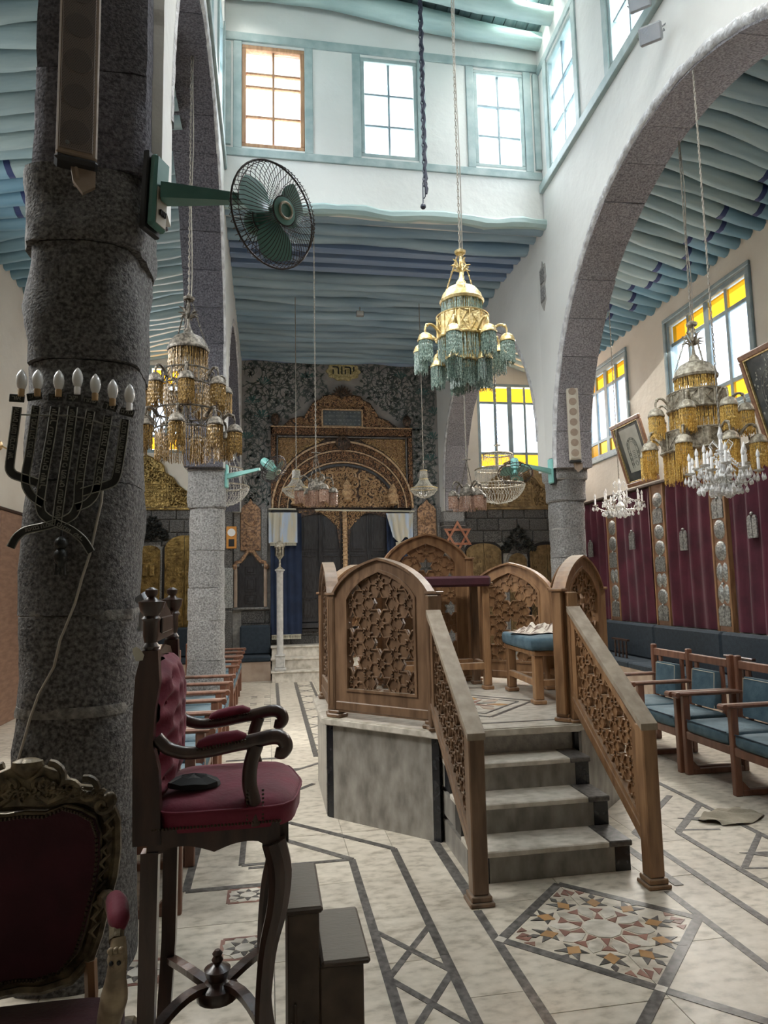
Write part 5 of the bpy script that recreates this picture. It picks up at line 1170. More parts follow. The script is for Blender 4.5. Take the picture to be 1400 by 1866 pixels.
# ------------------------------------------------------------------ gold relief doors of the aisles
def relief_door(x0, x1, z1, label, m, rows=True, tabs=False, z0=.45, leaves=2, seed=1, arch=.16):
    w_ = x1 - x0; t = thing('relief_door', label, 'door', ((x0 + x1) / 2, YW - .014, 0), group='embossed metal doors of the back wall')
    n = 14; h = w_ / 2
    def top(x): return z1 - arch + arch * sqrt(max(0, 1 - (x / h) ** 2))
    part('jamb', MB().prism([(-h - .04, z0 - .02)] + [(-h - .04 + (w_ + .08) * k / n, (z1 - arch + (arch + .05) * sqrt(max(0, 1 - (2 * k / n - 1) ** 2)))) for k in range(n + 1)] + [(h + .04, z0 - .02)], .0, .03, VERT), 'basalt_light' if leaves == 1 else 'dark_hole', t)
    for q in range(leaves):
        a = -h + w_ * q / leaves + .004; b = -h + w_ * (q + 1) / leaves - .004
        pts = [(a, z0)] + [(lerp(a, b, k / 8), top(lerp(a, b, k / 8)) - .01) for k in range(9)] + [(b, z0)]
        l = part('door_leaf', MB().prism(pts, .03, .05, VERT), m, t)
        mb = MB(); rr = random.Random(seed + q)
        for r in range(5):
            for c in range(max(2, int((b - a) / .06))):
                x = a + .05 + c * .055
                if x > b - .05: break
                mb.bbox(x, x + rr.uniform(.02, .045), -.058, -.05, z1 - arch - .12 - r * .09, z1 - arch - .07 - r * .09, .004)
        tag(part('embossed_letters', mb, m, l), kind='stuff')
        part('border', MB().bbox(a + .01, a + .03, -.06, -.05, z0 + .02, z1 - arch - .02, .004).bbox(b - .03, b - .01, -.06, -.05, z0 + .02, z1 - arch - .02, .004).bbox(a + .03, b - .03, -.06, -.05, z0 + .6, z0 + .63, .004), m, l)
        if tabs: part('tablet_relief', MB().bbox(a + (b - a) * .22, a + (b - a) * .46, -.085, -.05, 1.85, 2.07, .02).bbox(a + (b - a) * .52, a + (b - a) * .76, -.085, -.05, 1.85, 2.07, .02), m, l)
    return t
relief_door(3.78, 4.50, 2.40, 'embossed brass double door right of the copper star', 'gold_relief_dull', seed=1, arch=.18)
relief_door(4.64, 5.02, 2.20, 'small dull round-topped panel door between two larger doors of the right aisle', 'gold_relief_dull', leaves=1, seed=2, arch=.17)
relief_door(5.08, 5.80, 2.36, 'dark embossed double door half hidden by the right column', 'gold_relief_dull', seed=3, arch=.18)
relief_door(-2.33, -1.93, 2.42, 'gold embossed door with two raised tablets in the left aisle', 'gold_relief', leaves=1, tabs=True, seed=4, arch=.10)
relief_door(-1.86, -1.16, 2.60, 'gold embossed double door in the left aisle, right half behind the column', 'gold_relief', seed=5, arch=.26)
def crest(cx, z, s, label, m):
    mb = MB(); rr = random.Random(int(cx * 10)); mb.box(-.33 * s, .33 * s, -.05, -.045, -.03, 0)
    for k in range(120):
        u = rr.uniform(-1, 1); hmax = (1 - abs(u)) ** 1.0 * .42 * s + .06; v = rr.random() * hmax
        mb.tube([(u * .30 * s, -.05, v), (u * .30 * s + rr.uniform(-.04, .04), -.085, v + .03), (u * .30 * s + rr.uniform(-.05, .05), -.06, v + .06)], [.022, .026, .008], 5)
    mb.ball((0, -.07, .36 * s), .05 * s); mb.v = [(x, y, z_ if True else z_) for x, y, z_ in mb.v]
    o = part('foliage_crest', mb, m, None, True, loc=(cx, YW, z)); return tag(o, label, 'ornament')
crest(4.86, 2.22, 1.1, 'black openwork foliage crest above the small door of the right aisle', 'black_iron')
crest(-2.07, 2.50, .9, 'dark carved foliage crest above the tablet door of the left aisle', 'black_iron')
# big gold headboards
def headboard(cx, label, m, mir=1):
    half = [(.92, 3.10), (.92, 3.24), (.86, 3.24), (.80, 3.36), (.68, 3.42), (.55, 3.52), (.46, 3.66), (.33, 3.74), (.31, 3.86), (.20, 3.98), (.0, 4.06)]
    pts = [(x, z) for x, z in half] + [(-x, z) for x, z in half[::-1][1:]]
    t = thing('gold_headboard', label, 'ornament', (cx, YW, 0), group='stepped gold relief boards over the side doors')
    b = part('relief_board', MB().prism(pts, .0, .05, VERT), m, t)
    ed = MB(); ed.tube([(x, -.055, z) for x, z in pts], .014, 6); ed.bbox(-.94, .94, -.08, 0, 3.05, 3.10, .01); part('edge_moulding', ed, m, t, True)
    mb = MB()
    for (x0, x1, z0, z1) in ((-.36, .36, 3.2, 3.215), (-.36, .36, 3.52, 3.535), (-.36, -.345, 3.2, 3.535), (.345, .36, 3.2, 3.535)): mb.bbox(x0, x1, -.062, -.05, z0, z1, .003)
    part('text_frame', mb, m, t); mb = MB(); rr = random.Random(5)
    for r in range(4):
        x = -.32
        while x < .30: w_ = rr.uniform(.03, .06); mb.bbox(x, x + w_, -.06, -.05, 3.235 + r * .07, 3.275 + r * .07, .004); x += w_ + .015
    tag(part('embossed_letters', mb, m, t), kind='stuff')
    mb = MB(); scroll_ribbons(mb, -.9, .9, 3.1, 4.0, -.053, 31, .24, .03, keep=lambda x, z: z < 4.0 - abs(x) * .85 and z > 3.14 and abs(x) < .9 and not (abs(x) < .4 and z < 3.56), th=.01)
    tag(part('relief_scrolls', mb, m, t), kind='stuff')
headboard(4.83, 'stepped gold relief headboard on the right aisle wall under the yellow-paned window', 'gold_relief_dull'); headboard(-2.20, 'stepped gold relief headboard in the left aisle, between pillar and column', 'gold_relief')
t = thing('picture_frame', 'narrow framed panel on the back wall right beside the column', 'picture', (5.36, YW, 3.62)); part('frame', MB().bbox(-.14, .14, -.03, 0, -.28, .28, .01), 'pic_wood', t); part('print', MB().box(-.11, .11, -.034, -.03, -.25, .25), 'gold_relief_dull', t)
t = thing('rectangular_relief', 'narrow rectangular embossed metal plate left of the small black door', 'plaque', (-.72, 12.62, 1.62)); part('plate', MB().bbox(-.11, .09, 0, .02, -.36, .36, .006), 'silver', t)
# ------------------------------------------------------------------ low wall benches
def wall_bench(T, L, label, seat=.42, d=.62, back=.94, nseg=3, seed=0):
    t = thing('wall_bench', label, 'bench', Mx=T, group='navy wall benches on marble plinths')
    k = 0; x = 0
    while x < L - .01:
        w_ = min(.62, L - x); part('marble_plinth', MB().box(x + .001, x + w_ - .001, -d, 0, 0, seat - .09), 'marble_beige', t); x += w_
    for i in range(nseg):
        a, b = L * i / nseg, L * (i + 1) / nseg
        m_ = MB(); m_.bbox(a + .004, b - .004, -d - .03, -.12, seat - .09, seat, .02); part('seat_pad', m_, 'navy_cloth', t)
        m_ = MB(); m_.bbox(a + .004, b - .004, -.20, -.05, seat, back, .03); part('back_pad', m_, 'navy_cloth', t)
    return t
wall_bench(T3(-.52, YW - .06, 0), .55, 'short navy padded bench left of the ark steps', nseg=1, d=.55)
wall_bench(T3(-3.2, YW - .06, 0), 2.25, 'navy padded bench along the back wall of the left aisle', nseg=2, d=.5)
wall_bench(frame_of((5.75 + 5.8 * .032 - .0, 12.75), (5.75 - 4 * .032, 3.0)), 9.7, 'long navy padded bench beneath the maroon curtains along the right wall', nseg=6, d=.60)
# ------------------------------------------------------------------ maroon curtains, silver plaques on wooden strips
def oy(px, py): 
    d = ray(px, py); p0 = Vector((5.75 - 7 * .032, 0, 0)); n = Vector((1, -.032, 0)); k = (p0 - EYE).dot(n) / d.dot(n); p = EYE + d * k; return p.y, p.z
edges = [oy(1068, 1000)[0] + .3, oy(1116, 1000)[0], oy(1134, 1000)[0], oy(1199, 1000)[0], oy(1224, 1000)[0], oy(1309, 1000)[0], oy(1338, 1000)[0], 4.6]
cn = ['maroon velvet curtain next to the right column, farthest of the row', 'maroon velvet curtain, second from the column, under the smaller crystal chandelier', 'maroon velvet curtain below the tilted engraving, third from the column', 'wide maroon velvet curtain at the right edge of the picture']
for i in range(4):
    y1, y0 = edges[2 * i], edges[2 * i + 1]
    T = OR
    drape('maroon_curtain', cn[i], 'curtain', y0 + .02, y1 - .02, .95, 3.02, 0, max(4, int((y1 - y0) * 4.2)), .045, 'curtain', 'maroon curtains along the right wall', T=OR @ S3(1, -1, 1), seed=i * 1.7, nz=12)
    # silver tablets pinned on the curtain
    px, py = ((1089, 1000), (1166, 984), (1262, 983), (1390, 957))[i]
    yy, zz = oy(px, py); t = thing('silver_tablets', ['little silver twin tablets pinned to the farthest curtain', 'silver twin tablets pinned to the second curtain from the column', 'silver twin tablets pinned to the third curtain from the column', 'silver twin tablets pinned to the curtain at the right edge'][i], 'ornament', group='silver tablets pinned on the curtains', Mx=OR @ T3(yy, .125, zz))
    for s_ in (-1, 1):
        part('tablet', MB().prism([(s_ * .005, -.15), (s_ * .085, -.15), (s_ * .085, .07), (s_ * .07, .11), (s_ * .045, .125), (s_ * .02, .11), (s_ * .005, .07)], 0, .018, VW), 'silver', t)
    part('crown', MB().ball((0, .01, .14), .022, 8, 5), 'silver', t, True)
stripl = ['wooden strip with silver plaques between the two farthest curtains', 'wooden strip with silver plaques between the second and third curtains', 'wooden strip with silver plaques left of the rightmost curtain']
kinds = [['sq', 'ov', 'ov', 'tw', 'rr', 'ov', 'tw'], ['ov', 'tw', 'ov', 'ov', 'tw', 'rr', 'ov', 'tw'], ['tw', 'tw', 'ov', 'ov', 'rr', 'he', 'tw']]
for i in range(3):
    ya, yb = edges[2 * i + 1], edges[2 * i + 2]; yc = (ya + yb) / 2; w_ = abs(ya - yb)
    t = thing('plaque_strip', stripl[i], 'strip', group='wooden strips of silver plaques', Mx=OR @ T3(yc, 0, 0))
    part('board', MB().bbox(-w_ / 2 + .02, w_ / 2 - .02, .0, .07, .90, 3.05, .005), 'brown_panel', t)
    part('edge_batten', MB().bbox(-w_ / 2 + .0, -w_ / 2 + .035, .0, .09, .90, 3.05, .005).bbox(w_ / 2 - .035, w_ / 2, .0, .09, .90, 3.05, .005), 'oak_light', t)
    n = len(kinds[i])
    for k, kd in enumerate(kinds[i]):
        z = 2.92 - (k + .5) * 1.92 / n + 0; h = 1.80 / n / 2; a = min(w_ / 2 - .05, .13)
        if kd == 'ov': m_ = MB().lathe([(.001, .03), (a * .7, .025), (a * .95, .012), (a, 0)][::-1], 20, T3(0, .07, z) @ S3(1, 1, h / a) @ RX(-pi / 2))
        elif kd == 'sq': m_ = MB().bbox(-a, a, .07, .09, z - h * .8, z + h * .8, .01)
        else:
            m_ = MB()
            for s_ in (-1, 1):
                if kd == 'tw': m_.prism([(s_ * .004, z - h), (s_ * a, z - h), (s_ * a, z + h * .6), (s_ * a * .75, z + h * .9), (s_ * a * .5, z + h), (s_ * a * .2, z + h * .9), (s_ * .004, z + h * .6)], .07, .09, VW)
                else: m_.lathe([(.001, .03), (a * .35, .025), (a * .5, 0)][::-1], 14, T3(s_ * a * .5, .07, z) @ S3(1, 1, h / (a * .52)) @ RX(-pi / 2))
            if kd in ('he', 'tw'): m_.ball((0, .08, z + h), .022, 7, 5)
        part('silver_plaque', m_, 'silver', t, True, 50)
tag(part('curtain_rail', MB().bbox(4.4, 12.9, .0, .13, 3.03, 3.07, .008, OR), 'dark_oak', None), 'long dark wooden rail over the maroon curtains on the right wall', 'rail')
# armrests left on the long bench
for (px, py, lb) in ((1168, 1168, 'dark wooden armrest with turned spindles on the long navy bench'), (1392, 1200, 'dark turned armrest on the long bench at the right edge of the picture')):
    p = oy(px, py - 12); t = thing('spindled_rail', lb, 'armrest', group='turned armrests on the long bench', Mx=OR @ T3(p[0] - .35, .30, .421) @ RZ(pi / 2 * 0))
    yy = .10
    part('top_rail', MB().bbox(-.06 , .46, yy, yy + .05, .26, .29, .006), 'dark_wood', t)
    for k in range(4): part('spindle', MB().lathe([(.018, 0), (.012, .03), (.02, .08), (.01, .13), (.02, .18), (.012, .22), (.018, .26)], 8, T3(.02 + k * .12, yy + .025, 0)), 'dark_wood', t, True)
# ================================================================== BLUE ARMCHAIR UNITS
def arm_unit(label, group):
    """two seats joined: x runs from the front (0) to the back (.62), y across (0 to 1.2)"""
    t = thing('armchair_pair', label, 'chair', group=group); m = 'chair_wood'
    for y in (0.0, .60, 1.20):
        part('arm', MB().bbox(-.03, .60, y - .032, y + .032, .635, .668, .012).tube([(-.01, y - .034, .645), (-.01, y + .034, .645)], .024, 8), m, t)
        part('front_leg', MB().bbox(.04, .10, y - .024, y + .024, 0, .64, .006), m, t)
        part('back_post', MB().bbox(.56, .61, y - .024, y + .024, 0, .95, .008), m, t)
        part('floor_runner', MB().bbox(.10, .56, y - .022, y + .022, 0, .045, .005).prism([(.10, .045), (.16, .045), (.10, .11)], y - .02, y + .02, Matrix(((1, 0, 0, 0), (0, 0, 1, 0), (0, 1, 0, 0), (0, 0, 0, 1)))), m, t)
        part('side_rail', MB().bbox(.10, .56, y - .018, y + .018, .30, .36, .005), m, t)
    for y0 in (0.0, .60):
        part('front_rail', MB().bbox(.045, .08, y0 + .025, y0 + .575, .29, .355, .006), m, t)
        part('top_rail', MB().bbox(.565, .60, y0 + .025, y0 + .575, .84, .91, .006), m, t)
        for yy in (.10, .46): part('slat', MB().bbox(.575, .60, y0 + yy, y0 + yy + .045, .36, .84, .004), m, t)
        part('back_rail', MB().bbox(.565, .60, y0 + .025, y0 + .575, .34, .40, .006), m, t)
        mb = MB(); cushion(mb, .035, .555, y0 + .03, y0 + .57, .357, .45, .012); c = part('seat_cushion', mb, 'seat_blue', t, True, 60)
        part('piping', MB().tube([(.04, y0 + .05, .45), (.04, y0 + .55, .45)], .005, 5), 'piping', c)
        mb = MB(); cushion(mb, -.04, .04, -.17, .17, -.16, .16, 0, T=T3(.545, y0 + .30, .63) @ RY(.10)); c = part('back_cushion', mb, 'seat_blue', t, True, 60)
        part('piping', MB().tube([(.50, y0 + .14, .48), (.50, y0 + .46, .48), (.52, y0 + .46, .78), (.52, y0 + .14, .78)], .004, 5, closed=True), 'fringe_white', c)
    return t
GC = 'joined wooden armchair pairs with blue cushions'
u0 = arm_unit('pair of joined wooden armchairs with blue cushions, right side, beside the stair rail', GC)
u0.location = (3.34, 5.45, 0)
u = copy_tree(u0); u.location = (3.36, 4.18, 0); u['label'] = 'pair of joined blue-cushioned armchairs cut off by the right edge of the picture'
for i, (y, lb) in enumerate(((3.74, 'pair of blue-cushioned armchairs on the left, nearest, mostly behind the tall red chair'), (5.0, 'second pair of blue-cushioned armchairs on the left, seen behind the red chair arms'),
                             (6.69, 'pair of blue-cushioned armchairs just in front of the slender left column'), (8.80, 'pair of armchairs on the left just beyond the slender column'), (10.12, 'farthest pair of armchairs on the left, close to the back wall bench'))):
    u = copy_tree(u0); u.location = (-.39, y + 1.19, 0); u.rotation_euler = (0, 0, pi); u['label'] = lb
# ================================================================== TALL RED CHAIR
t = thing('high_chair', 'very tall dark carved wooden chair with red velvet seat and tufted back', 'chair', (-.15, 2.30, 0))
ox, oy_ = -.15, 2.30
def hp(x, z): return (x - ox, z)
W2 = .215
XZ = lambda y: T3(0, y, 0) @ VERT
for sg in (-1, 1):
    y = sg * W2; dx = -.012 if sg > 0 else 0
    part('rear_leg', MB().prism([hp(-.350, .88), hp(-.352, .45), hp(-.375, 0), hp(-.335, 0), hp(-.308, .45), hp(-.303, .88)], -.022, .022, XZ(y)), 'dark_wood', t)
    mb = MB(); path = [hp(.012, .88), hp(.030, .80), hp(.022, .70), hp(-.006, .58), hp(-.020, .40), hp(-.012, .20), hp(.015, .05), hp(.03, 0)]
    mb.tube(*smooth([(p[0], y, p[1]) for p in path], [.036, .036, .031, .026, .023, .022, .024, .028]), 8); part('front_leg', mb, 'dark_wood', t, True)
    st = [hp(-.372, .90), hp(-.378, 1.25), hp(-.372, 1.36), hp(-.355, 1.43), hp(-.312, 1.43), hp(-.306, 1.34), hp(-.318, 1.26), hp(-.322, 1.17), hp(-.305, 1.10), hp(-.296, .90)]
    part('back_stile', MB().prism(st, -.022, .022, XZ(y)), 'dark_wood', t)
    part('turned_finial', MB().lathe([(.02, 1.43), (.026, 1.44), (.018, 1.452), (.022, 1.47), (.022, 1.51), (.028, 1.52), (.022, 1.528), (.032, 1.545), (.036, 1.562), (.038, 1.568), (.02, 1.574), (.012, 1.582), (.018, 1.592), (.018, 1.602), (.006, 1.61)], 12, T3(-.335 - ox, y, 0)), 'dark_wood', t, True)
    arm = [(-.315, 1.185), (-.285, 1.155), (-.235, 1.138), (-.17, 1.14), (-.10, 1.152), (-.04, 1.162), (.015, 1.170), (.040, 1.160), (.048, 1.140), (.036, 1.124), (.018, 1.126)]
    part('arm', MB().tube(*smooth([(x - ox, y, z) for x, z in arm], [.019, .019, .018, .018, .019, .021, .022, .022, .021, .020, .014]), 10), 'dark_wood', t, True)
    a = part('arm_pad', MB().tube([(x - ox, y, z) for x, z in ((-.205, 1.152), (-.195, 1.158), (-.17, 1.164), (-.13, 1.170), (-.09, 1.176), (-.07, 1.172), (-.062, 1.166))], [.004, .014, .020, .022, .019, .013, .004], 12), 'red_velvet', t, True)
    mb = MB()
    for k in range(16): mb.ball((-.20 - ox + k * .0088, y - sg * 0 - .021, 1.150 + .0012 * k), .0042, 5, 4)
    tag(part('brass_studs', mb, 'stud', a, True), kind='stuff')
    sup = [(-.035, 1.150), (-.052, 1.10), (-.056, 1.04), (-.044, .99), (-.038, .93)]
    part('arm_support', MB().tube(*smooth([(x - ox, y, z) for x, z in sup], [.020, .021, .022, .022, .024]), 10), 'dark_wood', t, True)
# seat frame with scalloped lower edge
def scal(L0, L1, zt, zb, n=24): return [(L0, zt), (L1, zt)] + [(lerp(L1, L0, k / n), zb + .022 * abs(sin(pi * 2 * k / n)) + (.0 if 3 < k < n - 3 else -.006)) for k in range(n + 1)]
for sg in (-1, 1): part('seat_rail', MB().prism([(x - ox, z) for x, z in scal(-.335, .03, .935, .868)], -.016, .016, XZ(sg * W2)), 'dark_wood', t)
part('seat_rail', MB().prism([(-.20, .935), (.20, .935)] + [(lerp(.20, -.20, k / 24), .868 + .022 * abs(sin(pi * 2 * k / 24))) for k in range(25)], .165, .205, Matrix(((0, 0, 1, 0), (1, 0, 0, 0), (0, 1, 0, 0), (0, 0, 0, 1)))), 'dark_wood', t)
n_c = 44
def seat_r(a):
    c, s_ = cos(a), sin(a); q = (abs(c) ** 6 + abs(s_) ** 6) ** (-1 / 6); x, y = .195 * q * c, .235 * q * s_
    if c > 0: x += (.026 * cos(y / .235 * pi / 2) - .008 * sin(y / .235 * pi) ** 2) * min(1, c * 2.0) ** 1
    return x, y
mb = MB(); vs = []; fs = []; prof = [(1.0, .925), (1.01, .96), (1.02, .975), (1.0, .985), (.9, 1.0), (.6, 1.012), (.25, 1.018), (.001, 1.02)]
for r, z in prof:
    for i in range(n_c):
        x, y = seat_r(2 * pi * i / n_c); vs.append((-.125 - ox + x * r, y * r, z))
for j in range(len(prof) - 1):
    for i in range(n_c): fs.append((j * n_c + i, j * n_c + (i + 1) % n_c, (j + 1) * n_c + (i + 1) % n_c, (j + 1) * n_c + i))
mb.add(vs, fs); sc_ = part('seat_cushion', mb, 'red_velvet', t, True, 50)
part('cushion_piping', MB().tube([(-.125 - ox + 1.022 * seat_r(2 * pi * i / n_c)[0], 1.022 * seat_r(2 * pi * i / n_c)[1], .981) for i in range(n_c)], .004, 5, closed=True), 'red_velvet', sc_, True)
mb = MB()
for k in range(38): mb.ball((lerp(-.32, .03, k / 37) - ox, -W2 - .020, .940), .0045, 5, 4)
for k in range(8): mb.ball((-.062 - ox, -W2 - .02, .95 + k * .011), .004, 5, 4); mb.ball((-.018 - ox, -W2 - .02, .95 + k * .011), .004, 5, 4)
tag(part('brass_studs', mb, 'stud', t, True), kind='stuff')
# tufted back
mb = MB()
def tuft(u, v):
    y = lerp(-.185, .185, u); z = lerp(1.0, 1.40, v) ; zt = 1.40 - .05 * (abs(u - .5) * 2) ** 3; z = 1.0 + (zt - 1.0) * v
    b = .045 * (1 - (abs(u - .5) * 2) ** 4) * (1 - (abs(v - .5) * 2) ** 6)
    d = min((hypot((u * 4 - i - (.5 if j % 2 else 0)), (v * 7 - j) * .8)) for i in range(-1, 6) for j in range(0, 8)); b += -.020 * math.exp(-d * d * 9) + .012 * min(d, .6)
    return (-.315 - ox + b + .0, y, z)
mb.grid(tuft, 40, 44); tb = part('tufted_back', mb, 'red_velvet', t, True, 70)
mb = MB()
for i in range(-1, 6):
    for j in range(1, 7):
        u = (i + (.5 if j % 2 else 0)) / 4; v = j / 7
        if .05 < u < .95: p = tuft(u, v); mb.ball((p[0] + .004, p[1], p[2]), .006, 6, 4)
tag(part('button', mb, 'red_velvet', tb, True), kind='stuff')
part('back_board', MB().prism([(-.2, .93), (.2, .93), (.2, 1.37), (.12, 1.415), (0, 1.43), (-.12, 1.415), (-.2, 1.37)], -.36 - ox, -.325 - ox, Matrix(((0, 0, 1, 0), (1, 0, 0, 0), (0, 1, 0, 0), (0, 0, 0, 1)))), 'dark_wood', t)
part('carved_crest', MB().prism([(-.19, 1.45), (.19, 1.45), (.19, 1.53), (.13, 1.515), (.09, 1.535), (.03, 1.55), (0, 1.565), (-.03, 1.55), (-.09, 1.535), (-.13, 1.515), (-.19, 1.53)], -.345 - ox, -.325 - ox, Matrix(((0, 0, 1, 0), (1, 0, 0, 0), (0, 1, 0, 0), (0, 0, 0, 1)))).bbox(-.325 - ox, -.317 - ox, -.11, .11, 1.47, 1.52, .006), 'dark_wood', t)
# crossed stretcher with hub and finial
sx_, sz_ = -.158 - ox, .385
for (x, y) in ((-.33, -W2), (-.33, W2), (-.015, -W2), (-.015, W2)):
    ex = x - ox; mid = (lerp(sx_, ex, .55), y * .62 + (0), sz_ + .03)
    mb = MB(); q = []
    for k in range(9):
        tt = k / 8; q.append((lerp(sx_, ex, tt) + 0, y * tt ** 1.6, sz_ + .0 + .022 * sin(pi * tt)))
    mb.tube(q, [.032, .026, .022, .022, .022, .022, .022, .022, .020], 4, up=(0, 0, 1), flat=.62); part('stretcher', mb, 'dark_wood', t)
part('hub', MB().lathe([(.035, sz_ - .03), (.062, sz_ - .022), (.066, sz_), (.06, sz_ + .012), (.04, sz_ + .02), (.03, sz_ + .03), (.036, sz_ + .045), (.040, sz_ + .06), (.026, sz_ + .066), (.012, sz_ + .075), (.018, sz_ + .085), (.012, sz_ + .095), (.016, sz_ + .103), (.008, sz_ + .113)], 18, T3(sx_, 0, 0)), 'dark_wood', t, True)
# black cap on the seat, paper on the chair
mb = MB()
for k in range(6):
    a0, a1 = 2 * pi * k / 6, 2 * pi * (k + 1) / 6
    for (r0, z0, r1, z1) in ((1, .003, .97, .012), (.97, .012, .5, .026), (.5, .026, .001, .033)):
        mb.add([(.078 * r0 * cos(a0), .05 * r0 * sin(a0), z0), (.078 * r0 * cos((a0 + a1) / 2) * 1.02, .05 * r0 * sin((a0 + a1) / 2) * 1.02, z0 + (.004 if r0 < .99 else 0)), (.078 * r0 * cos(a1), .05 * r0 * sin(a1), z0), (.078 * r1 * cos(a1), .05 * r1 * sin(a1), z1), (.078 * r1 * cos((a0 + a1) / 2) * 1.02, .05 * r1 * sin((a0 + a1) / 2) * 1.02, z1 + .004), (.078 * r1 * cos(a0), .05 * r1 * sin(a0), z1)], [(0, 1, 4, 5), (1, 2, 3, 4)])
mb.prism([(.078 * cos(2 * pi * k / 12), .05 * sin(2 * pi * k / 12)) for k in range(12)], 0, .004)
tag(part('skullcap', mb, 'black_cloth', None, True, 25, loc=(-.222, 2.19, 1.019), rot=(0, .05, .1)), 'small black six-panelled cloth skullcap on the red velvet seat', 'hat')
tag(part('paper_slip', MB().prism([(-.004, -.022), (.014, -.02), (.018, -.006), (.008, .010), (-.004, .019), (-.014, .014), (-.013, .0)], 0, .004, Matrix(((1, 0, 0, 0), (0, 0, 1, 0), (0, 1, 0, 0), (0, 0, 0, 1)))), 'paper', None, loc=(-.366, 2.056, 1.425), rot=(0, 0, 0)), 'torn cream paper scrap stuck on the upper back post of the red chair', 'paper')
tag(part('door_handle', MB().tube([(-.575, 3.24, 1.56), (-.545, 3.20, 1.575), (-.53, 3.18, 1.54), (-.545, 3.18, 1.48), (-.55, 3.19, 1.44), (-.57, 3.24, 1.43)], [.02, .022, .022, .02, .016, .012], 8), 'grey_metal', None, True), 'curved grey hook fixed to the dark pillar just above the red chair back', 'hook')
# ================================================================== STEP STOOL
t = thing('step_stool', 'worn dark oak two-step stool beside the tall red chair', 'stool', (.13, 2.308, 0))
part('body', MB().bbox(-.078, .015, -.160, .160, .05, .645, .004).bbox(.016, .145, -.160, .160, .30, .49, .004).bbox(.016, .135, -.155, .155, .05, .299, .004), 'dark_oak', t)
part('upper_tread', MB().bbox(-.086, .026, -.170, .168, .645, .665, .007), 'dark_oak', t)
part('lower_tread', MB().bbox(.02, .165, -.170, .168, .49, .510, .007), 'dark_oak', t)
for x in (-.055, .12):
    for y in (-.138, .138): part('foot', MB().bbox(x - .02, x + .02, y - .02, y + .02, 0, .05, .004), 'dark_oak', t)
mb = MB()
for k in range(5): mb.bbox(-.084 + k * .012, -.076 + k * .012, -.168, -.160, .06 + k * .03, .30 + .05 * (k % 3), .002)
part('splintered_edge', mb, 'dark_oak', t)
# ================================================================== ROCOCO ARMCHAIR (bottom left)
t = thing('carved_armchair', 'ornate gilt-brown carved armchair with dark maroon upholstery in the bottom left corner', 'chair', (-.744, 2.376, 0))
ax = -.62; rococo_chair = t
R_out = [(0, 1.085), (.06, 1.08), (.12, 1.085), (.165, 1.07), (.205, 1.045), (.222, 1.0), (.225, .93), (.218, .86), (.20, .79), (.185, .72), (.165, .66), (.12, .615), (.05, .60), (0, .605)]
half = [(x, z) for x, z in R_out]; out = half + [(-x, z) for x, z in half[::-1][1:-1]]
inn = [(x * .82, .845 + (z - .845) * .84 + (-.012 if z > 1.05 and x < .08 else .0)) for x, z in out]
mb = MB(); n = len(out)
T_b = RX(-.06)
mb.tube([((a[0] + b[0]) / 2, 0, (a[1] + b[1]) / 2) for a, b in zip(out, inn)], .024, 8, T3(0, .02, 0), closed=True)
mb.tube([(a[0], 0, a[1]) for a in out], .012, 6, T3(0, .0, 0), closed=True); mb.tube([(a[0], 0, a[1]) for a in inn], .008, 6, T3(0, -.01, 0), closed=True)
bf = part('carved_frame', mb, 'rococo', t, True)
mb = MB(); mb.prism([(x * 1.02, z) for x, z in inn], -.01, .03, VERT); part('back_upholstery', mb, 'dark_velvet', t)
mb = MB()
for i in range(n):
    a = inn[i]; b = inn[(i + 1) % n]
    for k in range(5): mb.ball((lerp(a[0], b[0], k / 5) * .985, -.032, lerp(a[1], b[1], k / 5)), .005, 5, 4)
tag(part('brass_studs', mb, 'stud', t, True), kind='stuff')
# crest scrolls
mb = MB()
def scroll(mb, cx, cz, r, a0, turns, dr, y=-.012, w=.010):
    q = []; N = 16
    for k in range(N):
        tt = k / (N - 1); a = a0 + dr * turns * 2 * pi * tt; rr = r * (1 - .75 * tt); q.append((cx + rr * cos(a), y - .01 * tt, cz + rr * sin(a)))
    mb.tube(q, [w * (1 - .4 * k / N) for k in range(N)], 6)
for s_ in (-1, 1):
    scroll(mb, s_ * .055, 1.115, .045, pi / 2 if s_ > 0 else pi / 2, .9, -s_); scroll(mb, s_ * .10, 1.085, .03, 0 if s_ > 0 else pi, 1, s_)
    scroll(mb, s_ * .15, 1.082, .034, pi * .6 if s_ > 0 else pi * .4, .9, -s_); scroll(mb, s_ * .03, 1.105, .028, -pi / 2, .8, s_)
    scroll(mb, s_ * .19, 1.045, .022, 0, 1, -s_)
    mb.tube([(s_ * .02, -.01, 1.09), (s_ * .06, -.02, 1.062), (s_ * .12, -.016, 1.085), (s_ * .18, -.014, 1.07), (s_ * .213, -.01, 1.04)], .010, 6)
    mb.ball((s_ * .208, -.012, 1.055), .017, 8, 6, (1, .8, 1.3))
    for k in range(9): z = 1.0 - k * .033; x = .222 - .004 * k; mb.tube([(s_ * (x), -.012, z + .02), (s_ * (x - .022), -.022, z), (s_ * (x - .01), -.012, z - .02)], [.003, .006, .002], 5)
    mb.ball((s_ * .07, -.02, 1.10), .009, 6, 5); mb.ball((s_ * .035, -.02, 1.085), .008, 6, 5)
for k in range(90):
    u = random.uniform(-1, 1); hh = 1.075 + (.055 * (1 - abs(u) * 1.15) if abs(u) < .8 else 0) * random.random(); x = u * .19; scroll(mb, x, hh, random.uniform(.008, .014), random.uniform(0, 6), .8, random.choice((-1, 1)), -.016, .0045)
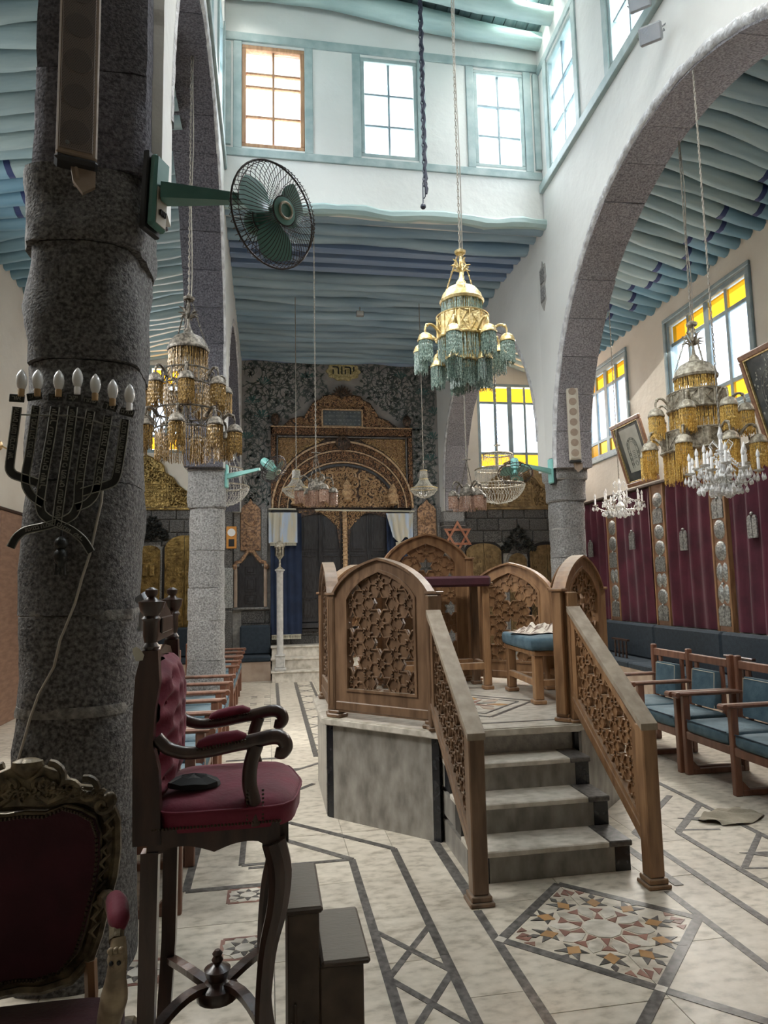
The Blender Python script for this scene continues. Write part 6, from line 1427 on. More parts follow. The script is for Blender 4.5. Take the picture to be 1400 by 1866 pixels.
mb.prism([(-.20, 1.055), (.20, 1.055), (.17, 1.09), (.11, 1.10), (.09, 1.13), (.04, 1.15), (-.04, 1.15), (-.09, 1.13), (-.11, 1.10), (-.17, 1.09)], -.008, .012, VERT)
mb.lathe([(.012, 1.07), (.02, 1.10), (.012, 1.12), (.03, 1.135), (.042, 1.15), (.038, 1.165), (.02, 1.172), (.001, 1.172)], 12, T3(0, -.005, 0) @ S3(1, .6, 1))
part('scrolled_crest', mb, 'rococo', bf, True)
mb = MB(); cushion(mb, -.25, .27, -.47, -.02, .52, .585, .03); part('seat_cushion', mb, 'dark_velvet', t, True, 60)
part('seat_frame', MB().bbox(-.27, .29, -.49, 0, .45, .52, .012), 'rococo', t)
for s_ in (-1, 1):
    part('arm', MB().tube(*smooth([(s_ * .195, 0, .80), (s_ * .215, -.07, .835), (s_ * .25, -.16, .855), (s_ * .275, -.24, .85), (s_ * .285, -.29, .83)], [.018, .02, .02, .018, .016]), 8), 'rococo', t, True)
    part('arm_pad', MB().tube(*smooth([(s_ * .245, -.14, .866), (s_ * .255, -.165, .868), (s_ * .268, -.20, .868), (s_ * .282, -.25, .858), (s_ * .288, -.275, .845)], [.006, .021, .025, .024, .010]), 12), 'red_velvet', t, True)
    mb = MB(); mb.tube(*smooth([(s_ * .288, -.285, .835), (s_ * .292, -.30, .80), (s_ * .288, -.30, .76), (s_ * .285, -.30, .72), (s_ * .272, -.29, .66), (s_ * .262, -.28, .58), (s_ * .27, -.28, .50)], [.016, .020, .022, .030, .026, .013, .016]), 10)
    mb.ball((s_ * .29, -.305, .80), .021, 8, 6, (1, .9, 1.2))
    for d in (-.011, .0, .011): mb.ball((s_ * .29 + d, -.316, .822), .008, 6, 5)
    p = part('arm_support', mb, 'gilt_skull', t, True)
    for d in (-.008, .008): part('dark_hollow', MB().ball((s_ * .29 + d, -.323, .80), .005, 6, 5), 'black', p)
    part('back_post', MB().tube([(s_ * .165, .0, .66), (s_ * .17, .0, .58), (s_ * .165, 0, .50)], .016, 6), 'oak_light', t, True)
    for y in (-.45, -.04):
        part('leg', MB().tube([(s_ * .24, y, .47), (s_ * .27, y - .01, .42), (s_ * .245, y, .34), (s_ * .255, y - .01, .285), (s_ * .27, y - .015, .268)], [.03, .026, .016, .018, .02], 8), 'rococo', t, True)
for o in rococo_chair.children_recursive:
    o.data.transform(T3(0, 0, -.32) @ S3(1.2, 1.2, 1.2))
# ================================================================== SEVEN-BRANCHED LAMP
YM = 3.055
t = thing('menorah', 'black iron seven-branched lamp with Hebrew letters and seven pointed bulbs on the dark pillar', 'lamp', (0, 0, 0))
def mp(x, y, dy=0.0): p = at(x / 4.912, 660 + y / 4.912, 'y', YM + dy); return p
def flatbar(pts, w, name='branch', par=None, text=None, tsz=.030):
    P_ = [mp(*p) for p in pts]; q = []
    for i in range(len(P_) - 1):
        k = 4
        for j in range(k): q.append(P_[i].lerp(P_[i + 1], j / k))
    q.append(P_[-1])
    for _ in range(2): q = [q[0]] + [(q[i - 1] + q[i] * 2 + q[i + 1]) / 4 for i in range(1, len(q) - 1)] + [q[-1]]
    L = []; R = []
    for i, p in enumerate(q):
        d = q[min(i + 1, len(q) - 1)] - q[max(i - 1, 0)]; l = hypot(d.x, d.z); nx, nz = -d.z / l * w / 2, d.x / l * w / 2; L.append((p.x + nx, p.z + nz)); R.append((p.x - nx, p.z - nz))
    mb = MB(); TT = T3(0, YM, 0) @ VERT
    for i in range(len(q) - 1): mb.prism([L[i], L[i + 1], R[i + 1], R[i]], -.006, .0, TT)
    b = part(name, mb, 'black_iron', par or t)
    e = MB(); e.tube([(x, YM - .001, z) for x, z in L], .0026, 4); e.tube([(x, YM - .001, z) for x, z in R], .0026, 4); part('raised_edge', e, 'iron_edge', b)
    if text:
        a = P_[0]; c = P_[text[2]] if len(text) > 2 else P_[-2]; m = (a + c) / 2; ang = atan2(c.z - a.z, c.x - a.x)
        me = text_mesh(text[0], tsz, 'iron_edge', .0015, .0006); o = new('lettering', me, b); ww = max(v.co.x for v in me.vertices) - min(v.co.x for v in me.vertices) if len(me.vertices) else 1
        s_ = min(1.25, (c - a).length * .96 / ww); o.matrix_local = T3(m.x, YM - .0025, m.z) @ RX(pi / 2) @ RZ(ang + pi) @ S3(s_, min(1.0, 1), 1)
    return b
flatbar([(155, 400), (125, 640), (92, 880), (84, 960), (120, 1010), (220, 1040), (330, 1080)], .034, text=('אלהים יחננו ויברכנו יאר', 0, 2))
flatbar([(325, 390), (290, 640), (258, 860), (228, 1010), (230, 1110), (290, 1210), (390, 1270)], .032, text=('לדעת בארץ דרכך בכל גוים', 0, 2))
flatbar([(495, 400), (450, 700), (400, 960), (372, 1150), (355, 1270), (370, 1350), (430, 1405), (500, 1430)], .034, text=('יודוך עמים אלהים יודוך', 0, 3))
flatbar([(655, 400), (600, 830), (545, 1160), (508, 1450)], .036, text=('ישמחו וירננו לאמים כי תשפט עמים מישור', 0, 3))
flatbar([(812, 440), (770, 660), (732, 900), (704, 1110), (700, 1270), (660, 1370), (560, 1425)], .034, text=('יודוך עמים אלהים יודוך', 0, 3))
flatbar([(970, 480), (930, 720), (892, 940), (870, 1110), (845, 1200), (775, 1270), (680, 1300)], .032, text=('ארץ נתנה יבולה יברכנו', 0, 3))
flatbar([(1122, 512), (1090, 760), (1050, 1000), (1022, 1075), (930, 1110), (830, 1135), (730, 1165)], .034, text=('יברכנו אלהים וייראו אותו', 0, 2))
flatbar([(505, 1440), (380, 1475), (220, 1505), (140, 1570), (95, 1660)], .030, 'foot', text=('למנצח בנגינת', 0, 2), tsz=.024)
flatbar([(505, 1440), (640, 1500), (750, 1590), (815, 1700)], .030, 'foot', text=('מזמור שיר', 0, 2), tsz=.024)
part('crossbar', MB().tube([mp(*p) for p in ((190, 470), (420, 475), (600, 476), (750, 500), (860, 532), (960, 560), (1070, 580))], .0035, 5), 'iron_edge', t)
for i, ((hx, hy, rr_), (bx, by)) in enumerate(zip(((155, 325, .05), (312, 310, -.18), (500, 315, 0), (662, 322, .02), (812, 348, .15), (990, 400, .30), (1140, 452, .22)), ((203, 165), (347, 165), (535, 170), (702, 148), (860, 203), (1015, 252), (1165, 292)))):
    c = mp(hx, hy); pl_ = part('candle_plate', MB().bbox(-.030, .030, -.004, .003, -.017, .017, .002, T3(c.x, YM - .004, c.z) @ RY(rr_)), 'black_iron', t)
    me = text_mesh(('אור', 'זרע', 'לצד', 'יקב', 'שמח', 'ברך', 'עולם')[i], .026, 'iron_edge', .001, .0005); o = new('lettering', me, pl_); o.matrix_local = T3(c.x, YM - .0105, c.z) @ RY(rr_) @ RX(pi / 2)
    b = mp(bx, by); ln = .078; hh = c.z - b.z
    part('socket', MB().lathe([(.013, b.z - .072), (.014, b.z - .045), (.012, b.z - .040)], 10, T3(b.x, YM - .012, 0)), 'candle' if i in (3, 6) else 'bulb_base', t, True)
    part('bulb', MB().lathe([(.010, -.044), (.017, -.033), (.0215, -.016), (.0225, .0), (.020, .016), (.014, .030), (.007, .040), (.0008, .046)], 14, T3(b.x, YM - .012, b.z)), 'bulb', t, True)
p = at(110, 1010, 'y', 3.03)
t = thing('hanging_finial', 'dark turned ornament with small tassels hanging below the seven-branched lamp', 'ornament', (p.x, 3.035, p.z))
part('body', MB().lathe([(.004, .10), (.006, .075), (.022, .062), (.028, .045), (.024, .03), (.014, .022), (.026, .008), (.029, -.01), (.022, -.032), (.010, -.045), (.006, -.055)], 14), 'black_iron', t, True)
for dx in (-.018, 0, .016): part('tassel', MB().lathe([(.002, -.03), (.005, -.05), (.004, -.06), (.008, -.085)], 6, T3(dx, 0, -.0)), 'black_iron', t, True)
# ================================================================== COLUMN SPEAKERS
def speaker(label, Mx, w, h, d, m1, m2, n, logo=True):
    t = thing('column_speaker', label, 'speaker', Mx=Mx)
    part('cabinet', MB().bbox(-w / 2, w / 2, 0, d, 0, h, .008), m1, t)
    part('end_cap', MB().bbox(-w / 2 - .004, w / 2 + .004, -.004, d + .004, -.03, 0, .012), 'black', t)
    g = part('grille', MB().bbox(-w / 2 + .012, w / 2 - .02, -.006, 0, .02, h - .02, .002), m2, t)
    for k in range(n):
        z = h * (k + .5) / n + .02; part('driver', MB().lathe([(.001, .0012), (w * .34, .0012), (w * .345, 0)], 22, T3(-.004, -.006, z) @ RX(pi / 2)), 'driver_dark' if logo else 'speaker_beige', g)
    if logo:
        mb = MB(); 
        for q in range(110):
            for c in range(15): x = -w / 2 + .018 + c * .0088 + (q % 2) * .0044; z = .03 + q * .0078; mb.add([(x - .0024, -.0086, z), (x, -.0086, z - .0024), (x + .0024, -.0086, z), (x, -.0086, z + .0024)], [(0, 1, 2, 3)])
        tag(part('mesh_dots', mb, 'black', g), kind='stuff')
        part('badge', MB().lathe([(.001, 0), (.009, 0), (.009, .002)], 12, T3(-w / 2 + .045, -.011, .045) @ RX(pi / 2)), 'silver', g)
    part('bracket', MB().prism([(-.05, .0), (.05, .0), (.05, -.07), (.0, -.11), (-.04, -.06)], -d * .8, -d * .5, VERT @ T3(.03, -.03, 0)).tube([(0, d * .5, -.03), (.01, d * .5, -.08), (.0, d * .9, -.10)], .008, 6), 'speaker_beige', t)
    return t
p0 = at(141, 303, 'y', 2.98)
speaker('long brown column loudspeaker with five drivers high on the dark foreground pillar', T3(p0.x + .004, 2.95, p0.z + .03) @ RZ(.30), .165, 1.5, .08, 'speaker_beige', 'grille', 9)
speaker('small pale column loudspeaker on the right stone column', T3(at(1050, 842, 'y', 7.42).x, 7.42, 3.02) @ RZ(-.28), .13, .86, .08, 'speaker_light', 'speaker_light', 7, False)
# ================================================================== FANS
def wall_fan(label, base, nrm_plate, arm_to, center, nrm, R_, mg, mbld, detail=1, plate=(.05, .16), mt='fan_green', cone=.0):
    t = thing('wall_fan', label, 'fan', group='green wall fans')
    n = Vector(nrm).normalized(); Q = n.to_track_quat('Z', 'Y').to_matrix().to_4x4(); C_ = T3(*center) @ Q
    pn = Vector(nrm_plate).normalized(); PQ = T3(*base) @ pn.to_track_quat('Z', 'Y').to_matrix().to_4x4()
    part('mounting_board', MB().bbox(-plate[0] * 1.15, plate[0] * 1.15, -plate[1] * 1.1, plate[1] * 1.1, -.05, -.02, .006, PQ), 'black', t)
    pb = part('switch_plate', MB().bbox(-plate[0], plate[0], -plate[1], plate[1], -.02, .02, .012, PQ), mg, t)
    if detail: 
        part('label_panel', MB().bbox(-plate[0] * .7, plate[0] * .7, -plate[1] * .92, plate[1] * .1, .02, .024, .002, PQ), 'label_tan', pb)
        for k in range(4): part('switch', MB().bbox(-.02 + k * .012, -.012 + k * .012, -plate[1] * .65, -plate[1] * .5, .024, .036, .002, PQ), 'black', pb)
    b = Vector(base) + pn * .02; a = Vector(arm_to); mb = MB()
    mb.tube([b, b.lerp(a, .5), a], [.048, .036, .024] if detail else [.035, .03, .02], 4, flat=.5, up=(0, 0, 1)) if False else mb.tube([b, b.lerp(a, .5), a], [.055, .040, .024] if detail else [.04, .03, .02], 4, up=(0, 0, 1))
    part('arm', mb, mg, t)
    part('motor', MB().lathe([(.03, -.17), (.055, -.15), (.062, -.10), (.06, -.05), (.035, -.03), (.02, -.02)] if detail else [(.02, -.2), (.045, -.19), (.055, -.12), (.05, -.04), (.03, -.03)], 16, C_), mg, t, True)
    for k in range(3):
        a0 = 2 * pi * k / 3 + .5; 
        def bl(u, v, a0=a0): r = lerp(.035, R_ * .86, u); wv = (.55 + .62 * sin(pi * min(1, .15 + u * .78))) * (v - .5); a = a0 + wv * 1.45 * (.72 + .28 * (1 - u)) + .25 * u; return (r * cos(a), r * sin(a), .025 * (v - .5) * 1.2)
        mb = MB(); mb.grid(bl, 10, 8, C_); part('blade', mb, mbld, t, True)
    part('hub', MB().lathe([(.035, -.02), (.04, .0), (.03, .02), (.001, .024)], 16, C_), mg, t, True)
    mb = MB(); N = 66 if detail else 26; wr = .0018 if detail else .0028
    def wirep(a, side):
        q = []
        for k in range(7):
            u = k / 6; r = lerp(R_ * .26, R_, u); z = (.075 if side > 0 else -.075) * sqrt(max(0, 1 - u ** 4)) ; q.append((r * cos(a + .15 * (1 - u) * (1 if side > 0 else -1)), r * sin(a + .15 * (1 - u)), z))
        return q
    for k in range(N): mb.tube(wirep(2 * pi * k / N, 1), wr, 3, C_)
    for k in range(N * 2 // 3): mb.tube(wirep(2 * pi * k / (N * 2 // 3), -1), wr, 3, C_)
    for r, z, w_ in ((R_, 0, .005), (R_ * .94, .03, .002), (R_ * .27, .073, .003), (R_ * .27, -.073, .003)): mb.tube([(r * cos(2 * pi * k / 40), r * sin(2 * pi * k / 40), z) for k in range(40)], w_, 5, C_, closed=True)
    part('wire_cage', mb, 'wire', t)
    part('cage_badge', MB().lathe([(R_ * .27, .070), (R_ * .26, .078), (R_ * .16, .080), (R_ * .16, .086), (R_ * .12, .086), (R_ * .11, .078), (.001, .076)], 24, C_), mbld, t, True)
    part('badge_ring', MB().tube([(R_ * .15 * cos(2 * pi * k / 24), R_ * .15 * sin(2 * pi * k / 24), .086) for k in range(24)], .006, 6, C_, closed=True), 'brass_dusty', t, True)
    return t
fc = at(494, 392, 'y', 3.0)
wall_fan('large dark green wall fan with wire cage reaching out from the foreground pillar', (-.50, 3.12, 3.42), (.90, -.42, -.05), (-.10, 3.10, 3.415), (fc.x + .012, 3.0, fc.z), (.62, -.76, -.12), .235, 'fan_green', 'fan_blade', 1, (.055, .17))
wall_fan('small mint green wall fan on the slender left column, blades blurred by dusty guard', (-.49, 8.18, 2.92), (1, -.3, 0), (-.10, 8.0, 2.98), (.06, 7.92, 2.97), (.55, -.45, -.5), .17, 'fan_mint', 'fan_glassy', 0, (.035, .14))
wall_fan('small mint green wall fan tilted to face downward on the right stone column', (3.40, 7.82, 2.95), (-1, -.4, 0), (2.95, 7.6, 2.99), (2.84, 7.55, 2.88), (-.15, -.42, -.9), .20, 'fan_mint', 'fan_blade', 0, (.04, .15))
# ================================================================== CHAINS AND BEAD LAMPS
def chain_mb(mb, p0, p1, lk=.042, r=.0045, w=.013):
    a, b = Vector(p0), Vector(p1); d = b - a; n = max(2, int(d.length / (lk * .78))); Q = d.to_track_quat('Z', 'Y').to_matrix().to_4x4()
    for k in range(n):
        c = a + d * ((k + .5) / n); TT = Matrix.Translation(c) @ Q @ RZ(pi / 2 * (k % 2))
        mb.tube([(w * .55 * cos(t), 0, lk * .5 * sin(t)) for t in [2 * pi * j / 6 for j in range(6)]], r, 3, TT, closed=True)
    return mb
_fr = {}
def fringe(r, L, matn, n=34, ragged=.25, key=None):
    n = int(n * 2.1)
    k_ = (round(r, 3), round(L, 3), matn, n)
    if k_ in _fr: return _fr[k_]
    mb = MB(); rr = random.Random(int(r * 1000) + n)
    for i in range(n):
        a = 2 * pi * i / n + rr.uniform(-.03, .03); l = L * (1 - ragged * rr.random() * (.5 + .5 * sin(a * 3) ** 2)); q = int(l / .017) + 2; c, s_ = cos(a), sin(a); rb_ = r * rr.uniform(.90, 1.02)
        pts = []; rad = []
        for j in range(q):
            t = j / (q - 1); pts.append((rb_ * c + rr.uniform(-.002, .002), rb_ * s_ + rr.uniform(-.002, .002), -l * t)); rad.append(.0042 if j % 2 else .0024)
        mb.tube(pts, rad, 3)
    m = mb.mesh('bead_fringe', matn); _fr[k_] = m; return m
_ms = {}
def shared(key, fn):
    if key not in _ms: _ms[key] = fn()
    return _ms[key]
def cap_mesh(r, matn): return shared(('cap', round(r, 3), matn), lambda: MB().lathe([(r * 1.04, -.012), (r * 1.08, 0), (r, .006), (r * .95, r * .35), (r * .78, r * .68), (r * .45, r * .92), (r * .12, r * 1.02), (r * .10, r * 1.2), (.001, r * 1.22)], 16).mesh('lamp_cap', matn, True, 60))
def bulb_mesh(r): return shared(('bulb', round(r, 3)), lambda: MB().ball((0, 0, -r * .8), r * .48, 10, 7, (1, 1, 1.25)).mesh('bulb', 'bulb', True))
def lamp(par, x, y, z, r, L, mc, mf, n=26):
    c = new('lamp_cap', cap_mesh(r, mc), par, (x, y, z)); new('bulb', bulb_mesh(r), c, (0, 0, -.005)); f = new('bead_fringe', fringe(r * .94, L, mf, n), c, (0, 0, -.008), (0, 0, random.uniform(0, 6))); f['kind'] = 'stuff'; return c
def arm_mesh(r0, r1, rise, matn):
    """gooseneck from radius r0 out to r1, measured down to the lamp top"""
    def f():
        pts = [(r0, 0, 0), (lerp(r0, r1, .2), 0, rise * .5), (lerp(r0, r1, .5), 0, rise), (lerp(r0, r1, .82), 0, rise * .95), (r1, 0, rise * .45), (r1, 0, .0)]
        q = []
        for i in range(len(pts) - 1):
            for k in range(3): q.append(Vector(pts[i]).lerp(Vector(pts[i + 1]), k / 3))
        q.append(Vector(pts[-1]))
        for _ in range(2): q = [q[0]] + [(q[i - 1] + q[i] * 2 + q[i + 1]) / 4 for i in range(1, len(q) - 1)] + [q[-1]]
        return MB().tube(q, [lerp(.014, .008, i / len(q)) for i in range(len(q))], 6).ball(q[len(q) // 2 + 2], .016, 6, 5).mesh('gooseneck_arm', matn, True, 60)
    return shared(('arm', round(r0, 2), round(r1, 2), round(rise, 2), matn), f)
def openwork(mb, r, z0, z1, n, matn=None):
    for z in (z0, z1): mb.tube([(r * cos(2 * pi * k / 32), r * sin(2 * pi * k / 32), z) for k in range(32)], .008, 5, closed=True)
    for k in range(n):
        a = 2 * pi * k / n; mb.tube([(r * cos(a), r * sin(a), z0), (r * cos(a), r * sin(a), z1)], .006, 4)
        b = 2 * pi * (k + .5) / n; mb.tube([(r * cos(a), r * sin(a), z0), (r * 1.01 * cos(b), r * 1.01 * sin(b), (z0 + z1) / 2), (r * cos(a), r * sin(a), z1)], .004, 3)
        b = 2 * pi * (k - .5) / n; mb.tube([(r * cos(a), r * sin(a), z0), (r * 1.01 * cos(b), r * 1.01 * sin(b), (z0 + z1) / 2), (r * cos(a), r * sin(a), z1)], .004, 3)
def big_chandelier(label, x, y, z, zc, s, mc, mf, tiers, dome=.17, dark=False, flip=0.3, solid=True):
    """z: level of the dome rim; tiers: (drum radius, z top, z bottom, lamp ring radius, lamp level, count)"""
    t = thing('chandelier', label, 'chandelier', (x, y, z), group='great bead-fringed chandeliers')
    cm = MB(); chain_mb(cm, (0, 0, .46 * s), (0, 0, zc - z)); cm.tube([(.02, 0, .46 * s)] + [(.018 + .006 * sin(k), .01 * cos(k), lerp(.46 * s, zc - z, k / 12)) for k in range(1, 13)], .005, 4)
    tag(part('chain', cm, 'chain', t), kind='stuff')
    hp_ = MB(); 
    for k in range(3): a = 2 * pi * k / 3 + .4; chain_mb(hp_, (.02 * cos(a), .02 * sin(a), .44 * s), (dome * s * .9 * cos(a), dome * s * .9 * sin(a), .06 * s), .03, .0035, .010)
    hp_.lathe([(.02, .42 * s), (.045, .43 * s), (.05, .45 * s), (.015, .47 * s)], 10)
    tag(part('hanger_chains', hp_, mc, t), kind='stuff')
    lf = MB()
    for k in range(14): a = 2 * pi * k / 14; lf.tube([(.0, 0, .26 * s), (.05 * cos(a) * s, .05 * sin(a) * s, (.29 + .03 * (k % 3)) * s), (.085 * cos(a) * s, .085 * sin(a) * s, (.28 + .04 * (k % 3)) * s)], [.004, .010, .003], 4)
    part('leaf_spray', lf, mc, t)
    d = dome * s
    part('dome_cap', MB().lathe([(d * 1.02, -.02), (d * 1.06, 0), (d, .012), (d * .93, d * .30), (d * .72, d * .58), (d * .42, d * .74), (d * .24, d * .85), (d * .24, d * .95), (d * .10, d * 1.15), (.012, d * 1.45), (.012, .44 * s)], 24), mc, t, True, 60)
    f = new('bead_fringe', fringe(d * .96, .24 * s, mf, 60), t, (0, 0, -.015)); f['kind'] = 'stuff'
    new('bulb', bulb_mesh(.10), t, (0, 0, -.02))
    part('centre_rod', MB().tube([(0, 0, .02), (0, 0, tiers[-1][2] - z)], .010, 6), mc, t)
    for (dr, zt, zb, lr, lz_, n) in tiers:
        zt -= z; zb -= z; lz_ -= z; dr *= 1; 
        b = MB()
        if solid:
            b.lathe([(dr * .97, zb), (dr, zb + .01), (dr, zt - .01), (dr * .97, zt)], 8, a0=.4, a1=.4 + 2 * pi); b.lathe([(dr * 1.03, zb - .01), (dr * 1.05, zb), (dr * 1.02, zb + .012)], 8, a0=.4, a1=.4 + 2 * pi)
        openwork(b, dr * (1.0 if not solid else .955 * 1.02), zb, zt, 12)
        bd = part('ornamental_band', b, mc, t)
        f = new('bead_fringe', fringe(dr * .93, .24 * s, mf, 72), bd, (0, 0, zb - .005)); f['kind'] = 'stuff'
        for k in range(n):
            a = 2 * pi * k / n + flip + (pi / n if lr > .36 * s and len(tiers) > 1 and tiers[0][3] != lr else 0)
            rise = .07 * s
            new('gooseneck_arm', arm_mesh(dr, lr, rise, mc), t, (0, 0, lz_ + .075 * s), (0, 0, a))
            lamp(t, lr * cos(a), lr * sin(a), lz_, .062 * s, .20 * s, mc, mf)
    return t
big_chandelier('gold chandelier with green bead fringes hanging over the platform', 1.625, 5.42, 3.99, 8.45, 1.0, 'brass_bright', 'green_bead',
               [(.225, 3.85, 3.66, .37, 3.60, 8), (.13, 3.52, 3.46, .22, 3.44, 5)], dome=.18)
big_chandelier('dark amber-fringed two-tier chandelier hanging in the left arch', -.66, 5.75, 3.60, 6.29, 1.0, 'bronze', 'amber_dark',
               [(.21, 3.40, 3.28, .31, 3.26, 7), (.27, 3.06, 2.90, .385, 2.90, 8)], dome=.165, solid=False)
big_chandelier('dusty gold chandelier with bright amber bead fringes in the right arch', 3.715, 5.35, 3.375, 5.60, 1.09, 'brass_dusty', 'amber_sunlit',
               [(.25, 3.22, 3.07, .37, 3.03, 7), (.32, 2.87, 2.70, .455, 2.725, 8)], dome=.165)
# ---- crystal candle chandeliers
drop_m = lambda s: shared(('drop', s), lambda: MB().lathe([(.001, 0), (.004 * s, -.006 * s), (.003 * s, -.010 * s), (.012 * s, -.026 * s), (.009 * s, -.036 * s), (.001, -.044 * s)], 6).mesh('crystal_drop', 'crystal'))
def crystal_chandelier(label, x, y, z, zc, R_, n, s):
    t = thing('crystal_chandelier', label, 'chandelier', (x, y, z), group='crystal candle chandeliers')
    cm = MB(); chain_mb(cm, (0, 0, .36 * s), (0, 0, zc - z), .036, .004, .011); tag(part('chain', cm, 'chain', t), kind='stuff')
    part('crystal_stem', MB().lathe([(.001, -.10), (.03, -.09), (.05, -.06), (.03, -.03), (.06, 0), (.045, .03), (.02, .06), (.03, .10), (.014, .14), (.02, .20), (.012, .28), (.02, .32), (.004, .38)], 10), 'crystal', t)
    mb = MB()
    for k in range(6):
        a = 2 * pi * k / 6; mb.tube([(0.0, 0, .24 * s), (.06 * cos(a), .06 * sin(a), .34 * s), (.09 * cos(a), .09 * sin(a), .30 * s), (.07 * cos(a), .07 * sin(a), .26 * s)], .004, 4)
    part('top_scrolls', mb, 'crystal', t)
    for k in range(n):
        a = 2 * pi * k / n + .2; up = .05 if k % 2 else 0.0; r = R_ * (1 if k % 2 == 0 else .72)
        q = [(0.02, 0, 0), (r * .3, 0, -.05), (r * .65, 0, -.055), (r * .92, 0, -.01 + up), (r, 0, .02 + up)]
        ar = new('crystal_arm', shared(('carm', round(r, 3), up), lambda: MB().tube(q, .007, 5).lathe([(.008, 0), (.034, .008), (.038, .018), (.01, .012)], 10, T3(r, 0, .015 + up)).mesh('crystal_arm', 'brass_bright' if False else 'crystal_dull', True)), t, (0, 0, 0), (0, 0, a))
        new('candle', shared(('candle',), lambda: MB().lathe([(.011, 0), (.011, .085), (.007, .09), (.014, .105), (.012, .125), (.005, .145), (.001, .155)], 8).mesh('candle', 'candle', True)), ar, (r, 0, .03 + up))
        mb = MB(); rr = random.Random(k)
        for j in range(7):
            b = 2 * pi * j / 7; mb.lathe([(.001, 0), (.0035, -.01), (.011, -.034), (.008, -.045), (.001, -.052)], 5, T3(r + .036 * cos(b), .036 * sin(b), .012 + up - rr.random() * .015))
        for j in range(5): 
            p = Vector(q[1]).lerp(Vector(q[3]), j / 4); mb.lathe([(.001, 0), (.003, -.01), (.010, -.03), (.001, -.045)], 5, T3(p.x, rr.uniform(-.01, .01), p.z - .005))
        tag(part('crystal_drops', mb, 'crystal', ar), kind='stuff')
    mb = MB(); rr = random.Random(9)
    for j in range(60):
        a = rr.uniform(0, 2 * pi); r = R_ * rr.uniform(.15, .8); mb.lathe([(.001, 0), (.004, -.008), (.016, -.035), (.012, -.05), (.001, -.058)], 5, T3(r * cos(a), r * sin(a), -.05 - .03 * (1 - r / R_) - rr.random() * .03))
    for j in range(16): 
        a = 2 * pi * j / 16; chain = [(R_ * .70 * cos(a), R_ * .70 * sin(a), .06), (R_ * .4 * cos(a), R_ * .4 * sin(a), .08), (.03 * cos(a), .03 * sin(a), .20)]
        for q in range(10): p = Vector(chain[0]).lerp(Vector(chain[2]), q / 9); mb.ball((p.x, p.y, p.z - .03 * sin(pi * q / 9)), .007, 5, 4)
    tag(part('crystal_drops', mb, 'crystal', t), kind='stuff')
    return t
crystal_chandelier('white crystal chandelier with candle bulbs in front of the bright amber one', 3.315, 4.53, 2.35, 5.62, .235, 14, .8)
crystal_chandelier('smaller crystal chandelier with candle bulbs beside the right column', 4.66, 8.5, 2.60, 5.95, .32, 10, 1)
# ---- hoop chandeliers hung with crystal strings
def hoops(label, x, y, zs, rs, zc, m='crystal_dull', bowl=.30, grp='hoop chandeliers strung with crystal'):
    t = thing('hoop_chandelier', label, 'chandelier', (x, y, 0), group=grp)
    cm = MB(); chain_mb(cm, (0, 0, zs[0] + .15), (0, 0, zc), .05, .005, .014); tag(part('chain', cm, 'dark_chain', t), kind='stuff')
    part('centre_rod', MB().tube([(0, 0, zs[-1] - .05), (0, 0, zs[0] + .18)], .012, 6), 'brass_dusty', t)
    part('hoop', MB().tube([(.05 * cos(2 * pi * k / 12), .05 * sin(2 * pi * k / 12), zs[0] + .15) for k in range(12)], .008, 5, closed=True), 'brass_dusty', t)
    for i, (z, r) in enumerate(zip(zs, rs)):
        h = MB().tube([(r * cos(2 * pi * k / 36), r * sin(2 * pi * k / 36), z) for k in range(36)], .013, 5, closed=True)
        for k in range(4): a = pi / 2 * k; h.tube([(0, 0, z), (r * cos(a), r * sin(a), z)], .004, 4)
        h_ = part('hoop', h, 'brass_dusty', t); mb = MB(); n = int(r * 150)
        zn, rn = (zs[i + 1], rs[i + 1]) if i + 1 < len(zs) else (z - bowl, .05)
        if i + 1 < len(zs):
            for k in range(n):
                a = 2 * pi * k / n; l = .07; mb.tube([(r * cos(a), r * sin(a), z - .01 - l * q / 3) for q in range(4)], [.003, .007, .003, .006], 3)
            for k in range(18): a = 2 * pi * k / 18; mb.tube([(r * cos(a), r * sin(a), z), (rn * .97 * cos(a), rn * .97 * sin(a), zn)], .0035, 3)
        else:
            for j in range(11):
                tt = (j + .5) / 11; rr = r * sqrt(max(0, 1 - tt ** 1.6)) + .02; zz = z - bowl * tt; k_ = int(rr * 120) + 6
                for k in range(k_): a = 2 * pi * (k + .5 * (j % 2)) / k_; mb.tube([(rr * cos(a), rr * sin(a), zz + .012), (rr * cos(a), rr * sin(a), zz - .010)], [.006, .0045], 3)
            n2 = int(r * 90)
            for k in range(n2): a = 2 * pi * k / n2; mb.tube([((r * sqrt(max(0, 1 - (q / 8) ** 1.6)) + .02) * cos(a), (r * sqrt(max(0, 1 - (q / 8) ** 1.6)) + .02) * sin(a), z - bowl * q / 8) for q in range(9)], .0022, 3)
        tag(part('crystal_strings', mb, m, h_), kind='stuff')
    return t
hoops('large three-hoop crystal chandelier in the far right arch', 3.56, 10.2, [3.62, 3.38, 3.14], [.225, .36, .39], 5.8)
hoops('crystal hoop chandelier half hidden behind the slender left column', -.72, 10.4, [3.62, 3.38, 3.12], [.22, .34, .42], 5.6)
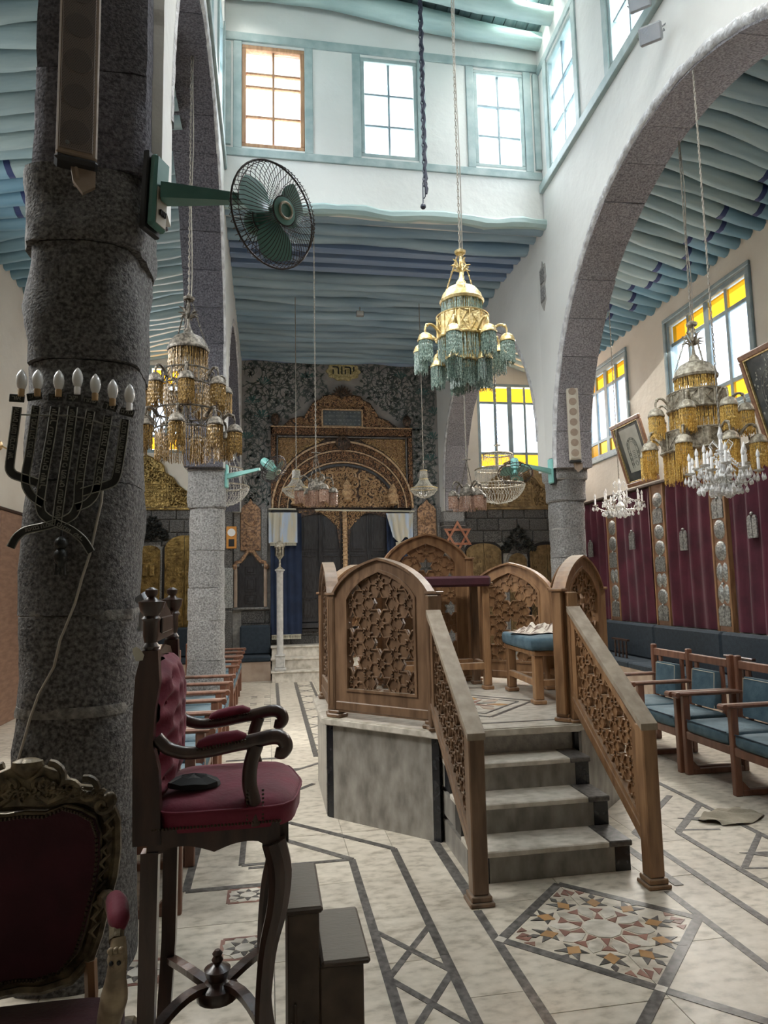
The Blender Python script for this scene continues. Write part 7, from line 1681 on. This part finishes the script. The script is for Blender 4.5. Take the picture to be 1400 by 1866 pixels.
def basket(label, x, y, z, zc, s):
    t = thing('basket_chandelier', label, 'chandelier', (x, y, z), group='small crystal basket chandeliers')
    cm = MB(); cm.tube([(0, 0, .28 * s), (0, 0, zc - z)], .006, 5); chain_mb(cm, (0, 0, .28 * s), (0, 0, .9), .04, .0045, .012); tag(part('chain', cm, 'chain', t), kind='stuff')
    prof = [(.05, .28), (.055, .25), (.06, .15), (.09, .08), (.15, .02), (.20, 0), (.20, -.03), (.15, -.09), (.08, -.13), (.02, -.15)]
    mb = MB()
    for k in range(44): a = 2 * pi * k / 44; mb.tube([(r * s * cos(a), r * s * sin(a), z_ * s) for r, z_ in prof], [.0045 if i % 2 else .0030 for i in range(len(prof))], 3)
    for j, (r, z_) in enumerate(prof[1:-1]): 
        for k in range(int(r * 160) + 8): a = 2 * pi * k / (int(r * 160) + 8); mb.tube([(r * s * cos(a), r * s * sin(a), z_ * s + .008), (r * s * cos(a), r * s * sin(a), z_ * s - .010)], [.006, .004], 3)
    tag(part('crystal_strings', mb, 'crystal_dull', t), kind='stuff')
    mb = MB()
    for r, z_ in ((.052, .27), (.062, .14), (.2, .0)): mb.tube([(r * s * cos(2 * pi * k / 28), r * s * sin(2 * pi * k / 28), z_ * s) for k in range(28)], .007, 5, closed=True)
    part('brass_rings', mb, 'brass_bright', t)
basket('small crystal basket chandelier right of the ark', 2.31, 10.0, 3.05, 5.95, 1.0)
basket('small crystal basket chandelier in front of the left side of the ark', .40, 10.0, 3.04, 5.95, 1.0)
def cluster(label, x, y, z, zc):
    t = thing('lamp_cluster', label, 'chandelier', (x, y, z), group='small clusters of red-fringed lamps')
    cm = MB(); chain_mb(cm, (0, 0, .42), (0, 0, zc - z), .04, .0045, .012); tag(part('chain', cm, 'chain', t), kind='stuff')
    hp_ = MB()
    for k in range(3): a = 2 * pi * k / 3 + .4; chain_mb(hp_, (0, 0, .42), (.08 * cos(a), .08 * sin(a), .08), .03, .0035, .010)
    part('spreader_bar', MB().tube([(-.05, 0, .42), (.05, 0, .42)], .008, 6), 'bronze', t); tag(part('hanger_chains', hp_, 'bronze', t), kind='stuff')
    part('dome_cap', MB().lathe([(.095, -.03), (.10, 0), (.095, .02), (.085, .06), (.06, .09), (.02, .11), (.01, .13)], 16), 'bronze', t, True)
    f = new('bead_fringe', fringe(.092, .19, 'red_bead', 36), t, (0, 0, -.03)); f['kind'] = 'stuff'
    for k in range(4):
        a = pi / 2 * k + .35; new('gooseneck_arm', arm_mesh(.06, .215, .09, 'bronze'), t, (0, 0, .05), (0, 0, a)); lamp(t, .215 * cos(a), .215 * sin(a), -.03, .055, .16, 'bronze', 'red_bead', 22)
cluster('small four-lamp cluster with red bead fringes before the ark doors', .545, 7.9, 2.74, 6.0)
cluster('small four-lamp cluster with red bead fringes below the green chandelier', 2.36, 7.9, 2.68, 6.0)
# dark chain with hook
mb = MB(); chain_mb(mb, (1.47, 6, 5.42), (1.47, 6, 8.5), .055, .008, .020); mb.tube([(1.485 + .010 * sin(k * 2.3), 6.0, lerp(5.30, 8.5, k / 60)) for k in range(61)], [.013 + .005 * (k % 2) for k in range(61)], 5)
t = thing('pulley_chain', 'dark knotted chain with an empty hook hanging in front of the back windows', 'chain', (0, 0, 0))
tag(part('chain', mb, 'dark_chain', t), kind='stuff')
part('hook', MB().tube([(1.475 + .022 * cos(a), 6, 5.40 + .03 * sin(a)) for a in [2 * pi * k / 10 for k in range(10)]], .006, 5, closed=True).tube([(1.475, 6, 5.37), (1.475, 6, 5.27), (1.462, 6, 5.25)], .006, 5), 'dark_chain', t)
part('loose_end', MB().tube([(1.455, 6, 5.40), (1.452, 6, 5.2)], .006, 5).ball((1.452, 6, 5.17), .028, 7, 5), 'dark_chain', t)
# thin lamp cord and a ceiling lamp box
p = at(656, 563, 'z', 5.90)
t = thing('ceiling_lamp', 'tiny square lamp fixed to the blue beams above the ark', 'lamp', (p.x, p.y, 5.86))
part('housing', MB().bbox(-.06, .06, -.04, .04, -.08, 0, .01), 'grey_metal', t); part('lens', MB().box(-.05, .05, -.045, -.04, -.07, -.01), 'bulb', t); part('stem', MB().tube([(0, 0, 0), (0, 0, .10)], .01, 6), 'grey_metal', t)
# ================================================================== PICTURES ON THE RIGHT WALL
def leaning(label, y0, y1, z0, h, lean, mf, mi, deco):
    """bottom edge on the curtain rail against the wall, top leaning out"""
    w_ = y1 - y0; a = math.asin(lean / h)
    Mx = OR @ T3(y0, .07, z0) @ RX(-a)
    t = thing('framed_picture', label, 'picture', Mx=Mx)
    f = MB()
    for (p, q, r, s_) in ((0, w_, 0, .07), (0, w_, h - .07, h), (0, .07, .07, h - .07), (w_ - .07, w_, .07, h - .07)): f.bbox(p, q, 0, .045, r, s_, .012)
    part('frame', f, mf, t)
    f = MB()
    for (p, q, r, s_) in ((.07, w_ - .07, .07, .085), (.07, w_ - .07, h - .085, h - .07), (.07, .085, .085, h - .085), (w_ - .085, w_ - .07, .085, h - .085)): f.bbox(p, q, .01, .038, r, s_, .003)
    part('gilt_fillet', f, 'brass_bright', t)
    g = part('print', MB().box(.07, w_ - .07, .0, .012, .07, h - .07), mi, t); deco(g, w_, h); return t
def engr(g, w_, h):
    part('drawing_sheet', MB().box(.20, w_ - .20, .012, .014, .22, h - .13), 'pic_paper', g)
    mb = MB(); c = w_ / 2; U = Matrix(((1, 0, 0, 0), (0, 0, 1, 0), (0, 1, 0, 0), (0, 0, 0, 1)))
    def rng(cx, cz, r, a0=0, a1=2 * pi, w=.004, n=18): mb.tube([(cx + r * cos(lerp(a0, a1, k / n)), .0155, cz + r * sin(lerp(a0, a1, k / n))) for k in range(n + 1)], w, 3)
    for r in (.15, .12, .09): rng(c, .60, r, 0, pi)
    for s_ in (-1, 1): mb.tube([(c + s_ * .15, .0155, .60), (c + s_ * .15, .0155, .28)], .005, 3); mb.tube([(c + s_ * .09, .0155, .60), (c + s_ * .09, .0155, .28)], .003, 3); rng(c + s_ * .12, .50, .02); rng(c + s_ * .12, .42, .02); rng(c + s_ * .12, .34, .02)
    for k in range(7): rng(c + .135 * cos(pi * k / 6), .60 + .135 * sin(pi * k / 6), .016, n=8)
    rng(c, .34, .035)
    for r in range(5): mb.box(c - .05 + .01 * (r % 2), c + .04, .014, .0165, .42 + r * .028, .428 + r * .028)
    tag(part('ink_lines', mb, 'pic_line', g), kind='stuff')
def darkpic(g, w_, h):
    mb = MB(); c = w_ / 2
    for r in (.30, .26, .14, .10): mb.tube([(c + r * cos(2 * pi * k / 40) * .85, .0135, h / 2 + r * sin(2 * pi * k / 40)) for k in range(40)], .006, 3, closed=True)
    rr = random.Random(3)
    for i in range(170):
        a = rr.uniform(0, 2 * pi); r = rr.uniform(.15, .46); x, z = c + r * cos(a) * .85, h / 2 + r * sin(a)
        if .1 < x < w_ - .1 and .1 < z < h - .1: mb.ball((x, .0135, z), rr.uniform(.006, .016), 5, 4, (1, .3, 1))
    tag(part('floral_print', mb, 'pic_light', g), kind='stuff')
leaning('brown-framed engraving leaning forward above the curtains, half behind the amber chandelier', 9.27, 10.2, 3.10, 1.04, .27, 'pic_wood', 'pic_dark', engr)
leaning('dark framed floral picture leaning forward at the right edge of the picture', 6.05, 6.93, 3.12, 1.08, .28, 'pic_wood', 'pic_dark', darkpic)
# ================================================================== ODDS AND ENDS
for (px, py, lb) in ((1186, 62, 'lower grey floodlight hanging by the right upper windows'), (1166, 2, 'upper grey floodlight hanging by the right upper windows, cut by the top edge')):
    p = at(px, py, 'x', 3.12); t = thing('floodlight', lb, 'floodlight', Mx=T3(*p) @ RZ(-.7) @ RX(.55), group='grey floodlights by the upper windows')
    part('housing', MB().bbox(-.09, .09, -.03, .03, -.07, .07, .012), 'grey_metal', t); part('glass', MB().box(-.075, .075, -.036, -.03, -.055, .055), 'glass_dusty', t)
    f = MB()
    for k in range(9): f.box(-.075 + k * .018, -.069 + k * .018, .03, .05, -.06, .06)
    part('cooling_fins', f, 'grey_metal', t); part('bracket', MB().tube([(-.1, 0, 0), (-.1, .09, 0), (.1, .09, 0), (.1, 0, 0)], .007, 5).tube([(0, .09, 0), (.10, .22, .06)], .007, 5), 'grey_metal', t)
mb = MB()
def rag(u, v):
    x = lerp(-.20, .22, u) + .04 * sin(v * 5 + 1); y = lerp(-.13, .13, v) * (.6 + .5 * sin(pi * u)) + .06 * u
    z = .006 + .022 * abs(sin(u * 6 + v * 3)) * (1 - abs(v - .5)) + .012 * sin(u * 17 + v * 4) * sin(v * 7)
    return (x, y, max(.005, z))
mb.grid(rag, 30, 16); tag(part('cloth_rag', mb, 'rag', None, True, 60, loc=(3.06, 4.34, 0), rot=(0, 0, .15)), 'crumpled beige rag lying on the marble floor in front of the right armchairs', 'rag')
p = at(12, 812, 'x', -3.16); t = thing('wall_sconce', 'brass wall sconce with a white flame bulb at the far left edge', 'lamp', (-3.24, p.y, p.z))
part('back_plate', MB().lathe([(.001, 0), (.06, .0), (.05, .02), (.001, .03)], 12, RY(pi / 2)), 'brass', t, True); part('arm', MB().tube([(0.02, 0, 0), (.10, 0, -.05), (.17, 0, 0), (.17, 0, .04)], .010, 6), 'brass', t, True)
part('bulb', MB().lathe([(.03, .04), (.03, .10), (.05, .16), (.045, .20), (.02, .27), (.003, .30)], 10, T3(.17, 0, 0)), 'bulb', t, True)
